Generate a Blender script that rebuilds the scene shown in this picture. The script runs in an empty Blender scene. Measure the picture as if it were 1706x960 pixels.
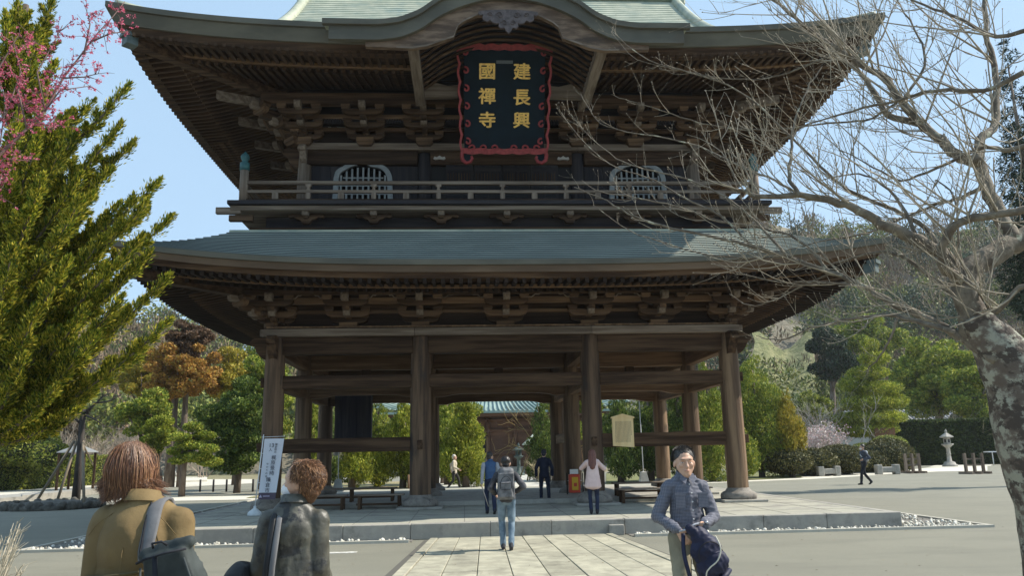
import bpy, bmesh, math, random
import numpy as np
from mathutils import Vector, Matrix, Euler, noise as mnoise
C = bpy.context; SC = C.scene; COL = SC.collection
rnd = random.Random(7); PI = math.pi
# ---------------- camera
cam_pos = np.array([-1.11, -20.71, 1.62]); yaw, pitch, roll, FPX = .0632, .2039, -.0197, 1330.
cf = np.array([math.sin(yaw)*math.cos(pitch), math.cos(yaw)*math.cos(pitch), math.sin(pitch)])
r0 = np.array([math.cos(yaw), -math.sin(yaw), 0]); u0 = np.cross(r0, cf)
cr = r0*math.cos(roll)+u0*math.sin(roll); cu = -r0*math.sin(roll)+u0*math.cos(roll)
cd = bpy.data.cameras.new('camera'); cam = bpy.data.objects.new('camera', cd); COL.objects.link(cam); SC.camera = cam
cd.sensor_width = 36; cd.lens = FPX/1706*36; cd.clip_end = 2000; cd.clip_start = .05
cam.matrix_world = Matrix(((cr[0],cu[0],-cf[0],cam_pos[0]),(cr[1],cu[1],-cf[1],cam_pos[1]),(cr[2],cu[2],-cf[2],cam_pos[2]),(0,0,0,1)))
def at(x, y, D):
    "a point of the place seen at photo pixel x,y whose distance along Y from the camera is D"
    d = cf+cr*(x-853)/FPX+cu*(480-y)/FPX
    return Vector(cam_pos+d*(D/d[1]))
# ---------------- light
SUN_AZ = math.radians(2.5)   # from +X towards +Y
SUN_EL = math.radians(45)
sd = Vector((math.cos(SUN_EL)*math.cos(SUN_AZ), math.cos(SUN_EL)*math.sin(SUN_AZ), math.sin(SUN_EL)))
w = bpy.data.worlds.new('World'); SC.world = w; w.use_nodes = True
nt = w.node_tree; bg = nt.nodes['Background']
sky = nt.nodes.new('ShaderNodeTexSky'); sky.sky_type = 'NISHITA'; sky.sun_disc = False
sky.sun_elevation = SUN_EL; sky.sun_rotation = PI/2-SUN_AZ; sky.altitude = 20; sky.air_density = 1.0; sky.dust_density = .9; sky.ozone_density = 1.3
hz = nt.nodes.new('ShaderNodeMix'); hz.data_type = 'RGBA'; hz.inputs[0].default_value = .55; hz.inputs['B'].default_value = (7.3, 10.7, 14.2, 1)
nt.links.new(sky.outputs[0], hz.inputs['A']); nt.links.new(hz.outputs['Result'], bg.inputs[0]); bg.inputs[1].default_value = .072
sl = bpy.data.lights.new('sun', 'SUN'); so = bpy.data.objects.new('sun', sl); COL.objects.link(so)
sl.energy = 5.0; sl.angle = math.radians(.53); sl.color = (1, .93, .82)
so.rotation_euler = sd.to_track_quat('Z', 'Y').to_euler()
SC.view_settings.view_transform = 'Standard'; SC.view_settings.look = 'None'; SC.view_settings.exposure = .5; SC.view_settings.gamma = 1
SC.render.engine = 'CYCLES'; SC.cycles.max_bounces = 6; SC.cycles.transparent_max_bounces = 8
# ---------------- helpers
WL = {}
def tag(o, label=None, cat=None, group=None, kind=None):
    if label: o['label'] = label
    if cat: o['category'] = cat
    if group: o['group'] = group
    if kind: o['kind'] = kind
    return o
def empty(name, loc=(0,0,0), rz=0, local=False):
    o = bpy.data.objects.new(name, None); COL.objects.link(o); o.location = loc; o.rotation_euler = (0,0,rz)
    o.empty_display_size = .2; WL[o] = Vector((0,0,0)) if local else Vector(loc); return o
def put(name, me, parent=None, loc=(0,0,0), rot=(0,0,0), sc=None):
    "link mesh data as an object; loc is in the parent's frame of reference (world for unrotated things)"
    o = bpy.data.objects.new(name, me); COL.objects.link(o)
    if parent: o.parent = parent
    base = WL.get(parent, Vector((0,0,0))) if parent else Vector((0,0,0))
    o.location = Vector(loc)-base; o.rotation_euler = rot
    if sc is not None: o.scale = sc
    WL[o] = Vector(loc); return o
def bev(o, wd=.01, seg=1):
    m = o.modifiers.new('bevel', 'BEVEL'); m.width = wd; m.segments = seg; m.limit_method = 'ANGLE'; m.angle_limit = .7; return o
def rotm(rx=0, ry=0, rz=0): return Euler((rx, ry, rz)).to_matrix()
class MB:
    def __init__(s): s.v = []; s.f = []; s.sm = []
    def add(s, vs, fs, smooth=False):
        n = len(s.v); s.v += [tuple(p) for p in vs]; s.f += [tuple(i+n for i in f) for f in fs]; s.sm += [smooth]*len(fs); return s
    def box(s, x0, x1, y0, y1, z0, z1, R=None, o=(0,0,0)):
        vs = [Vector((x,y,z)) for z in (z0,z1) for y in (y0,y1) for x in (x0,x1)]
        if R is not None: vs = [R@p+Vector(o) for p in vs]
        else: vs = [p+Vector(o) for p in vs]
        return s.add(vs, [(0,2,3,1),(4,5,7,6),(0,1,5,4),(2,6,7,3),(0,4,6,2),(1,3,7,5)])
    def hexa(s, vs): # 8 corners ordered like box
        return s.add(vs, [(0,2,3,1),(4,5,7,6),(0,1,5,4),(2,6,7,3),(0,4,6,2),(1,3,7,5)])
    def prism(s, pts, axis, a, b):
        "pts 2D ring; axis x: pts=(y,z); y: pts=(x,z); z: pts=(x,y)"
        mk = {'x': lambda p,t:(t,p[0],p[1]), 'y': lambda p,t:(p[0],t,p[1]), 'z': lambda p,t:(p[0],p[1],t)}[axis]
        n = len(pts); vs = [mk(p,a) for p in pts]+[mk(p,b) for p in pts]
        ar = sum(pts[i][0]*pts[(i+1)%n][1]-pts[(i+1)%n][0]*pts[i][1] for i in range(n))
        fs = [tuple(range(n)), tuple(reversed(range(n,2*n)))]+[(i, n+i, n+(i+1)%n, (i+1)%n) for i in range(n)]
        flip = (ar > 0) != (axis == 'y') if b > a else (ar > 0) == (axis == 'y')
        if flip: fs = [tuple(reversed(f)) for f in fs]
        return s.add(vs, fs)
    def strip(s, cur, lo, axis_pts):  # unused placeholder
        pass
    def tube(s, pts, rad, n=6, cap=True, smooth=True, flat=1.0):
        pts = [Vector(p) for p in pts]; m = len(pts)
        if not hasattr(rad, '__len__'): rad = [rad]*m
        up = Vector((0,0,1)); vs = []; pa = None
        for i, p in enumerate(pts):
            d = (pts[min(i+1,m-1)]-pts[max(i-1,0)])
            if d.length < 1e-9: d = Vector((0,0,1))
            d.normalize()
            if pa is None:
                a = d.cross(up)
                if a.length < .05: a = d.cross(Vector((0,1,0)))
            else:
                a = pa-d*pa.dot(d)
                if a.length < 1e-4: a = d.orthogonal()
            a.normalize(); pa = a; b = d.cross(a)
            for k in range(n):
                t = 2*PI*k/n; vs.append(p+(a*math.cos(t)+b*math.sin(t)*flat)*rad[i])
        fs = [(i*n+k, i*n+(k+1)%n, (i+1)*n+(k+1)%n, (i+1)*n+k) for i in range(m-1) for k in range(n)]
        if cap: fs += [tuple(reversed(range(n))), tuple(range((m-1)*n, m*n))]
        return s.add(vs, fs, smooth)
    def lathe(s, prof, c=(0,0,0), n=16, smooth=True, a0=0):
        vs = []; m = len(prof)
        for r, z in prof:
            for k in range(n):
                t = 2*PI*k/n+a0; vs.append((c[0]+r*math.cos(t), c[1]+r*math.sin(t), c[2]+z))
        fs = [(i*n+k, i*n+(k+1)%n, (i+1)*n+(k+1)%n, (i+1)*n+k) for i in range(m-1) for k in range(n)]
        fs += [tuple(reversed(range(n))), tuple(range((m-1)*n, m*n))]
        return s.add(vs, fs, smooth)
    def ball(s, c, r, nu=10, nv=7, R=None):
        if not hasattr(r, '__len__'): r = (r,r,r)
        vs = []
        for j in range(nv+1):
            ph = PI*j/nv
            for i in range(nu):
                th = 2*PI*i/nu; p = Vector((r[0]*math.sin(ph)*math.cos(th), r[1]*math.sin(ph)*math.sin(th), -r[2]*math.cos(ph)))
                if R is not None: p = R@p
                vs.append(p+Vector(c))
        fs = [(j*nu+i, j*nu+(i+1)%nu, (j+1)*nu+(i+1)%nu, (j+1)*nu+i) for j in range(nv) for i in range(nu)]
        return s.add(vs, fs, True)
    def mesh(s, name, mat):
        me = bpy.data.meshes.new(name); me.from_pydata(s.v, [], s.f); me.polygons.foreach_set('use_smooth', s.sm)
        if mat: me.materials.append(mat)
        me.update(); return me
    def build(s, name, mat, parent=None, loc=None, rot=(0,0,0)):
        "loc None: vertices are already in the parent's frame (world for unrotated things)"
        return put(name, s.mesh(name, mat), parent, (0,0,0) if loc is None else loc, rot)
def lerp(a, b, t): return a+(b-a)*t
def interp(xs, ys, x): return float(np.interp(x, xs, ys))
def smoothp(pts, k=4):
    out = []; n = len(pts)
    for i in range(n-1):
        p0, p1, p2, p3 = pts[max(i-1,0)], pts[i], pts[i+1], pts[min(i+2,n-1)]
        for j in range(k):
            u = j/k; out.append(.5*((2*p1)+(p2-p0)*u+(2*p0-5*p1+4*p2-p3)*u*u+(3*p1-p0-3*p2+p3)*u*u*u))
    out.append(pts[-1]); return out
# ---------------- materials
MATS = {}
def mat(name, col, rough=.7, metal=0., var=None, var_scale=3., stretch=(1,1,1), bump=0., bump_scale=20., detail=6, island=None, objvar=0., trans=0., spec=.5, coat=0, emit=None, extra=None, bstretch=None, wear=None, coord='Object'):
    """procedural material. col base; var second colour mixed by noise (stretched); wear=(colour, scale, lo, hi); island=list of (pos,colour) ramp by leaf"""
    if name in MATS: return MATS[name]
    m = bpy.data.materials.new(name); m.use_nodes = True; MATS[name] = m
    t = m.node_tree; N = t.nodes; L = t.links; b = N['Principled BSDF']
    b.inputs['Roughness'].default_value = rough; b.inputs['Metallic'].default_value = metal
    b.inputs['Specular IOR Level'].default_value = spec
    tc = N.new('ShaderNodeTexCoord').outputs[coord]
    def nz(scale, st=(1,1,1), det=5, ro=.6):
        mp = N.new('ShaderNodeMapping'); mp.inputs['Scale'].default_value = st; L.new(tc, mp.inputs[0])
        n = N.new('ShaderNodeTexNoise'); n.inputs['Scale'].default_value = scale; n.inputs['Detail'].default_value = det; n.inputs['Roughness'].default_value = ro
        L.new(mp.outputs[0], n.inputs['Vector']); return n.outputs['Fac']
    def mixc(fac, a, bb, mode='MIX'):
        x = N.new('ShaderNodeMix'); x.data_type = 'RGBA'; x.blend_type = mode
        for sock, val in ((x.inputs['Factor'], fac), (x.inputs['A'], a), (x.inputs['B'], bb)):
            if hasattr(val, 'links'): L.new(val, sock)
            elif isinstance(val, (int,float)): sock.default_value = val
            else: sock.default_value = (*val[:3], 1)
        return x.outputs['Result']
    def ramp(f, lo, hi):
        r = N.new('ShaderNodeMapRange'); r.interpolation_type = 'SMOOTHSTEP'; L.new(f, r.inputs[0]); r.inputs[1].default_value = lo; r.inputs[2].default_value = hi; return r.outputs[0]
    c = col
    if island:
        g = N.new('ShaderNodeNewGeometry'); r = N.new('ShaderNodeValToRGB'); L.new(g.outputs['Random Per Island'], r.inputs[0])
        e = r.color_ramp.elements
        while len(e) < len(island): e.new(.5)
        for i, (p, cc) in enumerate(island): e[i].position = p; e[i].color = (*cc, 1)
        c = r.outputs[0]
    if var: c = mixc(ramp(nz(var_scale, stretch, detail), .36, .66), c, var)
    if wear: c = mixc(ramp(nz(wear[1], wear[4] if len(wear) > 4 else (1,1,1), 8, .65), wear[2], wear[3]), c, wear[0])
    if objvar:
        oi = N.new('ShaderNodeObjectInfo'); mr = N.new('ShaderNodeMapRange'); L.new(oi.outputs['Random'], mr.inputs[0]); mr.inputs[3].default_value = 1-objvar; mr.inputs[4].default_value = 1+objvar
        cx = N.new('ShaderNodeCombineXYZ')
        for i in range(3): L.new(mr.outputs[0], cx.inputs[i])
        c = mixc(1., c, cx.outputs[0], 'MULTIPLY')
    if extra: c = extra(N, L, c, nz, mixc, ramp, tc)
    if hasattr(c, 'links'): L.new(c, b.inputs['Base Color'])
    else: b.inputs['Base Color'].default_value = (*c[:3], 1)
    if bump:
        bn = N.new('ShaderNodeBump'); bn.inputs['Strength'].default_value = 1; bn.inputs['Distance'].default_value = bump
        L.new(nz(bump_scale, bstretch or stretch, 6), bn.inputs['Height']); L.new(bn.outputs[0], b.inputs['Normal'])
    if trans:
        tr = N.new('ShaderNodeBsdfTranslucent'); mx = N.new('ShaderNodeMixShader'); mx.inputs[0].default_value = trans
        if hasattr(c, 'links'): L.new(c, tr.inputs[0])
        else: tr.inputs[0].default_value = (*c[:3], 1)
        L.new(b.outputs[0], mx.inputs[1]); L.new(tr.outputs[0], mx.inputs[2]); L.new(mx.outputs[0], N['Material Output'].inputs[0])
    if emit: b.inputs['Emission Color'].default_value = (*emit[0],1); b.inputs['Emission Strength'].default_value = emit[1]
    return m
ST = {'x': (.06,1,1), 'y': (1,.06,1), 'z': (1,1,.06)}
WD = {}
for ax in 'xyz':
    st = ST[ax]
    WD['dark'+ax] = mat('weathered_timber_'+ax, (.032,.017,.009), .8, var=(.098,.058,.032), var_scale=9, stretch=st, bump=.006, bump_scale=26, objvar=.22, wear=((.17,.125,.085), 5, .6, .82, st), spec=.2)
    WD['warm'+ax] = mat('warm_timber_'+ax, (.105,.060,.031), .75, var=(.21,.13,.072), var_scale=9, stretch=st, bump=.005, bump_scale=26, objvar=.25, wear=((.075,.05,.033), 3, .56, .75, st), spec=.3)
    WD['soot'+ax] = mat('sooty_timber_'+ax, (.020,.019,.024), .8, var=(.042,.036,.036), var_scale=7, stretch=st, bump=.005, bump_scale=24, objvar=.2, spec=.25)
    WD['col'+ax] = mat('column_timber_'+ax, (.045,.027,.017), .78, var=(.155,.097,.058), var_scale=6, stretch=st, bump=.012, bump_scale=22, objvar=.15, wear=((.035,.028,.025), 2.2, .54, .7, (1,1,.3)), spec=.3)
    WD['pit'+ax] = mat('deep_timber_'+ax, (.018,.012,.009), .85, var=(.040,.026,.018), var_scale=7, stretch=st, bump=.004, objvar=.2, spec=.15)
    WD['rail'+ax] = mat('grey_rail_timber_'+ax, (.12,.088,.064), .8, var=(.24,.19,.145), var_scale=9, stretch=st, bump=.004, bump_scale=30, objvar=.15, spec=.3)
COPPER = mat('verdigris_copper', (.31,.335,.255), .55, .0, var=(.42,.43,.33), var_scale=2.2, stretch=(1,1,1), bump=.004, bump_scale=40, wear=((.22,.28,.24), 1.4, .5, .7), spec=.5)
def _lowroof(N, L, c, nz, mixc, ramp, tc):
    # two bright verdigris spots with a run-off, as on the lower roof
    for (px, py, rx) in ((1.62,-2.3,.45), (-2.2,-2.2,.2)):
        v = N.new('ShaderNodeMapping'); v.inputs['Location'].default_value = (-px/rx, -(py-3.9)/.5, 0); v.inputs['Scale'].default_value = (1/rx, 1/.5, 0); L.new(tc, v.inputs[0])
        g = N.new('ShaderNodeTexGradient'); g.gradient_type = 'SPHERICAL'; L.new(v.outputs[0], g.inputs[0])
        m = N.new('ShaderNodeMath'); m.operation = 'MULTIPLY'; L.new(g.outputs['Fac'], m.inputs[0]); L.new(ramp(nz(9,(1,.3,1)), .3, .65), m.inputs[1])
        c = mixc(m.outputs[0], c, (.16,.55,.55))
    return c
COPPER2 = mat('grey_green_copper', (.27,.305,.265), .6, .0, var=(.36,.40,.345), var_scale=1.5, stretch=(.5,1,1), bump=.003, bump_scale=40, wear=((.22,.26,.22), 2.5, .6, .8, (.3,1,1)), extra=_lowroof)
FASCIA = mat('eave_copper', (.085,.080,.062), .65, .0, var=(.13,.12,.09), spec=.25, var_scale=1.5, stretch=(.4,1,1), bump=.002, wear=((.09,.07,.05), 2, .55, .75, (.3,1,1)))
CAPCU = mat('teal_copper', (.025,.09,.10), .6, var=(.035,.14,.14), var_scale=8)
SHOECU = mat('dull_copper', (.06,.085,.085), .6, var=(.10,.13,.12), var_scale=8)
RISER_SHADE = mat('roof_riser_shade', (.07,.085,.08), .8)  # dark risers: gap shadow between roof courses put into the colour
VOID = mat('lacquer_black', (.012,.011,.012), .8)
STONE = mat('platform_stone', (.30,.285,.25), .85, var=(.36,.34,.29), var_scale=5, bump=.004, bump_scale=60, objvar=.1, wear=((.2,.19,.165), 3, .5, .72))
SLAB = mat('path_slab', (.31,.293,.222), .85, var=(.41,.388,.29), var_scale=4, bump=.004, bump_scale=80, objvar=.13, wear=((.24,.225,.17), 2.2, .48, .68))
PLAT = mat('platform_top', (.33,.32,.26), .85, var=(.40,.385,.305), var_scale=2.5, bump=.004, bump_scale=40, wear=((.25,.235,.205), 1.3, .48, .7))
BASEST = mat('column_base_stone', (.17,.15,.125), .75, var=(.26,.235,.20), var_scale=8, bump=.008, bump_scale=25, wear=((.09,.08,.07), 4, .5, .65))
WD['colwarm'] = mat('column_timber_warm', (.085,.052,.031), .75, var=(.22,.145,.085), var_scale=6, stretch=ST['z'], bump=.012, bump_scale=22, objvar=.15, wear=((.05,.035,.025), 2.2, .56, .7, (1,1,.3)), spec=.3)  # lighter column copy: fresher wood, with warm sunlight put into the colour
for ax in 'xyz': WD['brk'+ax] = mat('bracket_timber_'+ax, (.070,.040,.021), .78, var=(.165,.10,.055), var_scale=9, stretch=ST[ax], bump=.005, bump_scale=26, objvar=.35, wear=((.045,.03,.022), 3, .5, .72, ST[ax]), spec=.25)
ASPH = mat('asphalt', (.212,.206,.162), .9, var=(.25,.243,.19), var_scale=.35, bump=.006, bump_scale=220, wear=((.178,.173,.138), .8, .44, .72, (.5,1.6,1)), detail=8, extra=lambda N,L,c,nz,mixc,ramp,tc: mixc(ramp(nz(260,(1,1,1),2), .42, .62), c, (.18,.173,.132)))
PAVE = mat('pale_pavement', (.55,.52,.43), .9, var=(.62,.585,.49), var_scale=1.0, bump=.003, bump_scale=60)
# ================= SETTING: ground, road, platform, path =================
def sheet(name, x0, x1, y0, y1, z, m, nx=1, ny=1, zf=None):
    vs = [(lerp(x0,x1,i/nx), lerp(y0,y1,j/ny), 0) for j in range(ny+1) for i in range(nx+1)]
    vs = [(x,y,(zf(x,y) if zf else z)) for x,y,_ in vs]
    fs = [(j*(nx+1)+i, j*(nx+1)+i+1, (j+1)*(nx+1)+i+1, (j+1)*(nx+1)+i) for j in range(ny) for i in range(nx)]
    b = MB(); b.add(vs, fs); return tag(b.build(name, m), kind='structure')
SOIL = mat('dry_soil', (.20,.16,.10), .95, var=(.16,.17,.07), var_scale=.6, bump=.02, bump_scale=8, wear=((.30,.26,.17), .9, .5, .7))
GRASSM = mat('lawn_ground', (.11,.13,.04), .95, var=(.20,.19,.075), var_scale=1.6, bump=.02, bump_scale=30)
tag(sheet('ground', -900, 900, -60, 1500, -.012, SOIL), kind='structure')
sheet('road', -22, 60, -40, 13.3, 0, ASPH)
sheet('left_road', -60, -22.01, -40, 16, 0, ASPH)
def gp(x, y, z=0.):
    d = cf+cr*(x-853)/FPX+cu*(480-y)/FPX
    return Vector(cam_pos+d*((z-cam_pos[2])/d[2]))
def ground_poly(name, near, far, z, m, th=0):
    b = MB(); a = [gp(x,y,0) for x,y in near]; c_ = [gp(x,y,0) for x,y in far]; n = len(a)
    if th: 
        for i in range(n-1): b.hexa([(a[i].x,a[i].y,-.02),(a[i+1].x,a[i+1].y,-.02),(c_[i].x,c_[i].y,-.02),(c_[i+1].x,c_[i+1].y,-.02),(a[i].x,a[i].y,z),(a[i+1].x,a[i+1].y,z),(c_[i].x,c_[i].y,z),(c_[i+1].x,c_[i+1].y,z)])
    else: b.add([(p.x,p.y,z) for p in a+c_], [(i,i+1,n+i+1,n+i) for i in range(n-1)])
    return tag(b.build(name, m), kind='structure')
sheet('court', -60, 90, 13.301, 44, -.003, ASPH)
ground_poly('pavement', [(1130,808),(1250,803),(1350,799),(1500,790),(1560,786.5),(1645,785)], [(1130,801),(1250,797),(1345,793.5),(1500,785),(1545,780),(1645,777)], .004, PAVE)
ground_poly('side_path', [(1545,779.5),(1600,779),(1650,777)], [(1600,764),(1640,762),(1680,761)], .008, PAVE)
GRV = mat('pale_gravel', (.50,.47,.39), .95, var=(.58,.55,.46), var_scale=3, bump=.01, bump_scale=40)
ground_poly('gravel_yard', [(-400,858),(0,833),(180,819),(420,806)], [(-400,822),(0,809),(180,800),(420,799)], .006, GRV)
ground_poly('left_pavement', [(60,842),(270,836),(436,833)], [(60,836),(270,829),(436,827)], .010, PAVE)
ground_poly('low_kerb_wall', [(-300,856),(0,840),(36,837)], [(-300,850),(0,834),(36,831)], .22, STONE, 1)
ground_poly('low_kerb_wall', [(36,837),(176,822)], [(36,833),(176,819)], .26, STONE, 1)
ground_poly('stone_step', [(256,806),(345,803)], [(256,798),(345,797)], .12, GRV, 1)
# central approach beyond the gate
sheet('approach_path', -3.2, 3.4, 12.5, 60, .03, mat('approach_stone', (.46,.44,.38), .88, var=(.54,.515,.44), var_scale=1.3, bump=.003, extra=lambda N,L,c,nz,mixc,ramp,tc: c))
ground_poly('lawn', [(1010,808),(1200,803),(1335,797)], [(1010,790),(1200,787),(1340,788)], .03, GRASSM); sheet('garden_soil', -10, -3.4, 13.5, 30, .03, mat('leaf_litter', (.30,.22,.13), .95, var=(.16,.19,.06), var_scale=1.1, bump=.03, bump_scale=14, wear=((.45,.36,.22), 3,.52,.7)))
# --- platform
plat = empty('stone_platform', (0,3.9,0)); plat['kind'] = 'structure'
MB().box(-7.48,7.48,-4.28,12.1,0,.296).build('platform_top', PLAT, plat)
xs = -7.7; k = 0
while xs < 7.68:
    L_ = [1.45,1.1,1.7,1.3,1.55,1.2][k%6]; x1 = min(xs+L_, 7.7)
    if 7.7-x1 < .4: x1 = 7.7
    if not (xs > -2.2 and x1 < 2.2 and False):
        bev(MB().box(xs+.003,x1-.003,-4.5,-4.285,0,.30+.003*((k*7)%3)).build('edge_stone', STONE, plat), .012)
    xs = x1; k += 1
for sx in (-1,1):
    ys = -4.28; k = 0
    while ys < 12.1:
        y1 = min(ys+1.5, 12.1); a, c_ = sorted((sx*7.483, sx*7.7))
        bev(MB().box(a,c_,ys+.003,y1-.003,0,.30).build('edge_stone', STONE, plat), .012); ys = y1
# raised inner floor between the columns and joints of the paving
bev(MB().box(-5.3,5.3,.72,7.1,.296,.42).build('inner_floor', STONE, plat), .015)
jm = mat('joint_dark', (.17,.16,.14), .9)
bm_ = MB()
for x in np.arange(-6.6, 7.3, 1.1): bm_.box(x-.006,x+.006,-4.27,.6,.2965,.2995)
for y in np.arange(-3.2, .7, 1.15): bm_.box(-7.4,7.4,y-.006,y+.006,.2965,.2992)
tag(bm_.build('paving_joint', jm, plat), kind='stuff')
# central ramp step in front of the platform (path meets the edge)
bev(MB().box(1.72,2.02,-4.62,-4.502,0,.20).build('threshold_stone', STONE, plat), .01)
# --- kerb frame with white pebble gutter
KERB = mat('kerb_concrete', (.46,.44,.37), .88, var=(.40,.38,.32), var_scale=3, bump=.003)
kf = tag(MB().box(-9.3,-2.15,-4.98,-4.88,-.03,.05).box(2.15,9.3,-4.98,-4.88,-.03,.05).box(9.2,9.3,-4.88,12.6,-.03,.05).box(-9.3,-9.2,-4.88,12.6,-.03,.05).build('gutter_kerb', KERB), kind='structure')
tag(MB().box(-9.2,-2.1,-4.88,-4.5,-.03,.012).box(2.1,9.2,-4.88,-4.5,-.03,.012).box(7.7,9.2,-4.5,12.6,-.03,.012).box(-9.2,-7.7,-4.5,12.6,-.03,.012).build('gutter_bed', mat('gutter_bed', (.16,.15,.13), .95)), kind='structure')
pb = MB(); rr = random.Random(3)
def pebble(x, y, s):
    R = rotm(rr.uniform(0,6), rr.uniform(0,6), rr.uniform(0,6))
    pb.ball((x,y,.012+s*.35), (s, s*rr.uniform(.6,.9), s*rr.uniform(.45,.7)), 6, 4, R)
for i in range(1100):
    u = rr.random()
    if u < .38:
        x = rr.choice((-1,1))*rr.uniform(2.2,9.15); y = rr.uniform(-4.86,-4.53)
    else:
        y = -4.5+rr.random()**2*14; x = rr.uniform(7.75,9.15)*(1 if rr.random() < .7 else -1)
    pebble(x, y, rr.uniform(.022,.05)*(1.25 if rr.random() < .15 else 1))
tag(pb.build('white_pebbles', mat('pebble_white', (.6,.58,.5), .7, island=[(0,(.25,.23,.19)),(.4,(.5,.48,.40)),(1,(.70,.68,.60))])), 'white pebbles filling the gutter round the stone platform', 'pebbles', kind='stuff')
# --- stone path in front: 8 strips of slabs between border stones
path = empty('stone_path', (0,-12,0)); path['kind'] = 'structure'
def hw(y): return 1.76+.066*(-4.73-y)     # the path widens slightly away from the gate
def pslab(u0, u1, y0, y1, z, name, m, bv=.006, g=.005):
    X = lambda u, y: u*hw(y); q = [(X(u0,y0)+g,y0+.004),(X(u1,y0)-g,y0+.004),(X(u0,y1)+g,y1-.004),(X(u1,y1)-g,y1-.004)]
    o = MB().hexa([(x,y,0) for x,y in q]+[(x,y,z) for x,y in q]).build(name, m, path)
    return bev(o, bv) if bv else o
pslab(-1.07,1.07,-30,-4.72,.012,'path_bed',mat('joint_soil', (.10,.095,.08), .95),0)
n = 8; rs = random.Random(11)
for i in range(n):
    top = -4.735
    while top > -21.5:
        ln = rs.uniform(.85,1.35) if top < -4.8 else rs.uniform(.5,1.3)
        y0 = top-ln; pslab(-.91+1.82*i/n, -.91+1.82*(i+1)/n, y0, top, .05+rs.uniform(-.004,.004), 'slab', SLAB); top = y0
for sx in (-1,1):
    top = -4.735
    while top > -21.5:
        y0 = top-rs.uniform(1.0,1.6); pslab(*sorted((sx*.915,sx*1.0)), y0, top, .056, 'border_stone', SLAB, .008); top = y0
tag(MB().box(-3.45,-2.95,-6.35,-6.18,0,.006).build('painted_mark', mat('worn_white_paint', (.7,.69,.64), .7, var=(.4,.38,.33), var_scale=12)), 'small worn white rectangle painted on the asphalt left of the path', 'road mark')
dl = MB(); rd = random.Random(44)
for i in range(420):
    x = rd.uniform(-9,10); y = rd.uniform(-13,-4.9); sz = rd.uniform(.008,.022); a = rd.uniform(0,6.3); z = .062 if abs(x) < 2.05 else .006
    ca, sa = math.cos(a)*sz, math.sin(a)*sz; dl.add([(x-ca,y-sa,z),(x+sa*.5,y-ca*.5,z+sz*.35),(x+ca,y+sa,z+.002),(x-sa*.5,y+ca*.5,z+sz*.2)],[(0,1,2,3)])
tag(dl.build('fallen_leaves', mat('dead_leaf',(.16,.10,.05),.9,island=[(0,(.07,.05,.03)),(.5,(.20,.13,.06)),(1,(.34,.27,.15))])), 'scattered small dry leaves and grit on the asphalt and slabs', 'leaves', kind='stuff')
# ================= GATE =================
YC = 3.9; CA, CB = 5.91, 2.2
G = empty('temple_gate', (0,YC,.3))
tag(G, 'huge two storied dark wooden temple gate with green copper roofs on a stone platform', 'gate')
CX = (-CA,-CB,CB,CA); CY = (0.,3.9,7.8)
# columns
rc = random.Random(5)
for Y in CY:
    for X in CX:
        r = .262 if Y == 0 else .25; n = 20; b = MB(); prof = []
        zz = [.6,1.2,2.0,2.8,3.6,4.3,4.80]; rad = [r*1.0,r*1.01,r*1.0,r*.985,r*.97,r*.93,r*.84]
        ws = [rc.uniform(-.006,.006) for _ in range(n)]
        vs = []
        for z, q in zip(zz, rad):
            for k in range(n):
                t = 2*PI*k/n; vs.append((X+(q+ws[k])*math.cos(t), Y+(q+ws[k])*math.sin(t), z))
        fs = [(i*n+k, i*n+(k+1)%n, (i+1)*n+(k+1)%n, (i+1)*n+k) for i in range(len(zz)-1) for k in range(n)]+[tuple(range(6*n,7*n))]
        b.add(vs, fs, True); cobj = b.build('column', WD['colz' if Y == 0 and X < 5 else 'colwarm'], G)
        lift = 0 if Y == 0 else 0
        MB().lathe([(.44,.355),(.455,.42),(.44,.49),(.40,.53),(.33,.56),(.285,.62),(.27,.64)], (X,Y,0), 20).build('column_base', BASEST, cobj)
        bev(MB().box(X-.56,X+.56,Y-.56,Y+.56,.297,.36).build('plinth', STONE, cobj), .012)
# beams across X
def beam(x0,x1,y,z0,z1,th=.3,m='darkx',name='beam',par=None):
    return bev(MB().box(x0,x1,y-th/2,y+th/2,z0,z1).build(name, WD[m], par or G), .012)
def beamy(x,y0,y1,z0,z1,th=.26,m='darky',name='tie_beam'):
    return bev(MB().box(x-th/2,x+th/2,y0,y1,z0,z1).build(name, WD[m], G), .012)
def archbeam(x0,x1,y,z0,z1,th,m='darkx'):
    # underside hollowed between carved shoulders
    xm = (x1-x0); p = [(x0,z1),(x0,z0-.0)]
    for t in np.linspace(.0,1,15):
        e = min(t,1-t)*xm; h = .09*min(1,max(0,(e-.35)/.35))
        h = .09*(3*(h/.09)**2-2*(h/.09)**3)
        p.append((lerp(x0,x1,t), z0+h))
    p += [(x1,z0),(x1,z1)]
    return MB().prism(p,'y',y-th/2,y+th/2).build('arched_beam', WD[m], G)
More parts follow.
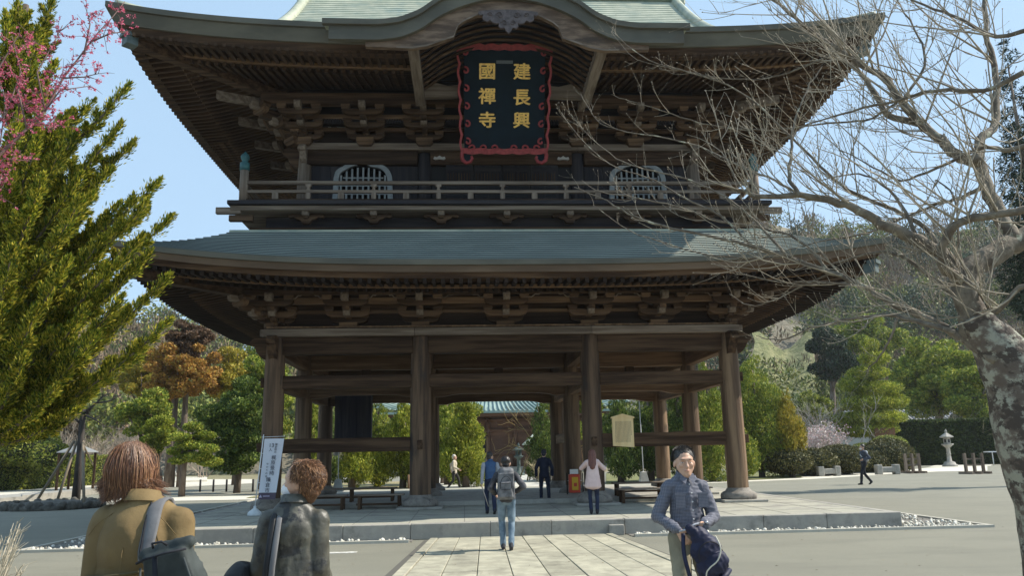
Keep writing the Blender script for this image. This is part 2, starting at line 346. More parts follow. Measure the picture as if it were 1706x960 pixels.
for Y in CY:
    front = Y == 0
    for i in range(3):
        x0, x1 = CX[i]+.2, CX[i+1]-.2
        beam(x0,x1,Y,4.18,4.62,.30, 'darkx' if front else 'warmx')
        if front: beam(CX[i]+.23,CX[i+1]-.23,Y,3.315,3.645,.22)
        else: archbeam(x0,x1,Y,3.33,3.70,.26,'warmx')
        if not front:
            beam(x0,x1,Y,3.86,3.96,.12,'warmx')
            xm = (x0+x1)/2
            for xx in ((xm,) if i != 1 else (xm-.02,)): bev(MB().box(xx-.13,xx+.13,Y-.09,Y+.09,3.70,4.18).build('strut', WD['darkz'], G), .01)
        if i != 1 and Y == 0:
            beam(CX[i]+.24,CX[i+1]-.24,Y,1.715,2.065,.18)
    # head plate, three lengths with visible joints, slightly different proudness
    for (x0,x1,dy) in ((-6.15,-2.35,0),(-2.345,2.235,.006),(2.24,6.15,0)):
        bev(MB().box(x0,x1,Y-.34+dy,Y+.34,4.625,4.82).build('head_plate', WD['railx' if front else 'warmx'], G), .012)
for X in CX:
    for j in range(2):
        beamy(X,CY[j]+.2,CY[j+1]-.2,4.18,4.60,m='warmy'); beamy(X,CY[j]+.2,CY[j+1]-.2,3.33,3.66,.22,m='warmy')
    beamy(X,CY[1]+.22,CY[2]-.22,1.9,2.2,.18,m='warmy')
for X in (-CA,CA):
    bev(MB().box(X-.34,X+.34,-.30,8.1,4.63,4.815).build('head_plate', WD['raily'], G), .012)
# carved noses at the outer columns, tenon ends
def nose(X, Y, sx, z, s=1., m='darkx', th=.2, par=None):
    p = [(0,.20),(.34,.22),(.50,.19),(.56,.10),(.52,.01),(.44,-.02),(.40,-.10),(.36,-.19),(.27,-.30),(.2,-.36),(.1,-.40),(0,-.42)]
    p = [(X+sx*(q[0]*s), z+q[1]*s) for q in p]
    b = MB().prism(p,'y',Y-th/2,Y+th/2); return b.build('carved_nose', WD[m], par or G)
for sx in (-1,1):
    nose(sx*(CA+.12),0,sx,4.42,.9,'darkx',.24); 
    for z in (4.42,):
        p = [(0,.20),(.34,.22),(.44,.19),(.50,.10),(.46,.01),(.38,-.02),(.34,-.10),(.24,-.24),(.1,-.36),(0,-.38)]
        MB().prism([(-.12-q[0],z+q[1]) for q in p],'x',sx*CA-.11,sx*CA+.11).build('carved_nose', WD['darky'], G)
    bev(MB().box(*sorted((sx*(CA+.24),sx*(CA+.36))),-.07,.07,1.76,1.98).build('tenon_end', WD['darkx'], G), .01)
    bev(MB().box(*sorted((sx*(CA+.24),sx*(CA+.33))),-.07,.07,3.36,3.6).build('tenon_end', WD['darkx'], G), .01)
    bev(MB().box(sx*CB-.07,sx*CB+.07,-.33,-.2,1.76,1.98).build('tenon_end', WD['darky'], G), .01)
# ceiling above the passage (planks) + stair box + hanging board
for k in range(26):
    x = -6.1+k*12.2/26; MB().box(x+.004,x+12.2/26-.004,-.3,8.1,4.84,4.88+.004*(k%2)).build('ceiling_plank', WD['warmy'], G)
sb = MB()
for k in range(5): sb.box(-5.50+k*.25,-5.26+k*.25,7.2,7.24+.006*(k%2),1.9,3.78)
sb.box(-5.5,-4.26,7.24,7.6,1.9,3.78)
sb.build('stair_enclosure', WD['sootz'], G)
# ---------- bracket sets
def armpts(wd, h, cut=.5):
    a = wd/2; r = min(.2, a*.45)
    return [(-a,h),(-a,h*.62),(-a+r*.25,h*.30),(-a+r*.6,h*.1),(-a+r,0),(a-r,0),(a-r*.6,h*.1),(a-r*.25,h*.30),(a,h*.62),(a,h)]
ARM = {}
def arm_me(wd,h,th,m):
    k = (wd,h,th,m)
    if k not in ARM: ARM[k] = MB().prism(armpts(wd,h),'y',-th/2,th/2).mesh('bracket_arm', WD[m])
    return ARM[k]
def blk_me(wd,h,m,dp=None):
    k = ('b',wd,h,m,dp)
    if k not in ARM:
        dp = dp or wd; a, c_ = wd/2, wd/2*.72; d1, d2 = dp/2, dp/2*.72; b = MB()
        z1 = h*.42
        b.hexa([(-c_,-d2,0),(c_,-d2,0),(-c_,d2,0),(c_,d2,0),(-a,-d1,z1),(a,-d1,z1),(-a,d1,z1),(a,d1,z1)]); b.box(-a,a,-d1,d1,z1+.0005,h)
        ARM[k] = b.mesh('bearing_block', WD[m])
    return ARM[k]
def beak_me(L_, h, m):
    k = ('t',L_,h,m)
    if k not in ARM:
        p = [(0,0),(0,h),(-L_*.8,h),(-L_*.93,h*.93),(-L_,h*.7),(-L_*.98,h*.35),(-L_*.88,h*.08),(-L_*.8,0)]
        ARM[k] = MB().prism(p,'x',-.085,.085).mesh('beam_end', WD[m])
    return ARM[k]
def bracket(X, Y, rz, tiers, mats, big=.46):
    """tiers: list of (out, z0, width, armheight, blockheight, nblocks); local -Y is outwards"""
    z00 = tiers[0][1]
    b = MB(); b.box(-.08,.08,-tiers[-1][0],.1,tiers[-1][1]-.10,tiers[-1][1]+.02)
    for i, t in enumerate(tiers):     # projecting arms in steps
        o = t[0]; z = t[1]
        p = [(.15,z-.0),(-o+.12,z),(-o-.02,z+.05),(-o-.10,z+.12),(-o-.10,z+.17),(.15,z+.17)]
        b.prism(p,'x',-.075+.001*i,.075-.001*i)
    base = put('bracket_set', b.mesh('bracket_set', WD[mats[0]+'y']), G, (X,Y,0), (0,0,rz))
    WL[base] = Vector((0,0,0))
    put('bearing_block', blk_me(big,.2,mats[0]+'x'), base, (0,-tiers[0][0],z00-.2))
    for i, (o, z, wd, ah, bh, nb) in enumerate(tiers):
        mm = mats[(i+1)%len(mats)]
        put('bracket_arm', arm_me(wd,ah,.15,mm+'x'), base, (0,-o,z))
        for q in (range(nb) if nb > 1 else ()):
            x = (q/(nb-1)-.5)*(wd-.2)
            if nb == 3 and q == 1: continue
            put('bearing_block', blk_me(.24,bh,mats[i%len(mats)]+'x'), base, (x,-o,z+ah))
        if i < len(tiers)-1: pass
    o, z, wd, ah, bh, nb = tiers[-1]
    put('beam_end', beak_me(.26,.2,'railx'[:4]+'y'), base, (0,-o-.06,z+ah*.7))
    if len(tiers) > 2:
        o2 = tiers[1]; put('beam_end', beak_me(.22,.18,'raily'), base, (0,-o2[0]-.06,o2[1]+.02))
    return base
TAILS = [(0.48, 7.33, -1.33), (2.2, 7.22, -0.05), (3.9, 7.21, 1.64), (5.6, 7.15, 3.18)]
lowT = [(.0,4.99,.95,.14,.10,3),(.36,5.10,1.12,.15,.11,3),(.74,5.33,1.12,.15,.11,3)]
upT = [(.22,10.17,1.0,.14,.10,3),(.60,10.37,1.1,.14,.10,3),(1.0,10.58,1.1,.14,.12,3)]
LX = (-CA,-4.05,-CB,0,CB,4.05,CA); UA, UB = 5.43, 2.13
UX = (-UA,-3.75,-UB,0,UB,3.75,UA)
UY0, UY1 = .48, 7.32
for X in LX: bracket(X, 0, 0, lowT, ('brk','dark'))
for Y in (1.95,3.9,5.85,7.8):
    bracket(-CA, Y, -PI/2, lowT, ('brk','dark')); bracket(CA, Y, PI/2, lowT, ('brk','dark'))
for X in UX: bracket(X, UY0, 0, upT, ('brk','dark'))
for Y in (2.2,3.9,5.6,UY1):
    bracket(-UA, Y, -PI/2, upT, ('brk','dark')); bracket(UA, Y, PI/2, upT, ('brk','dark'))
for sx in (-1,1):   # corner sets: side-facing and diagonal arms
    for (A, Yf, T) in ((CA,0,lowT),(UA,UY0,upT)):
        bracket(sx*A, Yf, sx*PI/2, T, ('brk','dark'))
        Td = [(t[0]*1.41, t[1]+.005, t[2]*.5, t[3], t[4], 2) for t in T]
        bracket(sx*A, Yf, sx*PI/4, Td, ('dark','brk'))
for sx in (-1,1):   # tail rafters poking out of the side sets
    for (Y, xt, yt) in TAILS:
        zt = 10.62
        q0 = Vector((sx*(UA+.2),Y,zt+.42)); q1 = Vector((sx*xt,max(yt,Y-1.9),zt)); ey = Vector((0,.085,0)); up = Vector((0,0,.21))
        ex = [q1-ey,q0-ey,q1+ey,q0+ey,q1-ey+up,q0-ey+up,q1+ey+up,q0+ey+up] if sx < 0 else [q0-ey,q1-ey,q0+ey,q1+ey,q0-ey+up,q1-ey+up,q0+ey+up,q1+ey+up]
        MB().hexa(ex).build('tail_rafter', WD['railx'], G)
# long tie pieces between the sets, wall behind the sets, cusped strips
def ring(z0,z1,A,Yf,out,th,m,name):
    bev(MB().box(-A-out,A+out,Yf-out-th/2,Yf-out+th/2,z0,z1).build(name, WD[m+'x'], G),.008)
    Yb = 2*YC-Yf
    for sx in (-1,1): bev(MB().box(sx*(A+out)-th/2,sx*(A+out)+th/2,Yf-out+th/2+.002,Yb+out,z0,z1).build(name, WD[m+'y'], G),.008)
ring(5.25,5.34,CA,0,.0,.13,'warm','tie_rail'); ring(5.44,5.60,CA,0,.37,.12,'warm','tie_rail'); ring(5.60,5.74,CA,0,.74,.16,'dark','purlin')
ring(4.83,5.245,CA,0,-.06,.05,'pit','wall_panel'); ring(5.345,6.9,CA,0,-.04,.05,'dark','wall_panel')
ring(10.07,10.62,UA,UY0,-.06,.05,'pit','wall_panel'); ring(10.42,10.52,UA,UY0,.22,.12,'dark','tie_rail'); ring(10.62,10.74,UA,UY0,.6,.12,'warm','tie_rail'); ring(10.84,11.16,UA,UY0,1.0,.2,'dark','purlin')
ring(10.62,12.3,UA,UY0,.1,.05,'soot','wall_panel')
for i in range(6):
    x0, x1 = LX[i]+.56, LX[i+1]-.56; pts = []
    for t in np.linspace(0,1,13):
        u = abs(t-.5)*2; pts.append((lerp(x0,x1,t), -.79, 5.50+.20*(1-u**1.0)+.02*math.cos(t*PI*12)))
    MB().tube(pts,.016,5).build('cusped_moulding', WD['railx'], G)
# slatted infill between upper sets
for i in range(6):
    x0, x1 = UX[i]+.6, UX[i+1]-.6; b = MB()
    for x in np.arange(x0, x1, .07): b.box(x,x+.035,UY0-.64,UY0-.60,10.5,10.64)
    b.build('infill_slats', WD['sootz'], G)
# ---------- roofs
def roof_ring(name, eh, eh2, th_, th2, zf, lift, p, n, step, mt, cut=None, NS=96):
    """hipped band: half sizes at eave (eh,eh2) to top (th_,th2); zf(t) profile; courses as real steps"""
    b = MB()
    def P(side, s, t, dz=0):
        hx, hy = lerp(eh,th_,t), lerp(eh2,th2,t); z = zf(t)+lift*abs(s)**p*(1-t)**1.6+dz
        if side == 0: return (s*hx, YC-hy, z)
        if side == 1: return (hx, YC+s*hy, z)
        if side == 2: return (-s*hx, YC+hy, z)
        return (-hx, YC-s*hy, z)
    ss = [math.copysign(1-(1-abs(q))**1.3, q) for q in np.linspace(-1,1,NS+1)]
    mi = set()
    for side in range(4):
        vs = []; fs = []; W_ = NS+1
        for c_ in range(n):
            t0, t1 = c_/n, (c_+1)/n
            for q in ss: vs.append(P(side,q,t0,step))
            for q in ss: vs.append(P(side,q,t1,0))
        for c_ in range(n):
            o = c_*2*W_
            for i in range(NS):
                if cut and side == 0 and abs(vs[o+i][0]+vs[o+i+1][0]) < 2*cut and vs[o+i][1] < -.9: continue
                fs.append((o+i,o+i+1,o+W_+i+1,o+W_+i))
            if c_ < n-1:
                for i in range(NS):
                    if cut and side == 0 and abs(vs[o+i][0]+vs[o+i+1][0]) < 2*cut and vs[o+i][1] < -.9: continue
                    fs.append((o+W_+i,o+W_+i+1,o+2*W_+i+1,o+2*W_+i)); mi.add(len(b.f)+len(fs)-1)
        b.add(vs, fs)
    o_ = b.build(name, mt, G); o_.data.materials.append(RISER_SHADE)
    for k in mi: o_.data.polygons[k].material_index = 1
    return o_, P
def eave_band(P0, outs, name, mt, par, NS=96, sides=(0,1,3), cut=0):
    """sweep a closed cross-section (inset, dz) round the eave; P0(side,s,inset,dz)"""
    b = MB(); m = len(outs); ss = np.linspace(-1,1,NS+1)
    for side in sides:
        vs = [P0(side,s,o,dz) for s in ss for (o,dz) in outs]
        fs = [(i*m+k, (i+1)*m+k, (i+1)*m+(k+1)%m, i*m+(k+1)%m) for i in range(NS) for k in range(m) if not (cut and side == 0 and abs(vs[i*m][0]+vs[i*m+m][0]) < 2*cut)]
        b.add(vs, fs)
    return b.build(name, mt, par)
def mkP(eh, eh2, z0, lift, p, fade=3.2):
    def P(side, s, inset, dz):
        hx, hy = eh-inset, eh2-inset; z = z0+dz+lift*abs(s)**p*max(0,1-inset/fade)
        return {0:(s*hx, YC-hy, z), 1:(hx, YC+s*hy, z), 2:(-s*hx, YC+hy, z), 3:(-hx, YC-s*hy, z)}[side]
    return P
LE, LE2 = 8.95, 6.94
zlow = lambda t: 5.92+1.30*t*(.86+.14*t)
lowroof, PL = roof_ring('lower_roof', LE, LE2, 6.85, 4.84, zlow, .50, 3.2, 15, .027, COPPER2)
bev(MB().box(-6.95,6.95,-.99,-.80,7.19,7.25).build('roof_capping', COPPER, lowroof), .01)
for sx in (-1,1): bev(MB().box(sx*6.87-.09,sx*6.87+.09,-.80,8.7,7.19,7.249).build('roof_capping', COPPER, lowroof), .01)
UE, UE2 = 9.32, 7.25
zup = lambda d: 11.58+.40*d+.045*d*d
HD = 3.3
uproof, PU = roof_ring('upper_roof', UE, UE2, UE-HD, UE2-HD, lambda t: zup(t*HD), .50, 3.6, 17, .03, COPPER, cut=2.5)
# main slopes above the hips, verge and gable
b = MB(); n = 20; GX = 6.25
for sg in (-1,1):
    for c_ in range(n):
        d0, d1 = HD+(7.25-HD)*c_/n, HD+(7.25-HD)*(c_+1)/n
        y0, y1 = YC+sg*(7.25-d0), YC+sg*(7.25-d1)
        gx = GX
        q = [(-gx,y0,zup(d0)+.024),(gx,y0,zup(d0)+.024),(gx,y1,zup(d1)),(-gx,y1,zup(d1))]
        b.add(q if sg < 0 else q[::-1] and [q[1],q[0],q[3],q[2]], [(0,1,2,3)])
        if c_ < n-1: b.add([(-gx,y1,zup(d1)),(gx,y1,zup(d1)),(gx,y1,zup(d1)+.024),(-gx,y1,zup(d1)+.024)], [(0,1,2,3)])
b.build('main_slope', COPPER, uproof)
for sx in (-1,1):
    pts = [(YC-7.25+d, zup(d)-.25) for d in np.linspace(HD,7.25,10)]; pts += [(YC+7.25-d, zup(d)-.25) for d in np.linspace(7.25,HD,10)][1:]
    MB().prism(pts,'x',*sorted((sx*(GX-.55),sx*(GX-.5)))).build('gable_board', WD['darkz'], uproof)
    for sg in (-1,1):
        pp = [(sx*(GX-.02), YC+sg*(7.25-d), zup(d)+.02) for d in np.linspace(HD-.1,7.25,12)]
        MB().tube(pp,[.16]*12,8).build('verge_roll', COPPER, uproof)
        # hip ridges down to the corner
        hp = []
        for t in np.linspace(.04,1,12):
            q = PU(0, sx, t); hp.append((q[0], YC+sg*(YC-q[1]) if sg > 0 else q[1], q[2]+.04))
        MB().tube(hp,.09,7).build('hip_ridge', COPPER, uproof)
bev(MB().box(-6.15,6.15,YC-.28,YC+.28,16.7,17.45).build('main_ridge', COPPER, uproof), .03)
for sx in (-1,1): bev(MB().box(sx*6.35-.2,sx*6.35+.2,YC-.35,YC+.35,16.5,17.7).build('ridge_end', COPPER, uproof), .05)
# eave layers
PLo = mkP(LE+.03, LE2+.03, 5.92, .50, 3.2); PUp = mkP(UE+.03, UE2+.03, 11.58, .50, 3.6)
eave_band(PLo, [(0,.03),(0,-.09),(.10,-.10),(.10,.0)], 'eave_lip', FASCIA, lowroof, sides=(0,1,2,3))
eave_band(PLo, [(.06,-.10),(.11,-.24),(.3,-.24),(.3,-.10)], 'eave_fascia', mat('brown_fascia', (.085,.055,.034), .7, var=(.14,.095,.06), var_scale=2, stretch=(.2,1,1)), lowroof)
eave_band(PLo, [(.20,-.243),(.24,-.36),(.5,-.36),(.5,-.243)], 'eave_board', WD['darkx'], lowroof)
eave_band(PUp, [(0,.035),(0,-.10),(.12,-.11),(.12,.0)], 'eave_lip', FASCIA, uproof, cut=2.35, sides=(0,1,2,3))
eave_band(PUp, [(.06,-.112),(.18,-.40),(.4,-.40),(.4,-.112)], 'eave_fascia', FASCIA, uproof, cut=2.35)
eave_band(PUp, [(.24,-.403),(.30,-.57),(.55,-.57),(.55,-.403)], 'eave_board', WD['darkx'], uproof, cut=2.35)
# soffits (boards over the rafters)
def soffit(P, prof, par, nm, cut=0):
    b = MB(); NS = 96; ss = np.linspace(-1,1,NS+1); m = len(prof)
    for side in (0,1,2,3):
        vs = [P(side,s,o,dz) for s in ss for (o,dz) in prof]
        b.add(vs, [(i*m+k, i*m+k+1, (i+1)*m+k+1, (i+1)*m+k) for i in range(NS) for k in range(m-1) if not (cut and side == 0 and abs(vs[i*m][0]+vs[i*m+m][0]) < 2*cut and k < 3)])
    return b.build(nm, WD['darkx'], par)
# rafters: (inset outer, dz bottom outer) -> (inset inner, dz inner)
def rafters(P, eh, eh2, tiers, par, spacing, wd, ht, limit, sides, mstart):
    out = []
    for (i0,z0,i1,z1) in tiers:
        for side in sides:
            hs = (eh if side in (0,2) else eh2)-i0
            nn = int(2*hs/spacing)
            for k in range(nn+1):
                a = -hs+ (k+.5)*2*hs/(nn+1)      # coordinate along the side
                Lh = eh if side in (0,2) else eh2
                # stop at the hip
                imax = Lh-abs(a)                  # inset where the hip is met
                ii1 = min(i1, imax)
                if ii1-i0 < .12: continue
                tt = (ii1-i0)/(i1-i0); zi = lerp(z0,z1,tt)
                p0 = P(side, a/(Lh-i0), i0, z0); p1 = P(side, a/(Lh-ii1) if Lh-ii1 > 0 else 0, ii1, zi)
                out.append((side,p0,p1,i0))
    return out
def rafter_mb(b, side, p0, p1, wd, ht):
    if side in (0,2): ex = Vector((wd/2,0,0))
    else: ex = Vector((0,wd/2,0))
    p0, p1 = Vector(p0), Vector(p1)
    if (side == 0 and True): pass
    h = Vector((0,0,ht)); vs = [p0-ex,p0+ex,p1-ex,p1+ex,p0-ex+h,p0+ex+h,p1-ex+h,p1+ex+h]
    if side in (2,1): vs = [vs[i] for i in (1,0,3,2,5,4,7,6)]
    return b.hexa(vs)
allr = [('u',)+r for r in rafters(PUp, UE+.03, UE2+.03, [(.28,-.60,1.32,-.47),(1.26,-.63,3.4,-.02)], uproof, .21, .09, .11, 0, (0,3,1), 0)]
allr += [('l',)+r for r in rafters(PLo, LE+.03, LE2+.03, [(.25,-.47,1.15,-.39),(1.1,-.52,2.9,-.10)], lowroof, .21, .09, .11, 0, (0,3,1), 0)]
# the 300 that show largest become single rafters
def key(r):
    which, side, p0, p1, i0 = r; L_ = (Vector(p0)-Vector(p1)).length
    vis = 1.0 if side == 0 and which == 'u' else (.9 if side == 3 else .75)
    if which == 'l' and side == 0: vis = .12
    if side in (1,3) and (p0[1] > 7.5): vis *= .4
    return -L_*vis
allr = [r for r in allr if not (r[0] == 'u' and r[1] == 0 and abs(r[2][0]) < 2.4)]
allr.sort(key=key)
rest = {'u': MB(), 'l': MB()}; cnt = 0
for r in allr:
    which, side, p0, p1, i0 = r
    if cnt < 298:
        q0 = Vector(p0); b = MB(); rafter_mb(b, side, (0,0,0), Vector(p1)-q0, .085, .11)
        put('rafter', b.mesh('rafter', WD['darky' if side == 0 else 'darkx']), uproof if which == 'u' else lowroof, q0); cnt += 1
    else: rafter_mb(rest[which], side, p0, p1, .085, .11)
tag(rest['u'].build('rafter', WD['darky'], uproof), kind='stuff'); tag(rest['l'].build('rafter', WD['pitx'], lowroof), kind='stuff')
soffit(PUp, [(.3,-.49),(1.33,-.355),(1.34,-.5),(2.3,-.26),(3.9,.16)], uproof, 'soffit', cut=2.35); soffit(PLo, [(.26,-.355),(1.16,-.275),(1.18,-.40),(3.04,.03)], lowroof, 'soffit')
eave_band(PUp, [(1.20,-.50),(1.20,-.40),(1.36,-.38),(1.36,-.49)], 'rafter_board', WD['warmx'], uproof, cut=2.35); eave_band(PLo, [(1.04,-.42),(1.04,-.34),(1.18,-.32),(1.18,-.41)], 'rafter_board', WD['warmx'], lowroof)
# corner hip beams under the eaves with copper shoes
for (P, ins, z0, z1, par, s_) in ((PUp,.38,-.80,.0,uproof,1),(PLo,.30,-.70,.05,lowroof,.9)):
    for sx in (-1,1):
        q0 = Vector(P(0,sx,ins,z0)); q1 = Vector(P(0,sx,3.3,z1-.45)); d = (q1-q0)
        side_v = Vector((0,0,1)).cross(d).normalized()*.13; up = Vector((0,0,.26))
        MB().hexa([q0-side_v,q0+side_v,q1-side_v,q1+side_v,q0-side_v+up,q0+side_v+up,q1-side_v+up,q1+side_v+up]).build('hip_beam', WD['darkx'], par)
        e = d.normalized()*.26; g = 1.12; q0 = q0-e*.15
        MB().hexa([q0-side_v*g-up*.08,q0+side_v*g-up*.08,q0+e-side_v*g-up*.08,q0+e+side_v*g-up*.08,q0-side_v*g+up*.9,q0+side_v*g+up*.9,q0+e-side_v*g+up*.98,q0+e+side_v*g+up*.98]).build('hip_beam_shoe', SHOECU, par)
        q = q0-e*.2+up*.72
        MB().hexa([q-side_v*1.35,q+side_v*1.35,q+e*1.2-side_v*1.35,q+e*1.2+side_v*1.35,q-side_v*1.35+up*.32,q+side_v*1.35+up*.32,q+e*1.2-side_v*1.35+up*.32,q+e*1.2+side_v*1.35+up*.32]).build('hip_beam_cap', SHOECU, par)
# ---------- base wall of the balcony, balcony
def boxp(x0,x1,y0,y1,z0,z1,name,m,par=None,bv=.01): return bev(MB().box(x0,x1,y0,y1,z0,z1).build(name, m if not isinstance(m,str) else WD[m], par or G), bv)
boxp(-6.25,6.25,-.46,8.2,7.0,7.40,'base_wall','sootx'); boxp(-6.55,6.55,-.62,8.4,7.26,7.42,'base_beam','darkx')
boxp(-6.2,6.2,-.40,8.1,7.42,7.74,'base_wall','sootx')
boxp(-6.95,6.95,-1.02,8.75,7.76,7.88,'floor_beam','railx')
balc = boxp(-7.0,7.0,-1.14,8.9,7.885,7.99,'balcony','sootx')
for k in range(int(13.8/.3)):
    x = -6.9+k*.3; MB().box(x+.004,x+.296,-1.1,-.05,7.992,8.0+.002*(k%2)).build('deck_plank', WD['darky'], balc)
for sx in (-1,1):
    boxp(*sorted((sx*6.7,sx*7.32)),-.98,-.86,7.68,7.85,'bracket_log','railx'); boxp(*sorted((sx*6.4,sx*7.0)),-.93,-.80,7.5,7.66,'bracket_log','darkx')
    for y_ in (.3,): pass
    b = MB()
    b.lathe([(.11,7.99),(.11,8.86)],(sx*6.68,-.86,0),12); b.build('corner_post', WD['railz'], balc)
    MB().lathe([(.125,8.86),(.125,9.06),(.075,9.10),(.07,9.13),(.10,9.17),(.115,9.23),(.09,9.29),(.03,9.35),(.012,9.38)],(sx*6.68,-.86,0),14).build('onion_finial', CAPCU, balc)
    b = MB(); b.lathe([(.11,7.99),(.11,8.86)],(sx*6.68,8.5,0),10); b.build('corner_post', WD['railz'], balc)
for (z,h,t) in ((8.49,.085,.10),(8.26,.075,.08),(8.0,.09,.12)):
    nm = 'handrail' if z > 8.4 else 'rail'
    MB().box(-6.62,6.62,-.86-t/2,-.86+t/2,z,z+h).build(nm, WD['railx' if z > 8.1 else 'darkx'], balc)
    for sx in (-1,1): MB().box(sx*6.68-t/2,sx*6.68+t/2,-.76,8.4,z,z+h).build(nm, WD['raily'], balc)
for k in range(-3,4):
    x = k*1.665-.05; w_ = .06
    MB().box(x-w_,x+w_,-.92,-.80,8.092,8.258).build('rail_post', WD['railz'], balc)
    MB().prism([(x-.05,8.336),(x-.028,8.38),(x-.028,8.41),(x-.075,8.44),(x-.075,8.488),(x+.075,8.488),(x+.075,8.44),(x+.028,8.41),(x+.028,8.38),(x+.05,8.336)],'y',-.91,-.81).build('rail_post', WD['railz'], balc)
for k in range(-4,4):
    x = (k+.5)*1.665-.05
    MB().box(x-.075,x+.075,-.90,-.82,8.092,8.258).build('rail_strut', WD['railz'], balc)
# small bracket sets under the balcony
for x in (-5.1,-3.38,-1.65,.05,1.7,3.4,5.1):
    q = put('balcony_bracket', MB().prism([(-.42,.12),(-.47,.07),(-.42,.03),(-.30,.05),(-.24,0),(-.14,-.03),(-.10,-.12),(.10,-.12),(.14,-.03),(.24,0),(.30,.05),(.42,.03),(.47,.07),(.42,.12)],'y',-.06,.06).mesh('b', WD['darkx']), G, (x,-.72,7.60))
    put('bearing_block', blk_me(.16,.12,'darkx'), q, (x,-.80,7.60)); put('beam_end', beak_me(.16,.14,'raily'), q, (x,-.78,7.66))
# ---------- upper body
for X in (-UA,-UB,UB,UA):
    for Y in (UY0,UY1):
        MB().lathe([(.195,7.9),(.19,9.0),(.185,9.6),(.165,9.84)],(X,Y,0),18).build('upper_column', WD['railz' if abs(X) > 4 else 'sootz'], G)
for (x0,x1) in ((-5.6,-2.18),(-2.175,2.12),(2.125,5.6)):
    boxp(x0,x1,UY0-.27,UY0+.2,9.88,10.07,'head_plate','railx'); boxp(x0+.2,x1-.15,UY0-.17,UY0+.1,9.49,9.875,'beam','darkx')
for sx in (-1,1):
    boxp(sx*UA-.27,sx*UA+.27,UY0+.21,7.6,9.88,10.065,'head_plate','raily'); boxp(sx*UA-.13,sx*UA+.13,UY0+.11,7.4,9.5,9.87,'beam','darky')
    nose(sx*(UA+.1),UY0,sx,9.78,.9,'darkx',.2)
    p = [(0,.20),(.34,.22),(.44,.19),(.50,.10),(.46,.01),(.38,-.02),(.34,-.10),(.24,-.24),(.1,-.36),(0,-.38)]
    MB().prism([(UY0-.1-q[0]*.8,9.8+q[1]*.8) for q in p],'x',sx*UA-.09,sx*UA+.09).build('carved_nose', WD['raily'], G)
    # white fringe on the corner head
    fr = MB()
    for k in range(6): fr.ball((sx*UA-.17+.068*k,UY0-.42,10.10),(.036,.03,.05),8,5)
    fr.build('pale_fringe', mat('pale_horn', (.45,.42,.38), .7), G)
def planks(x0,x1,y,z0,z1,wd,m,par,name='wall_plank'):
    n = max(1,int(round((x1-x0)/wd))); dw = (x1-x0)/n
    for k in range(n): MB().box(x0+k*dw+.004,x0+(k+1)*dw-.004,y-.02,y+.004*(k%3),z0,z1).build(name, WD[m], par)
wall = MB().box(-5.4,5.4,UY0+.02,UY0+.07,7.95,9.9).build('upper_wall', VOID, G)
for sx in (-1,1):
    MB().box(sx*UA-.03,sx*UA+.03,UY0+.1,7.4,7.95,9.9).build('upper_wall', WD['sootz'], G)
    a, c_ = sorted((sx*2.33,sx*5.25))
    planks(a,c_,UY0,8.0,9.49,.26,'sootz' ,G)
    # cusped window
    wx = sx*3.82; wz = 8.30; yw = UY0-.06; wh = .80
    wf = MB()
    def arch(o, n_=28):
        pts = []
        for i in range(n_+1):
            t = i/n_; a_ = PI*(1-t)
            x = math.cos(a_); z = math.sin(a_)
            rx = .80*o+.02*abs(math.sin(a_*3)) ; rz = .62*o
            cusp = .035*abs(math.cos(a_*3.5)); pk = .06*math.exp(-((t-.5)/.05)**2)
            xx = wx+math.copysign(abs(x)**.72, x)*rx; zz_ = wz+.62+ z**.8*(rz)+ (cusp+pk if .12 < t < .88 else 0)
            pts.append((xx,zz_))
        return pts
    oa = [(wx-.84,wz-.3)]+arch(1.0)+[(wx+.84,wz-.3)]; ia = [(wx-.70,wz-.3)]+arch(.83)+[(wx+.70,wz-.3)]
    n_ = len(oa); vs = [(p[0],yw-.06,p[1]) for p in oa]+[(p[0],yw-.06,p[1]) for p in ia]+[(p[0],yw+.05,p[1]) for p in oa]+[(p[0],yw+.05,p[1]) for p in ia]
    fs = []
    for i in range(n_-1): fs += [(i,n_+i,n_+i+1,i+1),(i,i+1,2*n_+i+1,2*n_+i),(n_+i,3*n_+i,3*n_+i+1,n_+i+1)]
    wf.add(vs, fs)
    WP = mat('pale_blue_paint', (.21,.225,.225), .7, var=(.28,.29,.275), var_scale=6)
    win = wf.build('cusped_window', WP, G)
    bp = MB(); bp.add([(p[0],yw+.04,p[1]) for p in ia],[tuple(range(len(ia)))]); bp.build('window_back', VOID, win)
    for k in range(-4,5):
        x = wx+k*.15; top = wz+.62+.5*math.sqrt(max(0,1-(abs(k*.15)/.70)**2))**.9
        MB().box(x-.024,x+.024,yw-.035,yw-.001,wz-.3,top).build('window_bar', WP, win)
    for z in (wz-.12,wz+.12,wz+.36,wz+.60,wz+.82):
        h_ = .68 if z < wz+.65 else .55
        MB().box(wx-h_,wx+h_,yw-.028,yw-.006,z-.02,z+.02).build('window_bar', WP, win)
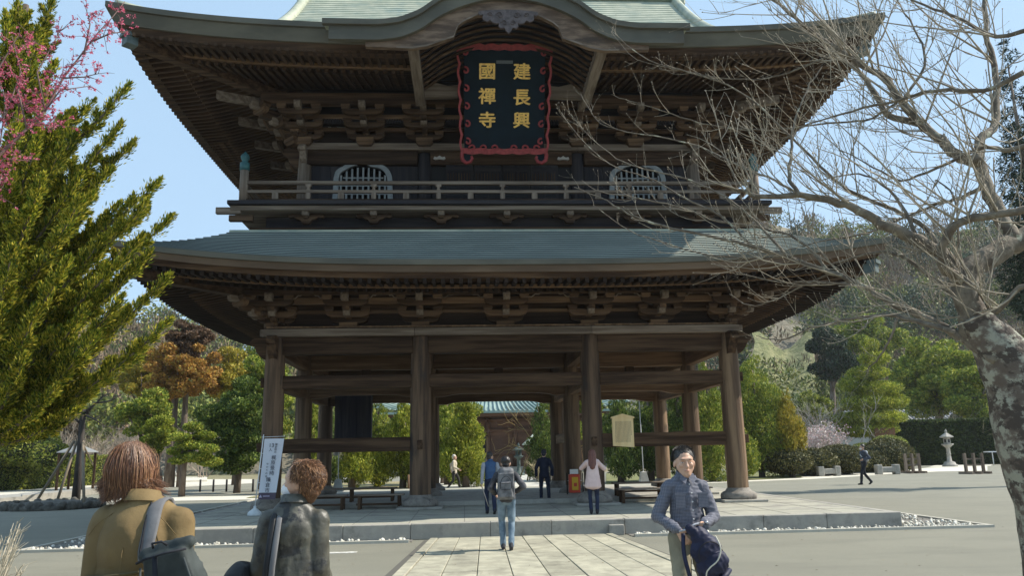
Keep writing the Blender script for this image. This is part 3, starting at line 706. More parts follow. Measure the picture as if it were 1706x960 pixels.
# doors
for k in range(4):
    x0 = -1.56+k*.785; d = boxp(x0+.01,x0+.775,UY0-.13,UY0-.06,8.0,9.49,'door','sootz')
    MBt = MB()
    for (a,c_,z0,z1) in ((.04,.745,9.30,9.42),): d2 = MB().box(x0+a,x0+c_,UY0-.145,UY0-.132,z0,z1).build('door_panel', WD['sootx'], d)
    for q in range(9): MB().box(x0+.06+q*.075,x0+.085+q*.075,UY0-.15,UY0-.132,8.92,9.24).build('lattice_bar', WD['darkz'], d)
    for z in (8.86,8.62,8.38,8.14):
        for q in range(2):
            xx = x0+.08+q*.33; MB().prism([(xx,z),(xx+.03,z+.05),(xx+.09,z+.09),(xx+.15,z+.105),(xx+.21,z+.09),(xx+.27,z+.05),(xx+.30,z),(xx+.30,z-.08),(xx,z-.08)],'y',UY0-.15,UY0-.132).build('door_cusp', VOID, d)
for sx in (-1,1):
    pk = [(-.14,.0),(-.12,.06),(-.06,.04),(0,.09),(.06,.04),(.12,.06),(.14,0),(.1,-.03),(0,-.01),(-.1,-.03)]
    MB().prism([(sx*1.72+q[0]*1.2,9.63+q[1]) for q in pk],'y',UY0-.25,UY0-.18).build('pale_carving', mat('pale_horn',(0,0,0)), G)
# ---------- undulating front gable (karahafu)
KX = [0,.35,.7,1.2,1.63,2.05,2.5,3.0,4.27]; KZ = [12.50,12.49,12.43,12.25,12.02,11.68,11.48,11.41,11.42]
def zk(x): 
    xa = abs(x); return sum(interp(KX,KZ,xa+d) for d in (-.12,-.06,0,.06,.12))/5 if xa > .12 else 12.495
KXS = np.linspace(-4.27,4.27,121)
kg = empty('temp', (0,0,0)); bpy.data.objects.remove(kg)
b = MB(); ys = [-3.86]; NK = 26
rows = []
for j in range(NK+1):
    Y = lerp(-3.84,3.0,(j/NK)**1.2); rows.append([(x, Y, max(zk(x)+.05*(Y+3.84), zup(max(0,Y+3.35))-.1 if Y > -3.3 else 0) + (.012 if j%2 else 0)) for x in KXS])
m_ = len(KXS); vs = [p for r in rows for p in r]
fs = [(j*m_+i, j*m_+i+1, (j+1)*m_+i+1, (j+1)*m_+i) for j in range(NK) for i in range(m_-1)]
b.add(vs, fs, True); kroof = b.build('curved_gable', COPPER, G)
def band(f_top, f_bot, y0, y1, xs, name, m, par):
    b = MB(); vs = []
    for x in xs: vs += [(x,y0,f_top(x)),(x,y1,f_top(x)),(x,y1,f_bot(x)),(x,y0,f_bot(x))]
    nn = len(xs); fs = [(i*4+k,(i+1)*4+k,(i+1)*4+(k+1)%4,i*4+(k+1)%4) for i in range(nn-1) for k in range(4)]+[(3,2,1,0),((nn-1)*4,(nn-1)*4+1,(nn-1)*4+2,(nn-1)*4+3)]
    fs = [tuple(reversed(f)) for f in fs]
    b.add(vs, fs); return b.build(name, m, par)
band(lambda x: zk(x)+.02, lambda x: zk(x)-.11, -3.90, -3.78, KXS, 'gable_lip', FASCIA, kroof)
nn_ = [x for x in KXS if abs(x) < 4.15]
band(lambda x: zk(x)-.112, lambda x: zk(x)-.45, -3.82, -3.70, nn_, 'gable_fascia', FASCIA, kroof)
# ridge roll of seam caps along the crest of the curve, as short rolls
for k in range(26):
    for sx in (-1,1):
        x = 1.25+k*.075; 
        MB().tube([(sx*x,-3.8+.0,zk(x)+.03),(sx*(x+.02),-3.45,zk(x)+.045)],.022,5).build('seam_roll', COPPER if sx < 0 else mat('pale_seam',(.42,.42,.36),.6), kroof)
def kb_bot(x):
    xa = abs(x); return interp([0,.3,.75,1.05,1.2,1.24,1.27,1.33,1.6,1.9,2.25,3.3],[11.72,11.72,11.66,11.50,11.36,11.20,11.10,11.08,10.98,10.86,10.80,10.84],xa)
xb = sorted(set([x for x in np.linspace(-3.3,3.3,141)]))
kbw = mat('grained_gable_board', (.08,.05,.032), .75, var=(.22,.15,.10), var_scale=3.5, stretch=(.35,1,1.6), bump=.006, bump_scale=20, wear=((.06,.042,.03),2.5,.5,.7,(.4,1,1.5)), spec=.3)
band(lambda x: zk(x)-.452, kb_bot, -3.72, -3.60, xb, 'gable_board', kbw, kroof)
band(lambda x: kb_bot(x)+.035, lambda x: kb_bot(x)-.004, -3.735, -3.721, [x for x in xb if abs(x) < 2.6], 'board_edge', WD['railx'], kroof)
# pendant carving
half = [(0,-.42),(.06,-.36),(.10,-.28),(.18,-.30),(.24,-.24),(.22,-.17),(.30,-.18),(.38,-.15),(.43,-.09),(.50,-.13),(.58,-.10),(.62,-.03),(.60,.05),(.66,.03),(.72,.07),(.70,.13),(.55,.15),(.3,.17),(0,.18)]
pts = half+[(-x,z) for x,z in half[::-1][1:-1]]
pd = MB().prism([(x*.98,11.60+z) for x,z in pts],'y',-3.80,-3.74).build('pendant_carving', mat('carving_mauve', (.065,.05,.048), .75, var=(.12,.095,.09), var_scale=9, bump=.012, bump_scale=30), kroof)
for sx in (-1,1):
    for (cx_,cz,r) in ((.2,.03,.085),(.42,.05,.06),(.1,-.16,.07)):
        pp = [(sx*(cx_+r*(1-t/10)*math.cos(t)), -3.81, 11.60+cz+r*(1-t/10)*math.sin(t)) for t in np.linspace(0,8,18)]
        MB().tube(pp,.013,5).build('scroll', MATS['carving_mauve'], pd)
# curved ribs behind the gable board and back wall
for j in range(9):
    Y = -3.35+j*.24
    MB().tube([(x,Y,zk(x)-.62-.02*j-.55*max(0,(abs(x)-1.2))*0) for x in np.linspace(-2.25,2.25,41)],.045,5).build('curved_rib', WD['darkx'], kroof)
b = MB()
rows = [[(x,Y,zk(x)-.56-.012*(Y+3.6)) for x in np.linspace(-2.35,2.35,61)] for Y in (-3.6,-.6)]
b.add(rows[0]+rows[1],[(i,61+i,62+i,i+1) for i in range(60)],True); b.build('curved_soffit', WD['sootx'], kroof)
MB().box(-2.3,2.3,-.9,-.8,10.9,12.1).build('gable_back', WD['sootx'], kroof)
for sx in (-1,1):
    q0 = Vector((sx*2.22,-3.55,10.86)); q1 = Vector((sx*2.18,-1.0,10.62)); dx = Vector((.12,0,0)); up = Vector((0,0,.24))
    MB().hexa([q0-dx,q0+dx,q1-dx,q1+dx,q0-dx+up,q0+dx+up,q1-dx+up,q1+dx+up]).build('outrigger_beam', WD['raily'], kroof)
    # scroll-carved beams either side of the plaque
    bev(MB().prism([(sx*1.2,10.75),(sx*2.1,10.72),(sx*2.1,11.1),(sx*1.8,11.14),(sx*1.45,11.05),(sx*1.2,11.08)],'y',-1.32,-1.16).build('rainbow_beam', WD['railx'], kroof),.01)
# ================= things hung on and set round the gate =================
def text_mesh(body, size, depth, mt, parent, loc, rot=(PI/2,0,0), name='character', bold=0., ax='CENTER'):
    cv = bpy.data.curves.new(name, 'FONT'); cv.body = body; cv.size = size; cv.extrude = depth; cv.align_x = ax; cv.align_y = 'CENTER'; cv.offset = bold
    cv.resolution_u = 3
    to = bpy.data.objects.new(name, cv); COL.objects.link(to)
    me = bpy.data.meshes.new_from_object(to.evaluated_get(C.evaluated_depsgraph_get())); bpy.data.objects.remove(to); bpy.data.curves.remove(cv)
    me.name = name; me.materials.clear(); me.materials.append(mt)
    return put(name, me, parent, loc, rot)
RED = mat('scroll_red', (.20,.020,.022), .6, var=(.30,.04,.04), var_scale=12, bump=.003)
GOLD = mat('gold_leaf', (.83,.56,.16), .35, .6, var=(.6,.38,.12), var_scale=14)
PLQ = mat('plaque_ink', (.005,.012,.018), .7, var=(.007,.017,.025), var_scale=3, spec=.12)
PQ = empty('name_plaque', (.0,-.95,9.16), local=True); PQ.scale = (1.06,1,1.0)
PQ.rotation_euler = (math.radians(24),0,0)
tag(PQ, 'tall dark name plaque with gold characters and red scrolled frame under the curved gable', 'plaque')
WQ, HQ = 1.10, 2.85
MB().box(-WQ+.12,WQ-.12,-.03,.05,.28,HQ-.10).build('board', PLQ, PQ)
def wavy(pts_c, amp, n, wd, y0, y1, nm):
    pass
b = MB()   # top rail with cloud edge
top = [(-WQ-.02,HQ-.16)]
xs = np.linspace(-WQ,WQ,61)
up_ = [(x, HQ+.015+.045*abs(math.sin((x+WQ)/(2*WQ)*PI*7))) for x in xs]; lo_ = [(x, HQ-.085-.03*abs(math.cos((x+WQ)/(2*WQ)*PI*7))) for x in xs[::-1]]
b.prism(up_+lo_,'y',-.11,-.02); b.build('frame_top', RED, PQ)
for sx in (-1,1):
    zs = np.linspace(.18,HQ,81); f = lambda z: (z-.18)/(HQ-.18)
    tap = lambda z: lerp(.94,1.0,f(z))
    o = [(sx*(WQ*tap(z)+.02+.04*abs(math.sin(f(z)*PI*6.0))), z) for z in zs]; i_ = [(sx*(WQ*tap(z)-.045+.055*abs(math.sin(f(z)*PI*6.0))), z) for z in zs[::-1]]
    p = o+i_
    if sx < 0: p = p[::-1]
    MB().prism(p,'y',-.11,-.02).build('frame_side', RED, PQ)
    for k in range(6):
        zc = .18+(HQ-.18)*(k+.62)/6; xc = sx*(WQ*tap(zc)-.125)
        pp = [(xc+sx*(-.02)+sx*.085*(1-t/7)*math.cos(t+1.2), -.085, zc+.095*(1-t/7)*math.sin(t+1.2)) for t in np.linspace(0,5.6,16)]
        MB().tube(pp,.028,6).build('frame_scroll', RED, PQ)
    # hanging loop at the foot
    xc = sx*(WQ*.94-.12)
    pp = [(xc+sx*.10, -.06, .24),(xc+sx*.13,-.06,.10),(xc+sx*.11,-.06,-.02),(xc+sx*.02,-.06,-.09),(xc-sx*.08,-.06,-.06),(xc-sx*.13,-.06,.03),(xc-sx*.10,-.06,.09)]
    MB().tube(pp,[.05,.05,.05,.05,.045,.04,.03],7).build('frame_foot', RED, PQ)
    MB().prism([(xc-.10,.22),(xc+.10,.22),(xc+.10,.0),(xc,-.07),(xc-.10,0)],'y',-.035,-.0).build('foot_board', PLQ, PQ)
    # ears at the top corners
    MB().tube([(sx*(WQ-.02),-.06,HQ-.06),(sx*(WQ+.14),-.06,HQ-.06),(sx*(WQ+.32),-.05,HQ-.02),(sx*(WQ+.40),-.05,HQ+.06)],[.05,.04,.03,.02],6).build('frame_ear', RED, PQ)
xs = np.linspace(-WQ*.94,WQ*.94,61)
MB().prism([(x,.26+.035*abs(math.sin(x*8))) for x in xs]+[(x,.16-.03*abs(math.cos(x*8))) for x in xs[::-1]],'y',-.10,-.02).build('frame_bottom', RED, PQ)
for k in range(6):
    xc = (-.78,-.5,-.22,.22,.5,.78)[k]; s_ = 1 if xc > 0 else -1
    pp = [(xc+s_*.085*(1-t/7)*math.cos(t), -.085, .30+.085*(1-t/7)*math.sin(t)) for t in np.linspace(0,5.6,16)]
    MB().tube(pp,.026,6).build('frame_scroll', RED, PQ)
for ch, x, z in (('國',-.42,2.20),('禪',-.42,1.58),('寺',-.42,.98),('建',.42,2.20),('長',.42,1.56),('興',.42,.98)):
    g_ = text_mesh(ch, .43, .018, GOLD, PQ, (x,-.055,z)); me_ = g_.data
    co = np.empty(len(me_.vertices)*3); me_.vertices.foreach_get('co', co); co = co.reshape(-1,3); nv = len(co)
    bmx = bmesh.new(); bmx.from_mesh(me_)
    for (dx,dz,dd) in ((.011,0,.002),(-.011,0,-.002),(0,.009,.004),(0,-.009,-.004)):
        m2 = bmx.copy() if False else None
        bt = bmesh.new(); bt.from_mesh(me_); bmesh.ops.translate(bt, verts=bt.verts, vec=(dx,dz,dd)); tmp_ = bpy.data.meshes.new('tmp'); bt.to_mesh(tmp_); bt.free(); bmx.from_mesh(tmp_); bpy.data.meshes.remove(tmp_)
    bmx.to_mesh(me_); bmx.free()
MB().box(-.2,.2,-.045,-.031,2.42,2.50).build('grey_slat', mat('slat_grey',(.10,.12,.13),.6), PQ)
# ---- notice board on the beam
nb = empty('notice_board', (2.96,-.16,1.75)); tag(nb, 'pale wooden notice board with pointed top hung on the right hand beam', 'notice board')
PALEW = mat('pale_board_wood', (.66,.47,.22), .7, var=(.76,.58,.30), var_scale=5, stretch=(1,1,.1), bump=.001)
bev(MB().prism([(2.69,1.74),(3.24,1.70),(3.24,2.44),(2.965,2.52),(2.69,2.44)],'y',-.17,-.12).build('panel', PALEW, nb), .006)
MB().prism([(2.66,2.43),(2.965,2.505),(3.27,2.43),(3.27,2.47),(2.965,2.55),(2.66,2.47)],'y',-.19,-.11).build('cap_rail', PALEW, nb)
b = MB(); rt = random.Random(2)
for k in range(13):
    x = 3.17-k*.033; z = 2.36
    zb = 1.84 if k else 2.0
    while z > zb:
        h_ = rt.uniform(.012,.02); b.box(x-.006,x+.006,-.1725,-.1705,z-h_,z); z -= h_+.006
tag(b.build('ink_columns', mat('faded_ink',(.16,.12,.08),.8), nb), kind='stuff')
# ---- banner
B0 = gp0 = None
def gp(x, y, z=0.):
    d = cf+cr*(x-853)/FPX+cu*(480-y)/FPX
    return Vector(cam_pos+d*((z-cam_pos[2])/d[2]))
q = gp(424,860,.3); bn = empty('banner_flag', (q.x,q.y,.3), local=True); tag(bn, 'white vertical cloth banner on a thin white pole with a round weighted base', 'banner')
WPL = mat('white_plastic', (.75,.76,.76), .4)
b = MB(); b.lathe([(.16,0),(.165,.03),(.15,.08),(.09,.13),(.035,.17),(.03,.22)],(0,0,0),18); b.build('base', mat('base_white',(.62,.66,.67),.5,var=(.5,.54,.55),var_scale=6), bn)
lean = .13
MB().tube([(0,0,.2),(lean,0,1.86)],.012,8).build('pole', WPL, bn)
MB().tube([(lean-.04,0,1.80),(lean+.50,-.02,1.81)],.007,6).build('cross_bar', WPL, bn)
b = MB(); NX, NZ = 8, 18; vs = []
def bpt(u, v, off=0):
    x = .03+lean*(.25+.72*v)+.455*u+ .0*v - .05*(1-v)*u; z = .36+1.40*v; y = -.01+.03*math.sin(u*5+v*3)*(1-v*.6)+off
    return (x,y,z)
for off in (0,.004):
    vs += [bpt(i/NX,j/NZ,off) for j in range(NZ+1) for i in range(NX+1)]
fs = [(j*(NX+1)+i, j*(NX+1)+i+1,(j+1)*(NX+1)+i+1,(j+1)*(NX+1)+i) for j in range(NZ) for i in range(NX)]
fs += [tuple(reversed([a+(NX+1)*(NZ+1) for a in f])) for f in fs]
clo = mat('banner_cloth', (.80,.82,.88), .8, trans=.25)
foot = mat('banner_foot', (.09,.07,.10), .8)
b.add(vs, fs, True); o_ = b.build('cloth', clo, bn); o_.data.materials.append(foot)
for p_ in o_.data.polygons:
    if p_.center.z < .36+.16: p_.material_index = 1
INK = mat('banner_ink', (.03,.03,.05), .8)
def btext(t, u, v, s): 
    p = bpt(u,v,-.008); text_mesh(t, s, .001, INK, bn, (p[0],p[1]-.014,p[2]), name='lettering')
btext('13',.42,.885,.13); btext('人',.40,.81,.085)
for i, ch in enumerate('鎌倉殿の'): btext(ch,.66,.90-i*.042,.06)
for i, ch in enumerate('梶原景時'): btext(ch,.62,.68-i*.085,.115)
for i, ch in enumerate('ゆかりの地'): btext(ch,.32,.58-i*.052,.055)
for i, ch in enumerate('鎌倉市'): btext(ch,.47,.32-i*.088,.115)
p = bpt(.12,.055,-.01)
MB().prism([(p[0]-.03,p[2]-.03),(p[0]+.04,p[2]-.03),(p[0]+.005,p[2]+.035)],'y',p[1]-.016,p[1]-.013).build('emblem', mat('emblem_lilac',(.5,.45,.6),.8), bn)
b = MB()
for k in range(9): b.box(p[0]+.06+k*.028,p[0]+.08+k*.028,p[1]-.016,p[1]-.013,p[2]-.012,p[2]+.012)
b.build('small_print', MATS['emblem_lilac'], bn)
for v in (.0,.27,.5,.75): 
    pz = bpt(0,v); MB().tube([(lean*(.1+.79*v)-.01+.0,0,pz[2]+.01),(pz[0]+.01,pz[1],pz[2]+.01)],.008,5).build('loop', WPL, bn)
# ---- thin poles in concrete cones
for (x, y, h, lab) in ((1073,806,3.2,'thin white pole in a pale concrete cone behind the right bay'),(563,820,2.6,'thin white pole in a grey concrete cone behind the left bay')):
    q = gp(x,y,.42); t = empty('rod_stand', (q.x,q.y,.3)); tag(t, lab, 'pole', 'poles standing in concrete cones')
    MB().lathe([(.24,0),(.24,.03),(.14,.40),(.12,.42),(.05,.43)],(q.x,q.y,.42),4,False,PI/4).build('cone_base', mat('cone_concrete',(.42,.42,.38),.85,var=(.5,.5,.46),var_scale=8), t)
    MB().tube([(q.x,q.y,.8),(q.x-.03,q.y,.42+h)],.018,8).build('pole', WPL, t)
# ---- benches
def bench(x0, x1, y, z, lab, dp=.42, h=.36, grp='low wooden benches between the columns', pale=False):
    t = empty('bench', ((x0+x1)/2,y,z)); tag(t, lab, 'bench', grp); m = 'rail'
    for k in range(3): bev(MB().box(x0,x1,y-dp/2+k*dp/3+.006,y-dp/2+(k+1)*dp/3-.006,z+h-.035,z+h+.003*(k%2)).build('slat', WD[m+'x'], t), .005)
    n = max(2,int((x1-x0)/1.2)+1)
    for i in range(n):
        x = lerp(x0+.12,x1-.12,i/(n-1))
        for yy in (y-dp/2+.05,y+dp/2-.05): bev(MB().box(x-.035,x+.035,yy-.03,yy+.03,z,z+h-.036).build('leg', WD['darkz'], t), .004)
    MB().box(x0+.05,x1-.05,y-dp/2+.035,y-dp/2+.06,z+.10,z+.15).build('stretcher', WD['darkx'], t)
bench(-3.85,-2.62,.28,.3,'plank bench just left of the left central column'); bench(-5.45,-4.05,.38,.3,'plank bench behind the curly haired woman near the left corner column')
bench(2.85,5.3,.40,.3,'long plank bench inside the right bay behind the standing man', .5); bench(2.9,5.5,1.35,.42,'rear plank bench on the inner floor of the right bay', .4)
bench(-5.3,-2.9,1.5,.42,'rear plank bench on the inner floor of the left bay', .4)
t = empty('document_tray', (5.25,.2,.66)); tag(t, 'flat white sheet lying on the bench by the right corner column', 'paper')
MB().box(4.9,5.25,.22,.42,.668,.675).build('sheet', mat('paper',(.8,.79,.74),.8), t)
# ---- extinguisher stand
q = gp(958,824,.42); t = empty('extinguisher_stand', (q.x,q.y,.42)); tag(t, 'red extinguisher box with yellow and orange front beside the right central column', 'extinguisher box')
ORR = mat('signal_red',(.62,.06,.02),.45); 
bev(MB().box(q.x-.17,q.x+.15,q.y-.1,q.y+.1,.46,.98).build('box', ORR, t), .02)
MB().box(q.x-.09,q.x+.09,q.y-.112,q.y-.101,.54,.90).build('yellow_panel', mat('signal_yellow',(.75,.45,.02),.5), t)
MB().box(q.x-.04,q.x+.05,q.y-.12,q.y-.1125,.64,.74).build('red_patch', ORR, t)
MB().box(q.x-.13,q.x+.11,q.y-.03,q.y+.0,.985,1.12).build('white_card', mat('paper',(0,0,0)), t)
for dx in (-.22,.24): MB().tube([(q.x+dx,q.y,.42),(q.x+dx,q.y,1.02)],.018,6).build('post', VOID, t)
MB().tube([(q.x-.22,q.y,.80),(q.x+.24,q.y,.80)],.006,5).build('rail', WPL, t)
# ---- rear hall seen through the gate
HY = 47.
HW = mat('hall_wood', (.085,.04,.022), .75, var=(.15,.075,.042), var_scale=1.5, stretch=(.2,1,1), bump=.004)
HC = mat('hall_roof_copper', (.20,.29,.27), .6, var=(.28,.37,.34), var_scale=1.2)
hall = empty('rear_hall', (1.6,HY,0)); tag(hall, 'brown wooden hall with pale turquoise copper roof seen through the central bay', 'hall')
MB().box(-6.5,9.5,HY+.2,HY+8,.5,5.1).build('wall', HW, hall)
for x in (-6,-3.6,-1.3,.95,3.2,5.5,7.8,9.2):
    MB().lathe([(.2,.5),(.2,5.1)],(x,HY+.15,0),10).build('column', HW, hall)
for z0 in (1.5,3.35,4.2,4.8): MB().box(-6.5,9.5,HY-.02,HY+.19,z0,z0+.22).build('beam', HW, hall)
MB().box(-.75,.75,HY-.1,HY+.19,.5,3.0).build('door_opening', VOID, hall)
for dx in (-.85,.85): MB().box(dx-.11,dx+.11,HY-.2,HY+.1,.5,3.1).build('door_post', WD['warmz'], hall)
MB().box(-1.0,1.0,HY-.2,HY+.1,3.0,3.2).build('door_lintel', WD['warmx'], hall)
MB().box(-7,10,HY-1.6,HY+8,.0,.5).build('plinth', STONE, hall)
n = 16; vs = []; NSx = 60
for j in range(n+1):
    t_ = j/n; y = HY-2.4+t_*7; z = 5.0+3.0*t_**1.25
    for i in range(NSx+1):
        u = i/NSx*2-1; hx = lerp(11,5.5,t_); vs.append((1.6+u*hx, y, z+.6*abs(u)**4*(1-t_)))
fs = [(j*(NSx+1)+i, j*(NSx+1)+i+1,(j+1)*(NSx+1)+i+1,(j+1)*(NSx+1)+i) for j in range(n) for i in range(NSx)]
rf = MB().add(vs, fs).build('roof', HC, hall)
for i in range(56):
    u = (i+.5)/56*2-1
    MB().tube([(1.6+u*lerp(11,5.5,t_), HY-2.4+t_*7-.02, 5.05+3.0*t_**1.25+.6*abs(u)**4*(1-t_)) for t_ in (0,.25,.5,.75,1)],.07,5).build('seam', HC, rf)
b = MB(); b.box(-9,12.2,HY-2.45,HY-2.3,4.82,5.0); b.build('eave_edge', HC, rf)
MB().box(-8.6,11.8,HY-2.2,HY,4.6,4.81).build('eave_board', HW, rf)
MB().box(-4,7.2,HY+4.4,HY+5,7.9,8.7).build('ridge', HC, rf)
def lantern(name, x, y, s, m, lab, cat='lantern', grp=None):
    t = empty(name, (x,y,0)); tag(t, lab, cat, grp)
    MB().lathe([(.42,0),(.42,.12),(.34,.14),(.30,.26),(.14,.32),(.11,.7),(.14,.75),(.11,.8),(.12,1.1),(.2,1.18),(.33,1.28),(.33,1.34)],(x,y,0),12).build('shaft', m, t)
    MB().lathe([(.20,1.34),(.22,1.36),(.22,1.66),(.19,1.68)],(x,y,0),6,False).build('fire_box', m, t)
    MB().lathe([(.20,1.68),(.44,1.72),(.42,1.77),(.20,1.90),(.10,1.97),(.06,2.0),(.09,2.06),(.06,2.14),(.01,2.22)],(x,y,0),6,False).build('cap', m, t)
    for k in range(3):
        a = -PI/2+(k-1)*PI/3; MB().box(-.06,.06,-.005,.005,1.42,1.60,rotm(0,0,a+PI/2),(x+.195*math.cos(a),y+.195*math.sin(a),0)).build('window', VOID, t)
    t.scale = (s,s,s)
    return t
BRZ = mat('bronze_green', (.03,.05,.046), .7, var=(.06,.09,.08), var_scale=6)
GRS = mat('weathered_granite', (.30,.285,.25), .9, var=(.38,.36,.32), var_scale=5, bump=.01, bump_scale=30, wear=((.16,.16,.13),4,.52,.7))
lantern('bronze_lantern', at(864,760,58.7).x, 38, 1.05, BRZ, 'green bronze lantern before the hall, right of the doorway')
lantern('bronze_lantern', -1.75, 42, 1.2, BRZ, 'bronze lantern with pale cap before the hall, left of the doorway')
q = Vector((4.4,42,0)); t = empty('incense_kiosk', q); tag(t, 'small kiosk with pale green roof and posts right of the bronze lantern', 'kiosk')
MB().lathe([(1.35,2.2),(1.3,2.28),(.55,2.75),(.1,3.1)],tuple(q),4,False,PI/4).build('roof', mat('kiosk_roof',(.42,.47,.38),.7), t)
for sx in (-.7,.7):
    for sy in (-.7,.7): MB().box(q.x+sx-.06,q.x+sx+.06,q.y+sy-.06,q.y+sy+.06,0,2.2).build('post', HW, t)
MB().box(q.x-.25,q.x+.25,q.y-.1,q.y+.1,.8,1.9).build('white_notice', mat('paper',(0,0,0)), t)
# iron fence in front of the dry grasses
t = empty('iron_fence', (4.2,20,0)); tag(t, 'low dark post fence beside the approach path', 'fence')
for k in range(22): MB().tube([(3.55+.0,18.5+k*.8,0),(3.55,18.5+k*.8,.95)],.035,5).build('post', VOID, t)
for z in (.45,.85): MB().tube([(3.55,18.4,z),(3.55,36,z)],.02,4).build('rail', VOID, t)
t = empty('rope_fence', (-3.5,20,0)); tag(t, 'low wooden post fence left of the approach path', 'fence')
for k in range(14): MB().tube([(-3.45,14.2+k*1.3,0),(-3.45,14.2+k*1.3,.8)],.045,6).build('post', WD['warmz'], t)
for z in (.4,.7): MB().tube([(-3.45,14.2,z),(-3.45,31,z)],.025,4).build('rail', WD['warmy'], t)
# right court: lantern, barriers, stone seats
q = gp(1583,778); lantern('stone_lantern', q.x, q.y, 1.0*(q.y+20.7)/50*1.06, GRS, 'weathered stone lantern in front of the dark clipped hedge')
def barrier(x, y, wpx, hpx, lab):
    q = gp(x,y); D = q.y+20.71; W_ = wpx*D/FPX; H_ = hpx*D/FPX
    t = empty('wooden_barrier', q, local=True); tag(t, lab, 'barrier', 'wooden barriers at the edge of the court'); t.rotation_euler[2] = .15
    for k in (-.5,0,.5):
        for yy in (0,): bev(MB().box(k*W_-.07,k*W_+.07,-.07,.07,0,H_).build('post', WD['railz'], t), .01); MB().box(k*W_-.08,k*W_+.08,-.5,.5,0,.12).build('foot', WD['raily'], t)
    for z in (.42,.72): MB().box(-.55*W_,.55*W_,-.035,.035,H_*z-.04,H_*z+.05).build('rail', WD['railx'], t)
barrier(1522,789,26,32,'leaning wooden barrier beside the round clipped bush'); barrier(1625,790,34,34,'wooden barrier with three posts nearest the cherry trunk')
def sseat(x, y, wpx, lab):
    q = gp(x,y); D = q.y+20.71; W_ = wpx*D/FPX
    t = empty('stone_bench', q, local=True); tag(t, lab, 'stone bench', 'low stone seats at the edge of the court')
    bev(MB().box(-W_/2,W_/2,-.15,.15,.12,.42).build('block', GRS, t), .03)
    for k in (-1,1): bev(MB().box(k*W_/2-.16,k*W_/2+.16,-.2,.2,0,.55).build('end_block', GRS, t), .03)
sseat(1381,794,28,'low stone seat left of the walking man in dark clothes'); sseat(1479,791,30,'low stone seat between the walking man and the leaning barrier')
q = gp(1660,775); t = empty('white_sign_table', q, local=True); tag(t, 'small white topped stand near the foot of the cherry trunk', 'stand')
MB().box(-.7,.7,-.3,.3,.95,1.02).build('top', WPL, t); MB().tube([(-.2,0,0),(-.2,0,.95)],.04,6).build('leg', WPL, t)
# small white tiled building roof far right, small pavilion roof left
TILE = mat('grey_tile', (.22,.225,.235), .6, var=(.40,.40,.41), var_scale=.9, bump=.02, bump_scale=5)
q = at(1545,700,75); t = empty('tiled_house', (q.x,q.y,0)); tag(t, 'low house with pale grey tiled roof behind the clipped hedge', 'house')
PLA = mat('plaster', (.55,.53,.48), .9)
MB().box(q.x-6,q.x+6,q.y,q.y+6,0,3.2).build('wall', PLA, t)
rf = MB().prism([(q.y-1,3.1),(q.y+3,5.0),(q.y+7,3.1),(q.y+7,2.95),(q.y+3,4.8),(q.y-1,2.95)],'x',q.x-6.8,q.x+6.8).build('roof', TILE, t)
for k in range(34): MB().tube([(q.x-6.6+k*.4,q.y-1.02,3.14),(q.x-6.6+k*.4,q.y+3,5.04)],.07,5).build('tile_row', TILE, rf)
q = at(130,752,42); t = empty('garden_shelter', (q.x,q.y,0)); tag(t, 'small shelter with a low grey roof behind the staked tree', 'shelter')
MB().lathe([(1.0,2.05),(.97,2.1),(.15,2.42)],(q.x,q.y,0),4,False,PI/4).build('roof', mat('slate_light',(.20,.21,.21),.7), t)
for sx in (-1,1):
    for sy in (-1,1): MB().box(q.x+sx*.6-.05,q.x+sx*.6+.05,q.y+sy*.6-.05,q.y+sy*.6+.05,0,2.05).build('post', WD['darkz'], t)
# little black posts of a fence at left middle
t = empty('stake_fence', (-12,18,0)); tag(t, 'row of short dark posts in front of the dark evergreen, left of the banner', 'fence')
for k in range(5):
    q = gp(333+k*22,820); MB().tube([(q.x,q.y,0),(q.x,q.y,.6)],.05,6).build('post', VOID, t)
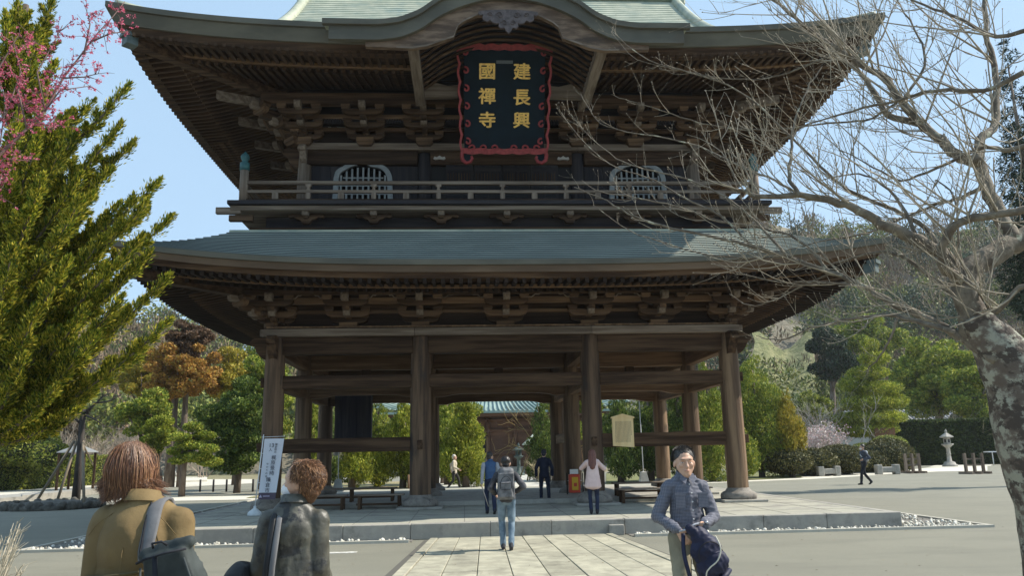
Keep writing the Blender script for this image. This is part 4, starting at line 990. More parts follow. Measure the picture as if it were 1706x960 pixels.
# ================= PEOPLE =================
def capsule(b, p0, p1, r0_, r1_, n=12, flat=1.0):
    p0, p1 = Vector(p0), Vector(p1); d = (p1-p0)
    L_ = d.length
    if L_ < 1e-5: b.ball(p0, r0_); return
    d.normalize(); pts = []; rad = []
    for a in (80,55,30,0): a = math.radians(a); pts.append(p0-d*r0_*math.sin(a)); rad.append(r0_*math.cos(a))
    for a in (0,30,55,80): a = math.radians(a); pts.append(p1+d*r1_*math.sin(a)); rad.append(r1_*math.cos(a))
    b.tube(pts, rad, n, True, True, flat)
def blob(name, prims, mt, parent, voxel=.012, smooth=4, fold=None, local=True, sfac=.5):
    """one continuous surface grown round overlapping volumes. prims: ('c',p0,p1,r0,r1[,flat]) or ('e',centre,radii[,R])"""
    b = MB()
    for p in prims:
        if p[0] == 'c': capsule(b, p[1], p[2], p[3], p[4], 14, p[5] if len(p) > 5 else 1.)
        elif p[0] == 'e': b.ball(p[1], p[2], 16, 10, p[3] if len(p) > 3 else None)
        elif p[0] == 'h': b.hexa([Vector(q) for q in p[1]])
    me = b.mesh('tmp', None); o = bpy.data.objects.new('tmp', me); COL.objects.link(o)
    m = o.modifiers.new('r', 'REMESH'); m.mode = 'VOXEL'; m.voxel_size = voxel; m.use_smooth_shade = True
    if smooth: s_ = o.modifiers.new('s', 'SMOOTH'); s_.factor = sfac; s_.iterations = smooth
    res = bpy.data.meshes.new_from_object(o.evaluated_get(C.evaluated_depsgraph_get())); bpy.data.objects.remove(o); bpy.data.meshes.remove(me)
    if fold:
        n = len(res.vertices); co = np.empty(n*3); res.vertices.foreach_get('co', co); co = co.reshape(-1,3); no = np.empty(n*3); res.vertices.foreach_get('normal', no); no = no.reshape(-1,3)
        for (amp, sc, st, zr) in fold:
            off = rnd.uniform(0,50)
            d = np.array([mnoise.noise(Vector((p[0]*sc*st[0]+off, p[1]*sc*st[1], p[2]*sc*st[2]))) for p in co])
            d = 1-np.abs(d)*2.2  # ridged
            w_ = np.ones(n) if zr is None else np.clip((co[:,2]-zr[0])/(zr[1]-zr[0]),0,1)
            co += no*(d*amp*w_)[:,None]
        res.vertices.foreach_set('co', co.ravel()); res.update()
    res.name = name; res.materials.clear(); res.materials.append(mt)
    return put(name, res, parent, (0,0,0))
def strands(name, J, n, mt, parent, root_f, len_f, width=.004, seed=1, seg=7):
    rs_ = random.Random(seed); b = MB()
    for i in range(n):
        pts, r = root_f(rs_, i)
        m = len(pts); b.tube(pts, [r*(.5 if k == 0 else 1.) if k < m-1 else r*.15 for k in range(m)], 3, False, True)
    return b.build(name, mt, parent)
def ik(a, c, l1, l2, hint):
    a, c = Vector(a), Vector(c); d = c-a; L_ = min(d.length, (l1+l2)*.999); d.normalize(); c = a+d*L_
    x = (l1*l1-l2*l2+L_*L_)/(2*L_); h = math.sqrt(max(0,l1*l1-x*x)); hint = Vector(hint); hn = hint-d*hint.dot(d); hn.normalize()
    return a+d*x+hn*h, c
SKIN = mat('skin', (.50,.30,.205), .5, var=(.56,.35,.25), var_scale=20, spec=.4)
HAIRB = mat('hair_black', (.018,.014,.012), .45)
def hand(prims, w_, fd, side, s, spread, curl=.4, thumbdir=None, out=None):
    """palm and five fingers from the wrist w_ along fd; side = across-palm vector"""
    fd = Vector(fd).normalized(); sv = Vector(side); sv = (sv-fd*sv.dot(fd)).normalized(); nv = fd.cross(sv)
    if out is not None and nv.dot(Vector(out)) < 0: nv = -nv   # nv: towards which the fingers curl
    w_ = Vector(w_)
    for k in (-1,-.33,.33,1): prims.append(('c', w_+fd*.015*s+sv*k*.016*s, w_+fd*.085*s+sv*k*.03*s, .015*s, .0125*s))
    Ls = (.062,.078,.083,.074)
    for k in range(4):
        q = (k-1.5)/1.5; st = w_+fd*.088*s+sv*q*.031*s; dv = (fd+sv*q*.10).normalized(); L_ = Ls[k]*s; r = (.0085,.0092,.0096,.0092)[k]*s
        p = st; seg = (.45,.32,.23); ang = 0
        for j in range(3):
            ang += curl*(.55,1.,.8)[j]; dd = (dv*math.cos(ang)+nv*math.sin(ang)); p2 = p+dd*L_*seg[j]; prims.append(('c', p, p2, r, r*.92)); p = p2; r *= .93
    tb = w_+fd*.022*s+sv*.03*s; td = (fd*.75+sv*.75+nv*.35).normalized() if thumbdir is None else Vector(thumbdir).normalized()
    t1 = tb+td*.042*s; t2 = t1+(td*.8+fd*.5+nv*.2).normalized()*.03*s
    prims.append(('c', tb, t1, .0135*s, .0105*s)); prims.append(('c', t1, t2, .0105*s, .009*s))
def person(px, py, gz, H, rz, label, P, Cc, voxel=.016, loc=None):
    """P pose (metres for a 1.70 m body, local frame: facing -Y, person's left = +X); Cc clothing"""
    s = H/1.70; q = gp(px,py,gz) if loc is None else Vector(loc)
    t = empty('person', (q.x,q.y,gz), rz, local=True); tag(t, label, 'person', 'visitors at the gate')
    V = lambda x,y,z: Vector((x,y,z))*s
    lean = P.get('lean',0.); sway = P.get('sway',0.); drop = P.get('drop',0.)
    hipc = V(sway,0,.92-drop); chest = V(sway+P.get('tw',0),-.10*lean*2,1.24-drop); neck = V(sway,-.19*lean*2-.0,1.425-drop); headc = V(sway,-.24*lean*2-.01,1.555-drop)+V(*P.get('head',(0,0,0)))
    wS = P.get('ws',.175)
    shL, shR = neck+V(wS*.94,.0,-.078), neck+V(-wS*.94,.0,-.078)
    fL, fR = P.get('fL',(.09,0,.085)), P.get('fR',(-.09,0,.085))
    hipL, hipR = hipc+V(.085,0,-.02), hipc+V(-.085,0,-.02)
    kL, aL = ik(hipL, V(*fL), .42*s, .43*s, P.get('kh',(.1,-1,0))); kR, aR = ik(hipR, V(*fR), .42*s, .43*s, P.get('kh2',P.get('kh',(-.1,-1,0))))
    hL, hR = P.get('hL',(.27,-.02,.86)), P.get('hR',(-.27,-.02,.86))
    eL, wL = ik(shL, V(*hL), .285*s, .255*s, P.get('ehL',(.5,1,0))); eR, wR = ik(shR, V(*hR), .285*s, .255*s, P.get('ehR',(-.5,1,0)))
    J = dict(hipc=hipc,chest=chest,neck=neck,head=headc,shL=shL,shR=shR,eL=eL,eR=eR,wL=wL,wR=wR,kL=kL,kR=kR,aL=aL,aR=aR,hipL=hipL,hipR=hipR,s=s,t=t,V=V)
    hr = P.get('headrot',0.); HR = rotm(P.get('nod',0),0,hr)
    HS = Cc.get('headsize', 1.10)
    def hp(x,y,z): return headc+HR@V(x*HS,y*HS,z*HS)
    J['hp'] = hp; J['HR'] = HR
    # ---- body: one continuous skin surface
    pr = [('e',headc+HR@V(0,.008,.02),(.084*s,.103*s,.108*s),HR),('c',hp(0,-.03,-.02),hp(0,-.05,-.074),.064*s,.044*s),('c',hp(.03,-.03,-.03),hp(.02,-.045,-.07),.045*s,.03*s),('c',hp(-.03,-.03,-.03),hp(-.02,-.045,-.07),.045*s,.03*s),
          ('c',neck+V(0,.01,-.03),hp(0,.02,-.05),.056*s,.05*s),('c',hp(0,-.084,.012),hp(0,-.103,-.022),.010*s,.0155*s),('e',hp(0,-.088,-.028),(.018*s,.012*s,.010*s)),
          ('e',hp(.079,.005,-.008),(.009*s,.018*s,.032*s),HR),('e',hp(-.079,.005,-.008),(.009*s,.018*s,.032*s),HR),
          ('e',hp(0,-.088,-.052),(.021*s,.010*s,.010*s)),('e',hp(.038,-.062,-.012),(.026*s,.02*s,.022*s)),('e',hp(-.038,-.062,-.012),(.026*s,.02*s,.022*s)),('c',hp(-.035,-.078,.035),hp(.035,-.078,.035),.012*s,.012*s)]
    pr += [('c',neck+V(-.09,0,-.075),neck+V(.09,0,-.075),.036*s,.036*s),('e',chest,(.14*s,.095*s,.17*s)),('e',hipc+V(0,0,.1),(.12*s,.09*s,.17*s)),('e',hipc,(.14*s,.1*s,.11*s))]
    for (a,b_,c_) in ((shL,eL,wL),(shR,eR,wR)): pr += [('c',a,b_,.042*s,.034*s),('c',b_,c_,.034*s,.023*s)]
    for (a,b_,c_) in ((hipL,kL,aL),(hipR,kR,aR)): pr += [('c',a,b_,.066*s,.043*s),('c',b_,c_,.042*s,.030*s)]
    for sd, w_, e_, key in ((1,wL,eL,'L'),(-1,wR,eR,'R')):
        fd = P.get('fd'+key); fd = Vector(fd) if fd is not None else (w_-e_).normalized()+Vector((0,-.1,-.3))
        hand(pr, w_, fd, P.get('hs'+key,(0,-1,.0)), s, 1, P.get('curl',.45), None, P.get('ho'+key,(-sd,0,0)))
    for a, fo in ((aL,P.get('toeL',(.03,-1,0))),(aR,P.get('toeR',(-.03,-1,0)))):
        pr.append(('c',a+V(0,.02,-.05),a+Vector(fo).normalized()*.10*s+V(0,0,-.050),.028*s,.020*s))
    body = blob('body', pr, SKIN, t, voxel*.62 if voxel > .01 else voxel*.8, 2); J['body'] = body
    # ---- clothes
    top = Cc['top']; th = Cc.get('thick',.014)*s; hem = Cc.get('hem',.88); flare = Cc.get('flare',0.); bw = Cc.get('bw',1.)
    zc = V(0,0,hem-drop).z
    pr = [('e',chest+V(0,0,.01),(.158*s*bw,(.108+th)*s*bw,.19*s)),('c',shL+V(-.035,.0,.008),shR+V(.035,0,.008),.058*s,.058*s),('c',shL+V(-.03,.0,.008),neck+V(.03,.005,-.012),.050*s,.050*s),('c',shR+V(.03,.0,.008),neck+V(-.03,.005,-.012),.050*s,.050*s),('c',neck+V(0,.01,-.05),neck+V(0,.008,.0),.078*s,.060*s)]
    nst = 15
    for k in range(nst):
        u = k/(nst-1); c0 = chest.lerp(Vector((hipc.x,hipc.y+.0,zc+.06*s)),u); rx = (.155+flare*u-.012*math.sin(u*PI)*(1 if Cc.get('waist') else 0))*bw*s; ry = (.105+flare*.8*u)*bw*s+th*.5
        pr.append(('e',c0,(rx,ry,.085*s)))
    sl = Cc.get('sleeve',1.)
    for (a,b_,c_) in ((shL,eL,wL),(shR,eR,wR)):
        w2 = b_.lerp(c_,sl*.97)
        if not Cc.get('vest'): pr += [('c',a,b_,.047*s+th*.8,.041*s+th*.8),('c',b_,w2,.041*s+th*.8,(.031 if sl > .8 else .042)*s+th*.8)]
    fold = Cc.get('fold', [(.006*s,7,(1,1,1.6),None)])
    J['top'] = blob(Cc.get('topname','jacket'), pr, top, t, voxel, 3, fold)
    if Cc.get('collar'):
        b = MB(); cm = Cc['collar'] if Cc['collar'] is not True else top
        rr_ = []
        for k in range(15):
            a = -PI*.5+.35+ (2*PI-.7)*k/14; rr_.append(a)
        vs = []; 
        for (dr,dz) in ((.062,.0),(.060,.045),(.070,.047),(.086,.0)):
            vs += [neck+V(dr*math.cos(a),dr*.95*math.sin(a)+.012,dz+.012+.012*math.sin(a)) for a in rr_]
        fs = [(j*15+i,j*15+i+1,(j+1)*15+i+1,(j+1)*15+i) for j in range(3) for i in range(14)]
        b.add(vs, fs, True); b.build('collar', cm, t)
    if 'pants' in Cc:
        lt = Cc.get('leg',.0); pr = [('e',hipc+V(0,0,.0),(.158*s,.118*s,.12*s)),('c',hipL,kL,.088*s+lt,.064*s+lt),('c',hipR,kR,.088*s+lt,.064*s+lt),('c',kL,aL+V(0,0,-.01),.062*s+lt,.052*s+lt),('c',kR,aR+V(0,0,-.01),.062*s+lt,.052*s+lt),('e',hipc+V(0,0,.08),(.15*s,.11*s,.08*s))]
        if lt < 0: pass
        J['pants'] = blob('trousers', pr, Cc['pants'], t, voxel, 3, [(.006*s,8,(1,1,1.2),None)])
    # shoes
    sm = Cc.get('shoe', VOID)
    for a, fo in ((aL,P.get('toeL',(.03,-1,0))),(aR,P.get('toeR',(-.03,-1,0)))):
        f = Vector(fo).normalized(); pr = [('c',a+V(0,.0,-.045)-f*.035*s,a+f*.10*s+V(0,0,-.052),.042*s,.036*s),('c',a+V(0,0,-.02)-f*.02*s,a+V(0,0,.01)-f*.01*s,.046*s,.044*s),('c',a+f*.10*s+V(0,0,-.054),a+f*.15*s+V(0,0,-.056),.038*s,.028*s)]
        blob('shoe', pr, sm, t, max(voxel*.8,.009), 2)
    # hair
    hm = Cc.get('hair', HAIRB); hs = Cc.get('hairstyle','short')
    if hs == 'short':
        pr = [('e',hp(0,.023,.046),(.090*s,.098*s,.094*s),HR),('e',hp(0,.05,-.02),(.068*s,.055*s,.06*s),HR)]
        J['hair'] = blob('hair', pr, hm, t, max(.007,voxel*.6), 1, [(.006*s,30,(1,1,1),None)])
    elif hs == 'long':
        pr = [('e',hp(0,.022,.032),(.095*s,.104*s,.100*s),HR),('c',hp(0,.05,0),hp(0,.10,-.30),.085*s,.07*s),('c',hp(.05,.04,0),hp(.06,.07,-.26),.05*s,.04*s),('c',hp(-.05,.04,0),hp(-.06,.07,-.26),.05*s,.04*s)]
        J['hair'] = blob('hair', pr, hm, t, max(.007,voxel*.6), 2, [(.006*s,25,(1,1,.3),None)])
    # face
    if Cc.get('face'):
        eyew = mat('eye_white',(.7,.68,.65),.3); eyed = mat('eye_dark',(.02,.012,.01),.2)
        for sx in (-1,1):
            e = MB(); e.ball(hp(sx*.031,-.078,.008),(.012*s,.008*s,.0045*s),10,6,HR); eo = e.build('eye', eyew, t)
            e = MB(); e.ball(hp(sx*.031,-.0845,.0085),(.0048*s,.003*s,.0042*s),8,5,HR); e.build('iris', eyed, eo)
            MB().tube([hp(sx*.016,-.091,.0135),hp(sx*.031,-.0915,.0165),hp(sx*.046,-.083,.012)],.0016*s,5).build('eyelid', mat('lid',(.16,.08,.05),.6), t)
            MB().tube([hp(sx*.014,-.094,.030),hp(sx*.032,-.093,.0355),hp(sx*.052,-.079,.028)],[.0025*s,.004*s,.002*s],5,flat=.6).build('eyebrow', HAIRB, t)
        MB().tube([hp(-.027,-.087,-.054),hp(-.012,-.096,-.052),hp(0,-.0985,-.053),hp(.012,-.096,-.052),hp(.027,-.087,-.054)],[.001*s,.004*s,.0045*s,.004*s,.001*s],6,flat=.6).build('mouth', mat('lips',(.33,.13,.10),.5), t)
    if Cc.get('mask'):
        mk = blob('face_mask', [('e',hp(0,-.05,-.045),(.066*s,.062*s,.052*s),HR)], mat('mask_white',(.72,.72,.72),.8), t, max(.006,voxel*.5), 2)
    return J
def cloth(n, c, c2=None, sc=6, rough=.85, bump=.003, **k): return mat(n, c, rough, var=c2, var_scale=sc, bump=bump, bump_scale=14, spec=.3, **k)
NAVY = cloth('navy_cloth',(.012,.018,.042),(.022,.032,.065)); BLACKC = cloth('black_cloth',(.012,.013,.018),(.022,.024,.03))
DENIM = cloth('washed_denim',(.10,.15,.20),(.22,.29,.35),4); GREYC = cloth('grey_cloth',(.10,.10,.105),(.16,.16,.165))
walk = dict(fL=(.08,-.26,.085), fR=(-.08,.30,.13), toeR=(0,-1,-.7), drop=.02)
# --- backpack walker (back view)
J1 = person(845,917,.056,1.52,PI-.05,'walking person in black and grey jacket and light blue jeans on the stone path', dict(fL=(.07,-.10,.085),fR=(-.075,.10,.10),toeR=(0,-1,-.4),hL=(.21,-.16,1.0),hR=(-.20,-.16,1.04),ehL=(.6,.9,-.3),ehR=(-.7,.7,-.3),lean=.12,curl=.8),
    dict(top=cloth('charcoal_jacket',(.035,.036,.042),(.10,.10,.11),9), pants=DENIM, hem=.84, hairstyle='short', collar=True, thick=.018, shoe=cloth('grey_shoe',(.05,.05,.055)), bw=1.05), .011)
def backpack(J, mt, mt2, label, w=.30, h=.48, d=.17, voxel=.01, side=1, zoff=0., tilt=0., parentless=True):
    s = J['s']; t0 = J['t']
    t = empty('backpack', t0.location, t0.rotation_euler[2], local=True); t['label'] = label; t['category'] = 'backpack'
    c = J['chest']+Vector((0,side*(.16*s+d/2),-.03*s+zoff)); pr = []
    bx = lambda x,y0,y1,z0,z1,k: ('h',[c+Vector(q) for q in ((-x,y0,z0),(x,y0,z0),(-x,y1,z0),(x,y1,z0),(-x*k,y0,z1),(x*k,y0,z1),(-x*k,y1,z1),(x*k,y1,z1))])
    pr = [bx(w*.46,-d/2,d/2,-h*.52,h*.30,.86),('c',c+Vector((-w*.16,0,h*.34)),c+Vector((w*.16,0,h*.34)),d*.44,d*.44),bx(w*.34,side*d*.35 if side > 0 else -d*.78,d*.78 if side > 0 else -d*.35,-h*.46,h*.02,.82)]
    bd = blob('pack_body', pr, mt, t, voxel, 6, [(.006,12,(1,1,.6),None)])
    for sx in (-1,1):
        a = J['shL'] if sx > 0 else J['shR']
        pts = [c+Vector((sx*w*.28,-side*d*.3,h*.42)), Vector((a.x*.62,a.y,a.z+.085*s)), Vector((a.x*.68,a.y-side*.13*s,a.z-.02*s)), Vector((a.x*.72,a.y-side*.14*s,a.z-.2*s)), c+Vector((sx*w*.42,-side*d*.6,-h*.35))]
        MB().tube(pts,[.03]*5,6,flat=.35).build('shoulder_strap', mt2, t)
    b = MB(); b.tube([c+Vector((-.03,-side*0,h*.55)),c+Vector((0,0,h*.62)),c+Vector((.03,0,h*.55))],.008,5); b.build('grab_loop', mt2, t)
    for zz in (-.18,.02): MB().tube([c+Vector((-w*.40,side*d*.40,zz*h)),c+Vector((-w*.2,side*d*.80,zz*h-.01)),c+Vector((w*.2,side*d*.80,zz*h-.01)),c+Vector((w*.40,side*d*.40,zz*h))],.008,5,flat=.5).build('compression_strap', mt2, t)
    MB().tube([c+Vector((w*.30*math.cos(a),side*(d*.79),-.08*h+h*.30*math.sin(a))) for a in np.linspace(-.3,PI+.3,14)],.005,5).build('zip', mt2, t)
    return t
backpack(J1, cloth('grey_pack',(.09,.09,.095),(.19,.19,.195),8), BLACKC, 'large grey backpack on the back of the person in light blue jeans', .31, .50, .19)
# --- blue vest man
JV = person(818,857,.3,1.36,PI+.15,'person in a blue vest and dark blue jeans stepping onto the platform', dict(fL=(.08,-.12,.085),fR=(-.07,.2,.11),toeR=(0,-1,-.5),hR=(-.26,.0,.84),hL=(.26,.06,.84),headrot=-.7,lean=.05),
    dict(top=cloth('blue_vest',(.035,.075,.16),(.05,.10,.20)), pants=NAVY, hem=.86, vest=True, collar=True, thick=.02), .016)
J = JV; s = J['s']
blob('sleeve', [('c',J['shL']+Vector((.02,0,0)),J['eL'],.062*s,.054*s),('c',J['eL'],J['wL'],.052*s,.042*s)], cloth('pale_grey_sleeve',(.27,.28,.31),(.35,.36,.38)), J['t'], .016, 2)
blob('sleeve', [('c',J['shR']-Vector((.02,0,0)),J['eR'],.062*s,.054*s),('c',J['eR'],J['wR'],.052*s,.042*s)], MATS['pale_grey_sleeve'], J['t'], .016, 2)
t = empty('cane', J['t'].location); tag(t, 'thin pale cane held by the person in the blue vest', 'cane')
wv = Matrix.Rotation(J['t'].rotation_euler[2],3,'Z')@J['wL']
MB().tube([Vector(J['t'].location)+wv+Vector((-.0,0,-.06)), Vector(J['t'].location)+wv+Vector((.14,-.1,-.50))],.010,6).build('stick', mat('cane_wood',(.4,.33,.26),.6), t)
# --- dark suit man
person(908,838,.3,1.40,PI-.1,'person in a dark navy suit standing left of the right central column', dict(fL=(.12,-.05,.085),fR=(-.14,.06,.085),hL=(.26,-.04,.86),hR=(-.26,.02,.86)), dict(top=cloth('dark_suit',(.010,.014,.03),(.018,.022,.042)), pants=MATS['dark_suit'], hem=.80, thick=.02, hair=mat('cap_dark',(.03,.03,.04),.8)), .018)
# --- pink coat woman
J = person(990,857,.3,1.38,PI-.15,'person with long reddish hair in a pale pink coat facing the right central column', dict(fL=(.075,0,.085),fR=(-.085,.02,.085),hL=(.10,-.24,1.32),hR=(-.12,-.24,1.28),ehL=(1,0,-.8),ehR=(-1,0,-.8),ws=.15,head=(0,-.01,-.01),curl=.9),
    dict(top=cloth('pink_coat',(.58,.44,.42),(.66,.52,.49),4), pants=NAVY, hem=.66, flare=.085, hairstyle='long', hair=mat('hair_auburn',(.10,.035,.025),.5,var=(.16,.06,.04),var_scale=30,stretch=(1,1,.1)), fold=[(.012,5,(1,1,.25),None)], leg=-.004, bw=.90), .013)
# --- beige coat walker
person(757,817,.1,1.52,PI/2-.2,'person in a beige jacket and pale cap striding along the approach beyond the gate', dict(walk,hL=(.24,.2,.95),hR=(-.24,-.25,.98)), dict(top=cloth('beige_jacket',(.40,.35,.27),(.48,.43,.34)), pants=cloth('dark_trousers',(.03,.03,.028)), hem=.78, hair=mat('cap_cream',(.6,.57,.5),.8), bw=1.08, thick=.02), .02)
# --- far group
for (px,py,hh,c,lab,rz) in ((772,794,1.34,(.62,.60,.57),'far person in a white top and black trousers among those before the hall',.3),(786,794,1.44,(.30,.15,.05),'far person in an orange brown coat before the hall',PI),(797,793,1.34,(.30,.30,.32),'far person in grey before the left side of the hall door',PI),(806,797,1.5,(.06,.05,.05),'far person in a dark top just left of the blue vest',2.6)):
    person(px,py,.05,hh,rz,lab,dict(fL=(.08,-.05,.085),fR=(-.08,.06,.085)),dict(top=cloth('far_top_%d'%int(px),c), pants=BLACKC, hem=.82, fold=None),.028)
# --- right walker with mask
J = person(1443,808,0,1.72,-PI/2+.1,'person in a dark jacket and white mask walking left across the sunny court', dict(walk,hL=(.2,-.12,1.05),hR=(-.22,.12,.92),ehL=(.4,1,0)), dict(top=cloth('dark_blue_jacket',(.05,.06,.08),(.08,.09,.12)), pants=BLACKC, hem=.84, mask=True, thick=.016), .02)
t = empty('shoulder_bag', J['t'].location, J['t'].rotation_euler[2], local=True); t['label'] = 'white bag carried on the back of the masked person crossing the court'; t['category'] = 'bag'
blob('bag_body', [('e',J['chest']+Vector((.02,.17,-.12)),(.10,.06,.16)),('e',J['chest']+Vector((.0,.15,.1)),(.12,.05,.10))], cloth('white_bag',(.6,.62,.62)), t, .02, 2)
MB().tube([J['chest']+Vector((-.1,.14,.15)),J['shR']+Vector((.06,0,.09)),J['chest']+Vector((.02,-.15,0)),J['chest']+Vector((.16,0,-.2))],.02,5,flat=.4).build('strap', MATS['white_bag'], t)
# --- person on the left road
person(287,811,.0,1.30,PI-.3,'far person in pale clothes on the road beyond the left pavement', dict(fL=(.08,-.05,.085),fR=(-.08,.06,.085)), dict(top=cloth('pale_jacket',(.55,.55,.53)), pants=cloth('pale_trousers',(.25,.25,.26)), hem=.8, fold=None), .028)
# ---------------- foreground: standing man with navy rucksack
shirt_x = lambda N,L,c,nz,mixc,ramp,tc: _check(N,L,c,mixc,tc)
def _check(N, L, c, mixc, tc):
    w1 = N.new('ShaderNodeTexWave'); w1.bands_direction = 'Z'; w1.inputs['Scale'].default_value = 26; w1.inputs['Distortion'].default_value = 1.2; w1.inputs['Detail Scale'].default_value = .4; L.new(tc, w1.inputs[0])
    w2 = N.new('ShaderNodeTexWave'); w2.bands_direction = 'X'; w2.inputs['Scale'].default_value = 26; w2.inputs['Distortion'].default_value = 1.2; w2.inputs['Detail Scale'].default_value = .4; L.new(tc, w2.inputs[0])
    a = N.new('ShaderNodeMath'); a.operation = 'MULTIPLY_ADD'; L.new(w1.outputs['Fac'], a.inputs[0]); a.inputs[1].default_value = .55; 
    b_ = N.new('ShaderNodeMath'); b_.operation = 'MULTIPLY'; L.new(w2.outputs['Fac'], b_.inputs[0]); b_.inputs[1].default_value = .35; L.new(b_.outputs[0], a.inputs[2])
    return mixc(a.outputs[0], c, (.22,.225,.265))
SHIRT = mat('checked_shirt', (.052,.055,.078), .8, bump=.004, bump_scale=16, spec=.3, extra=shirt_x)
KHAKI = cloth('khaki_trousers',(.20,.18,.125),(.27,.245,.175),5)
qm = at(1141,800,7.15)
JM = person(0,0,0,1.64,.06,'person in checked blue shirt and khaki trousers facing the camera with a rucksack', dict(fL=(.13,0,.085),fR=(-.12,0,.085),hL=(.07,-.235,1.03),hR=(-.16,-.21,.985),ehL=(.8,.8,-.1),ehR=(-.75,.85,.0),ws=.168,headrot=-.10,nod=.04,fdL=(-.8,-.25,-.25),hsL=(0,-.6,.8),hoL=(0,0,-1),fdR=(.45,-.3,-.8),hsR=(.6,-.6,.3),hoR=(.5,.3,-.3),curl=.55),
    dict(top=SHIRT, topname='shirt', pants=KHAKI, hem=.93, collar=SHIRT, sleeve=.98, thick=.009, face=True, headsize=1.17, hair=mat('hair_grey_black',(.018,.015,.013),.55,var=(.06,.055,.05),var_scale=60), bw=.96, leg=.012, fold=[(.010,9,(1.2,1,.8),None),(.006,20,(1,1,1.4),None)]), .0085, loc=(qm.x,qm.y,0))
J = JM; s = J['s']; V = J['V']; t = J['t']
def crop_(rs_, i):
    a = rs_.uniform(0,2*PI); th_ = math.acos(rs_.uniform(-.25,1)); y_ = math.sin(a)*math.sin(th_)
    if y_ < -.1 and math.cos(th_) < .62+.1*rs_.random(): y_ = abs(y_)
    x_ = math.cos(a)*math.sin(th_); n_ = Vector((x_,y_,math.cos(th_))); p = Vector((x_*.091*s*1.17, (.023+y_*.10*1.17)*s, (.05+math.cos(th_)*.094*1.13)*s))
    d_ = (n_*.5+Vector((rs_.uniform(-.5,.5),-.3,-.25 if math.cos(th_) < .6 else .1))).normalized(); L_ = rs_.uniform(.010,.022)
    return [J['head']+J['HR']@(p+d_*L_*u-n_*.004) for u in (0,.5,1)], rs_.uniform(.0008,.0015)
strands('hair_strands', J, 3200, mat('hair_salt',(.03,.03,.03),.5,island=[(0,(.012,.010,.009)),(.7,(.03,.026,.023)),(1,(.16,.15,.145))]), J['t'], crop_, None, seed=3)
b = MB(); ch = J['chest']
yfr = lambda z: -.150*s-.0*z
for k in range(6):
    z = 1.37-.075*k; b = MB(); b.lathe([(.0062,-.002),(.0068,0),(.0062,.002)],(0,0,0),8)
    o = b.mesh('button', mat('button_white',(.6,.6,.58),.4)); 
    put('button', o, J['top'], V(.006,-.100-.055*min(1,k*.8),z), (PI/2,0,0))
MB().box(.06*s,.15*s,-.158*s,-.150*s,1.17*s,1.28*s).build('pocket', SHIRT, J['top'])
MB().box(.055*s,.155*s,-.162*s,-.151*s,1.28*s,1.30*s).build('pocket_flap', SHIRT, J['top'])
MB().box(-.15*s,-.06*s,-.158*s,-.150*s,1.17*s,1.28*s).build('pocket', SHIRT, J['top'])
MB().box(-.155*s,-.055*s,-.162*s,-.151*s,1.28*s,1.30*s).build('pocket_flap', SHIRT, J['top'])
for sx in (-1,1):
    MB().add([V(.0+sx*.005,-.088,1.425),V(sx*.060,-.060,1.468),V(sx*.078,-.092,1.415),V(sx*.035,-.122,1.372)],[(0,1,2,3)]).build('collar_point', SHIRT, t)
d = (J['wL']-J['eL']).normalized()
MB().tube([J['wL']-d*.035,J['wL']-d*.012],.040*s,12).build('watch_strap', VOID, t)
MB().tube([J['wL']-d*.04+Vector((0,-.036,.012)),J['wL']-d*.005+Vector((0,-.042,.014))],.016,8).build('watch_face', mat('watch_steel',(.4,.4,.42),.3,.8), t)
MB().tube([V(.155*math.cos(a),-.0+.118*math.sin(a),.955) for a in np.linspace(0,2*PI,25)],.018,5).build('belt', VOID, t)
# his rucksack, hanging from both hands
RP = cloth('navy_pack_cloth',(.010,.012,.034),(.019,.022,.055),7,.6)
tb = empty('rucksack', (qm.x,qm.y,0), .06, local=True); tag(tb, 'dark blue rucksack held by its straps in front of the standing person', 'rucksack')
c = V(.055,-.30,.80); Rt = rotm(0,-.38,0)
pr = [('e',c+Rt@V(0,0,-.10),(.145*s,.085*s,.13*s),Rt),('e',c+Rt@V(0,0,0.02),(.135*s,.08*s,.14*s),Rt),('e',c+Rt@V(0,0,.13),(.085*s,.06*s,.10*s),Rt),('c',c+Rt@V(-.02,0,.18),c+Rt@V(-.05,0,.24),.05*s,.035*s),('e',c+Rt@V(.02,-.06,-.10),(.11*s,.05*s,.09*s),Rt)]
bag = blob('pack_body', pr, RP, tb, .0085, 2, [(.009,11,(1,1,.6),None),(.005,24,(1,1,1),None)])
MB().tube([c+Rt@V(-.12,-.03,-.22),c+Rt@V(.0,-.09,-.235),c+Rt@V(.12,-.03,-.20)],[.02,.03,.02],8).build('pack_base', RP, tb)
cordm = mat('pale_cord',(.55,.52,.43),.7)
MB().tube(smoothp([c+Rt@V(.10,-.10,.12),c+Rt@V(.09,-.135,.02),c+Rt@V(.02,-.14,-.06),c+Rt@V(-.07,-.13,-.09),V(.0,-.40,.62),V(.01,-.39,.40)]),.0055,6).build('cord', cordm, tb)
MB().tube(smoothp([V(-.13,-.25,.96),V(-.15,-.30,.80),V(-.12,-.32,.62),V(-.09,-.31,.48),V(-.06,-.30,.40)]),.017,6,flat=.4).build('shoulder_strap', RP, tb)
MB().tube([V(-.02,-.33,.68),V(-.0,-.36,.55),V(.05,-.35,.48),V(.03,-.34,.40)],[.015]*4,6,flat=.4).build('strap_tail', VOID, tb)
MB().tube(smoothp([V(-.16,-.24,.98),V(-.11,-.30,1.0),V(-.03,-.30,1.04),V(.06,-.26,1.04)]),.009,6).build('grab_strap', cloth('grey_webbing',(.35,.36,.40)), tb)
MB().tube([c+Rt@V(.11*math.cos(a),-.085-.03*math.sin(a)*.3,-.02+.12*math.sin(a)) for a in np.linspace(0,PI,14)],.004,5).build('zip', VOID, tb)
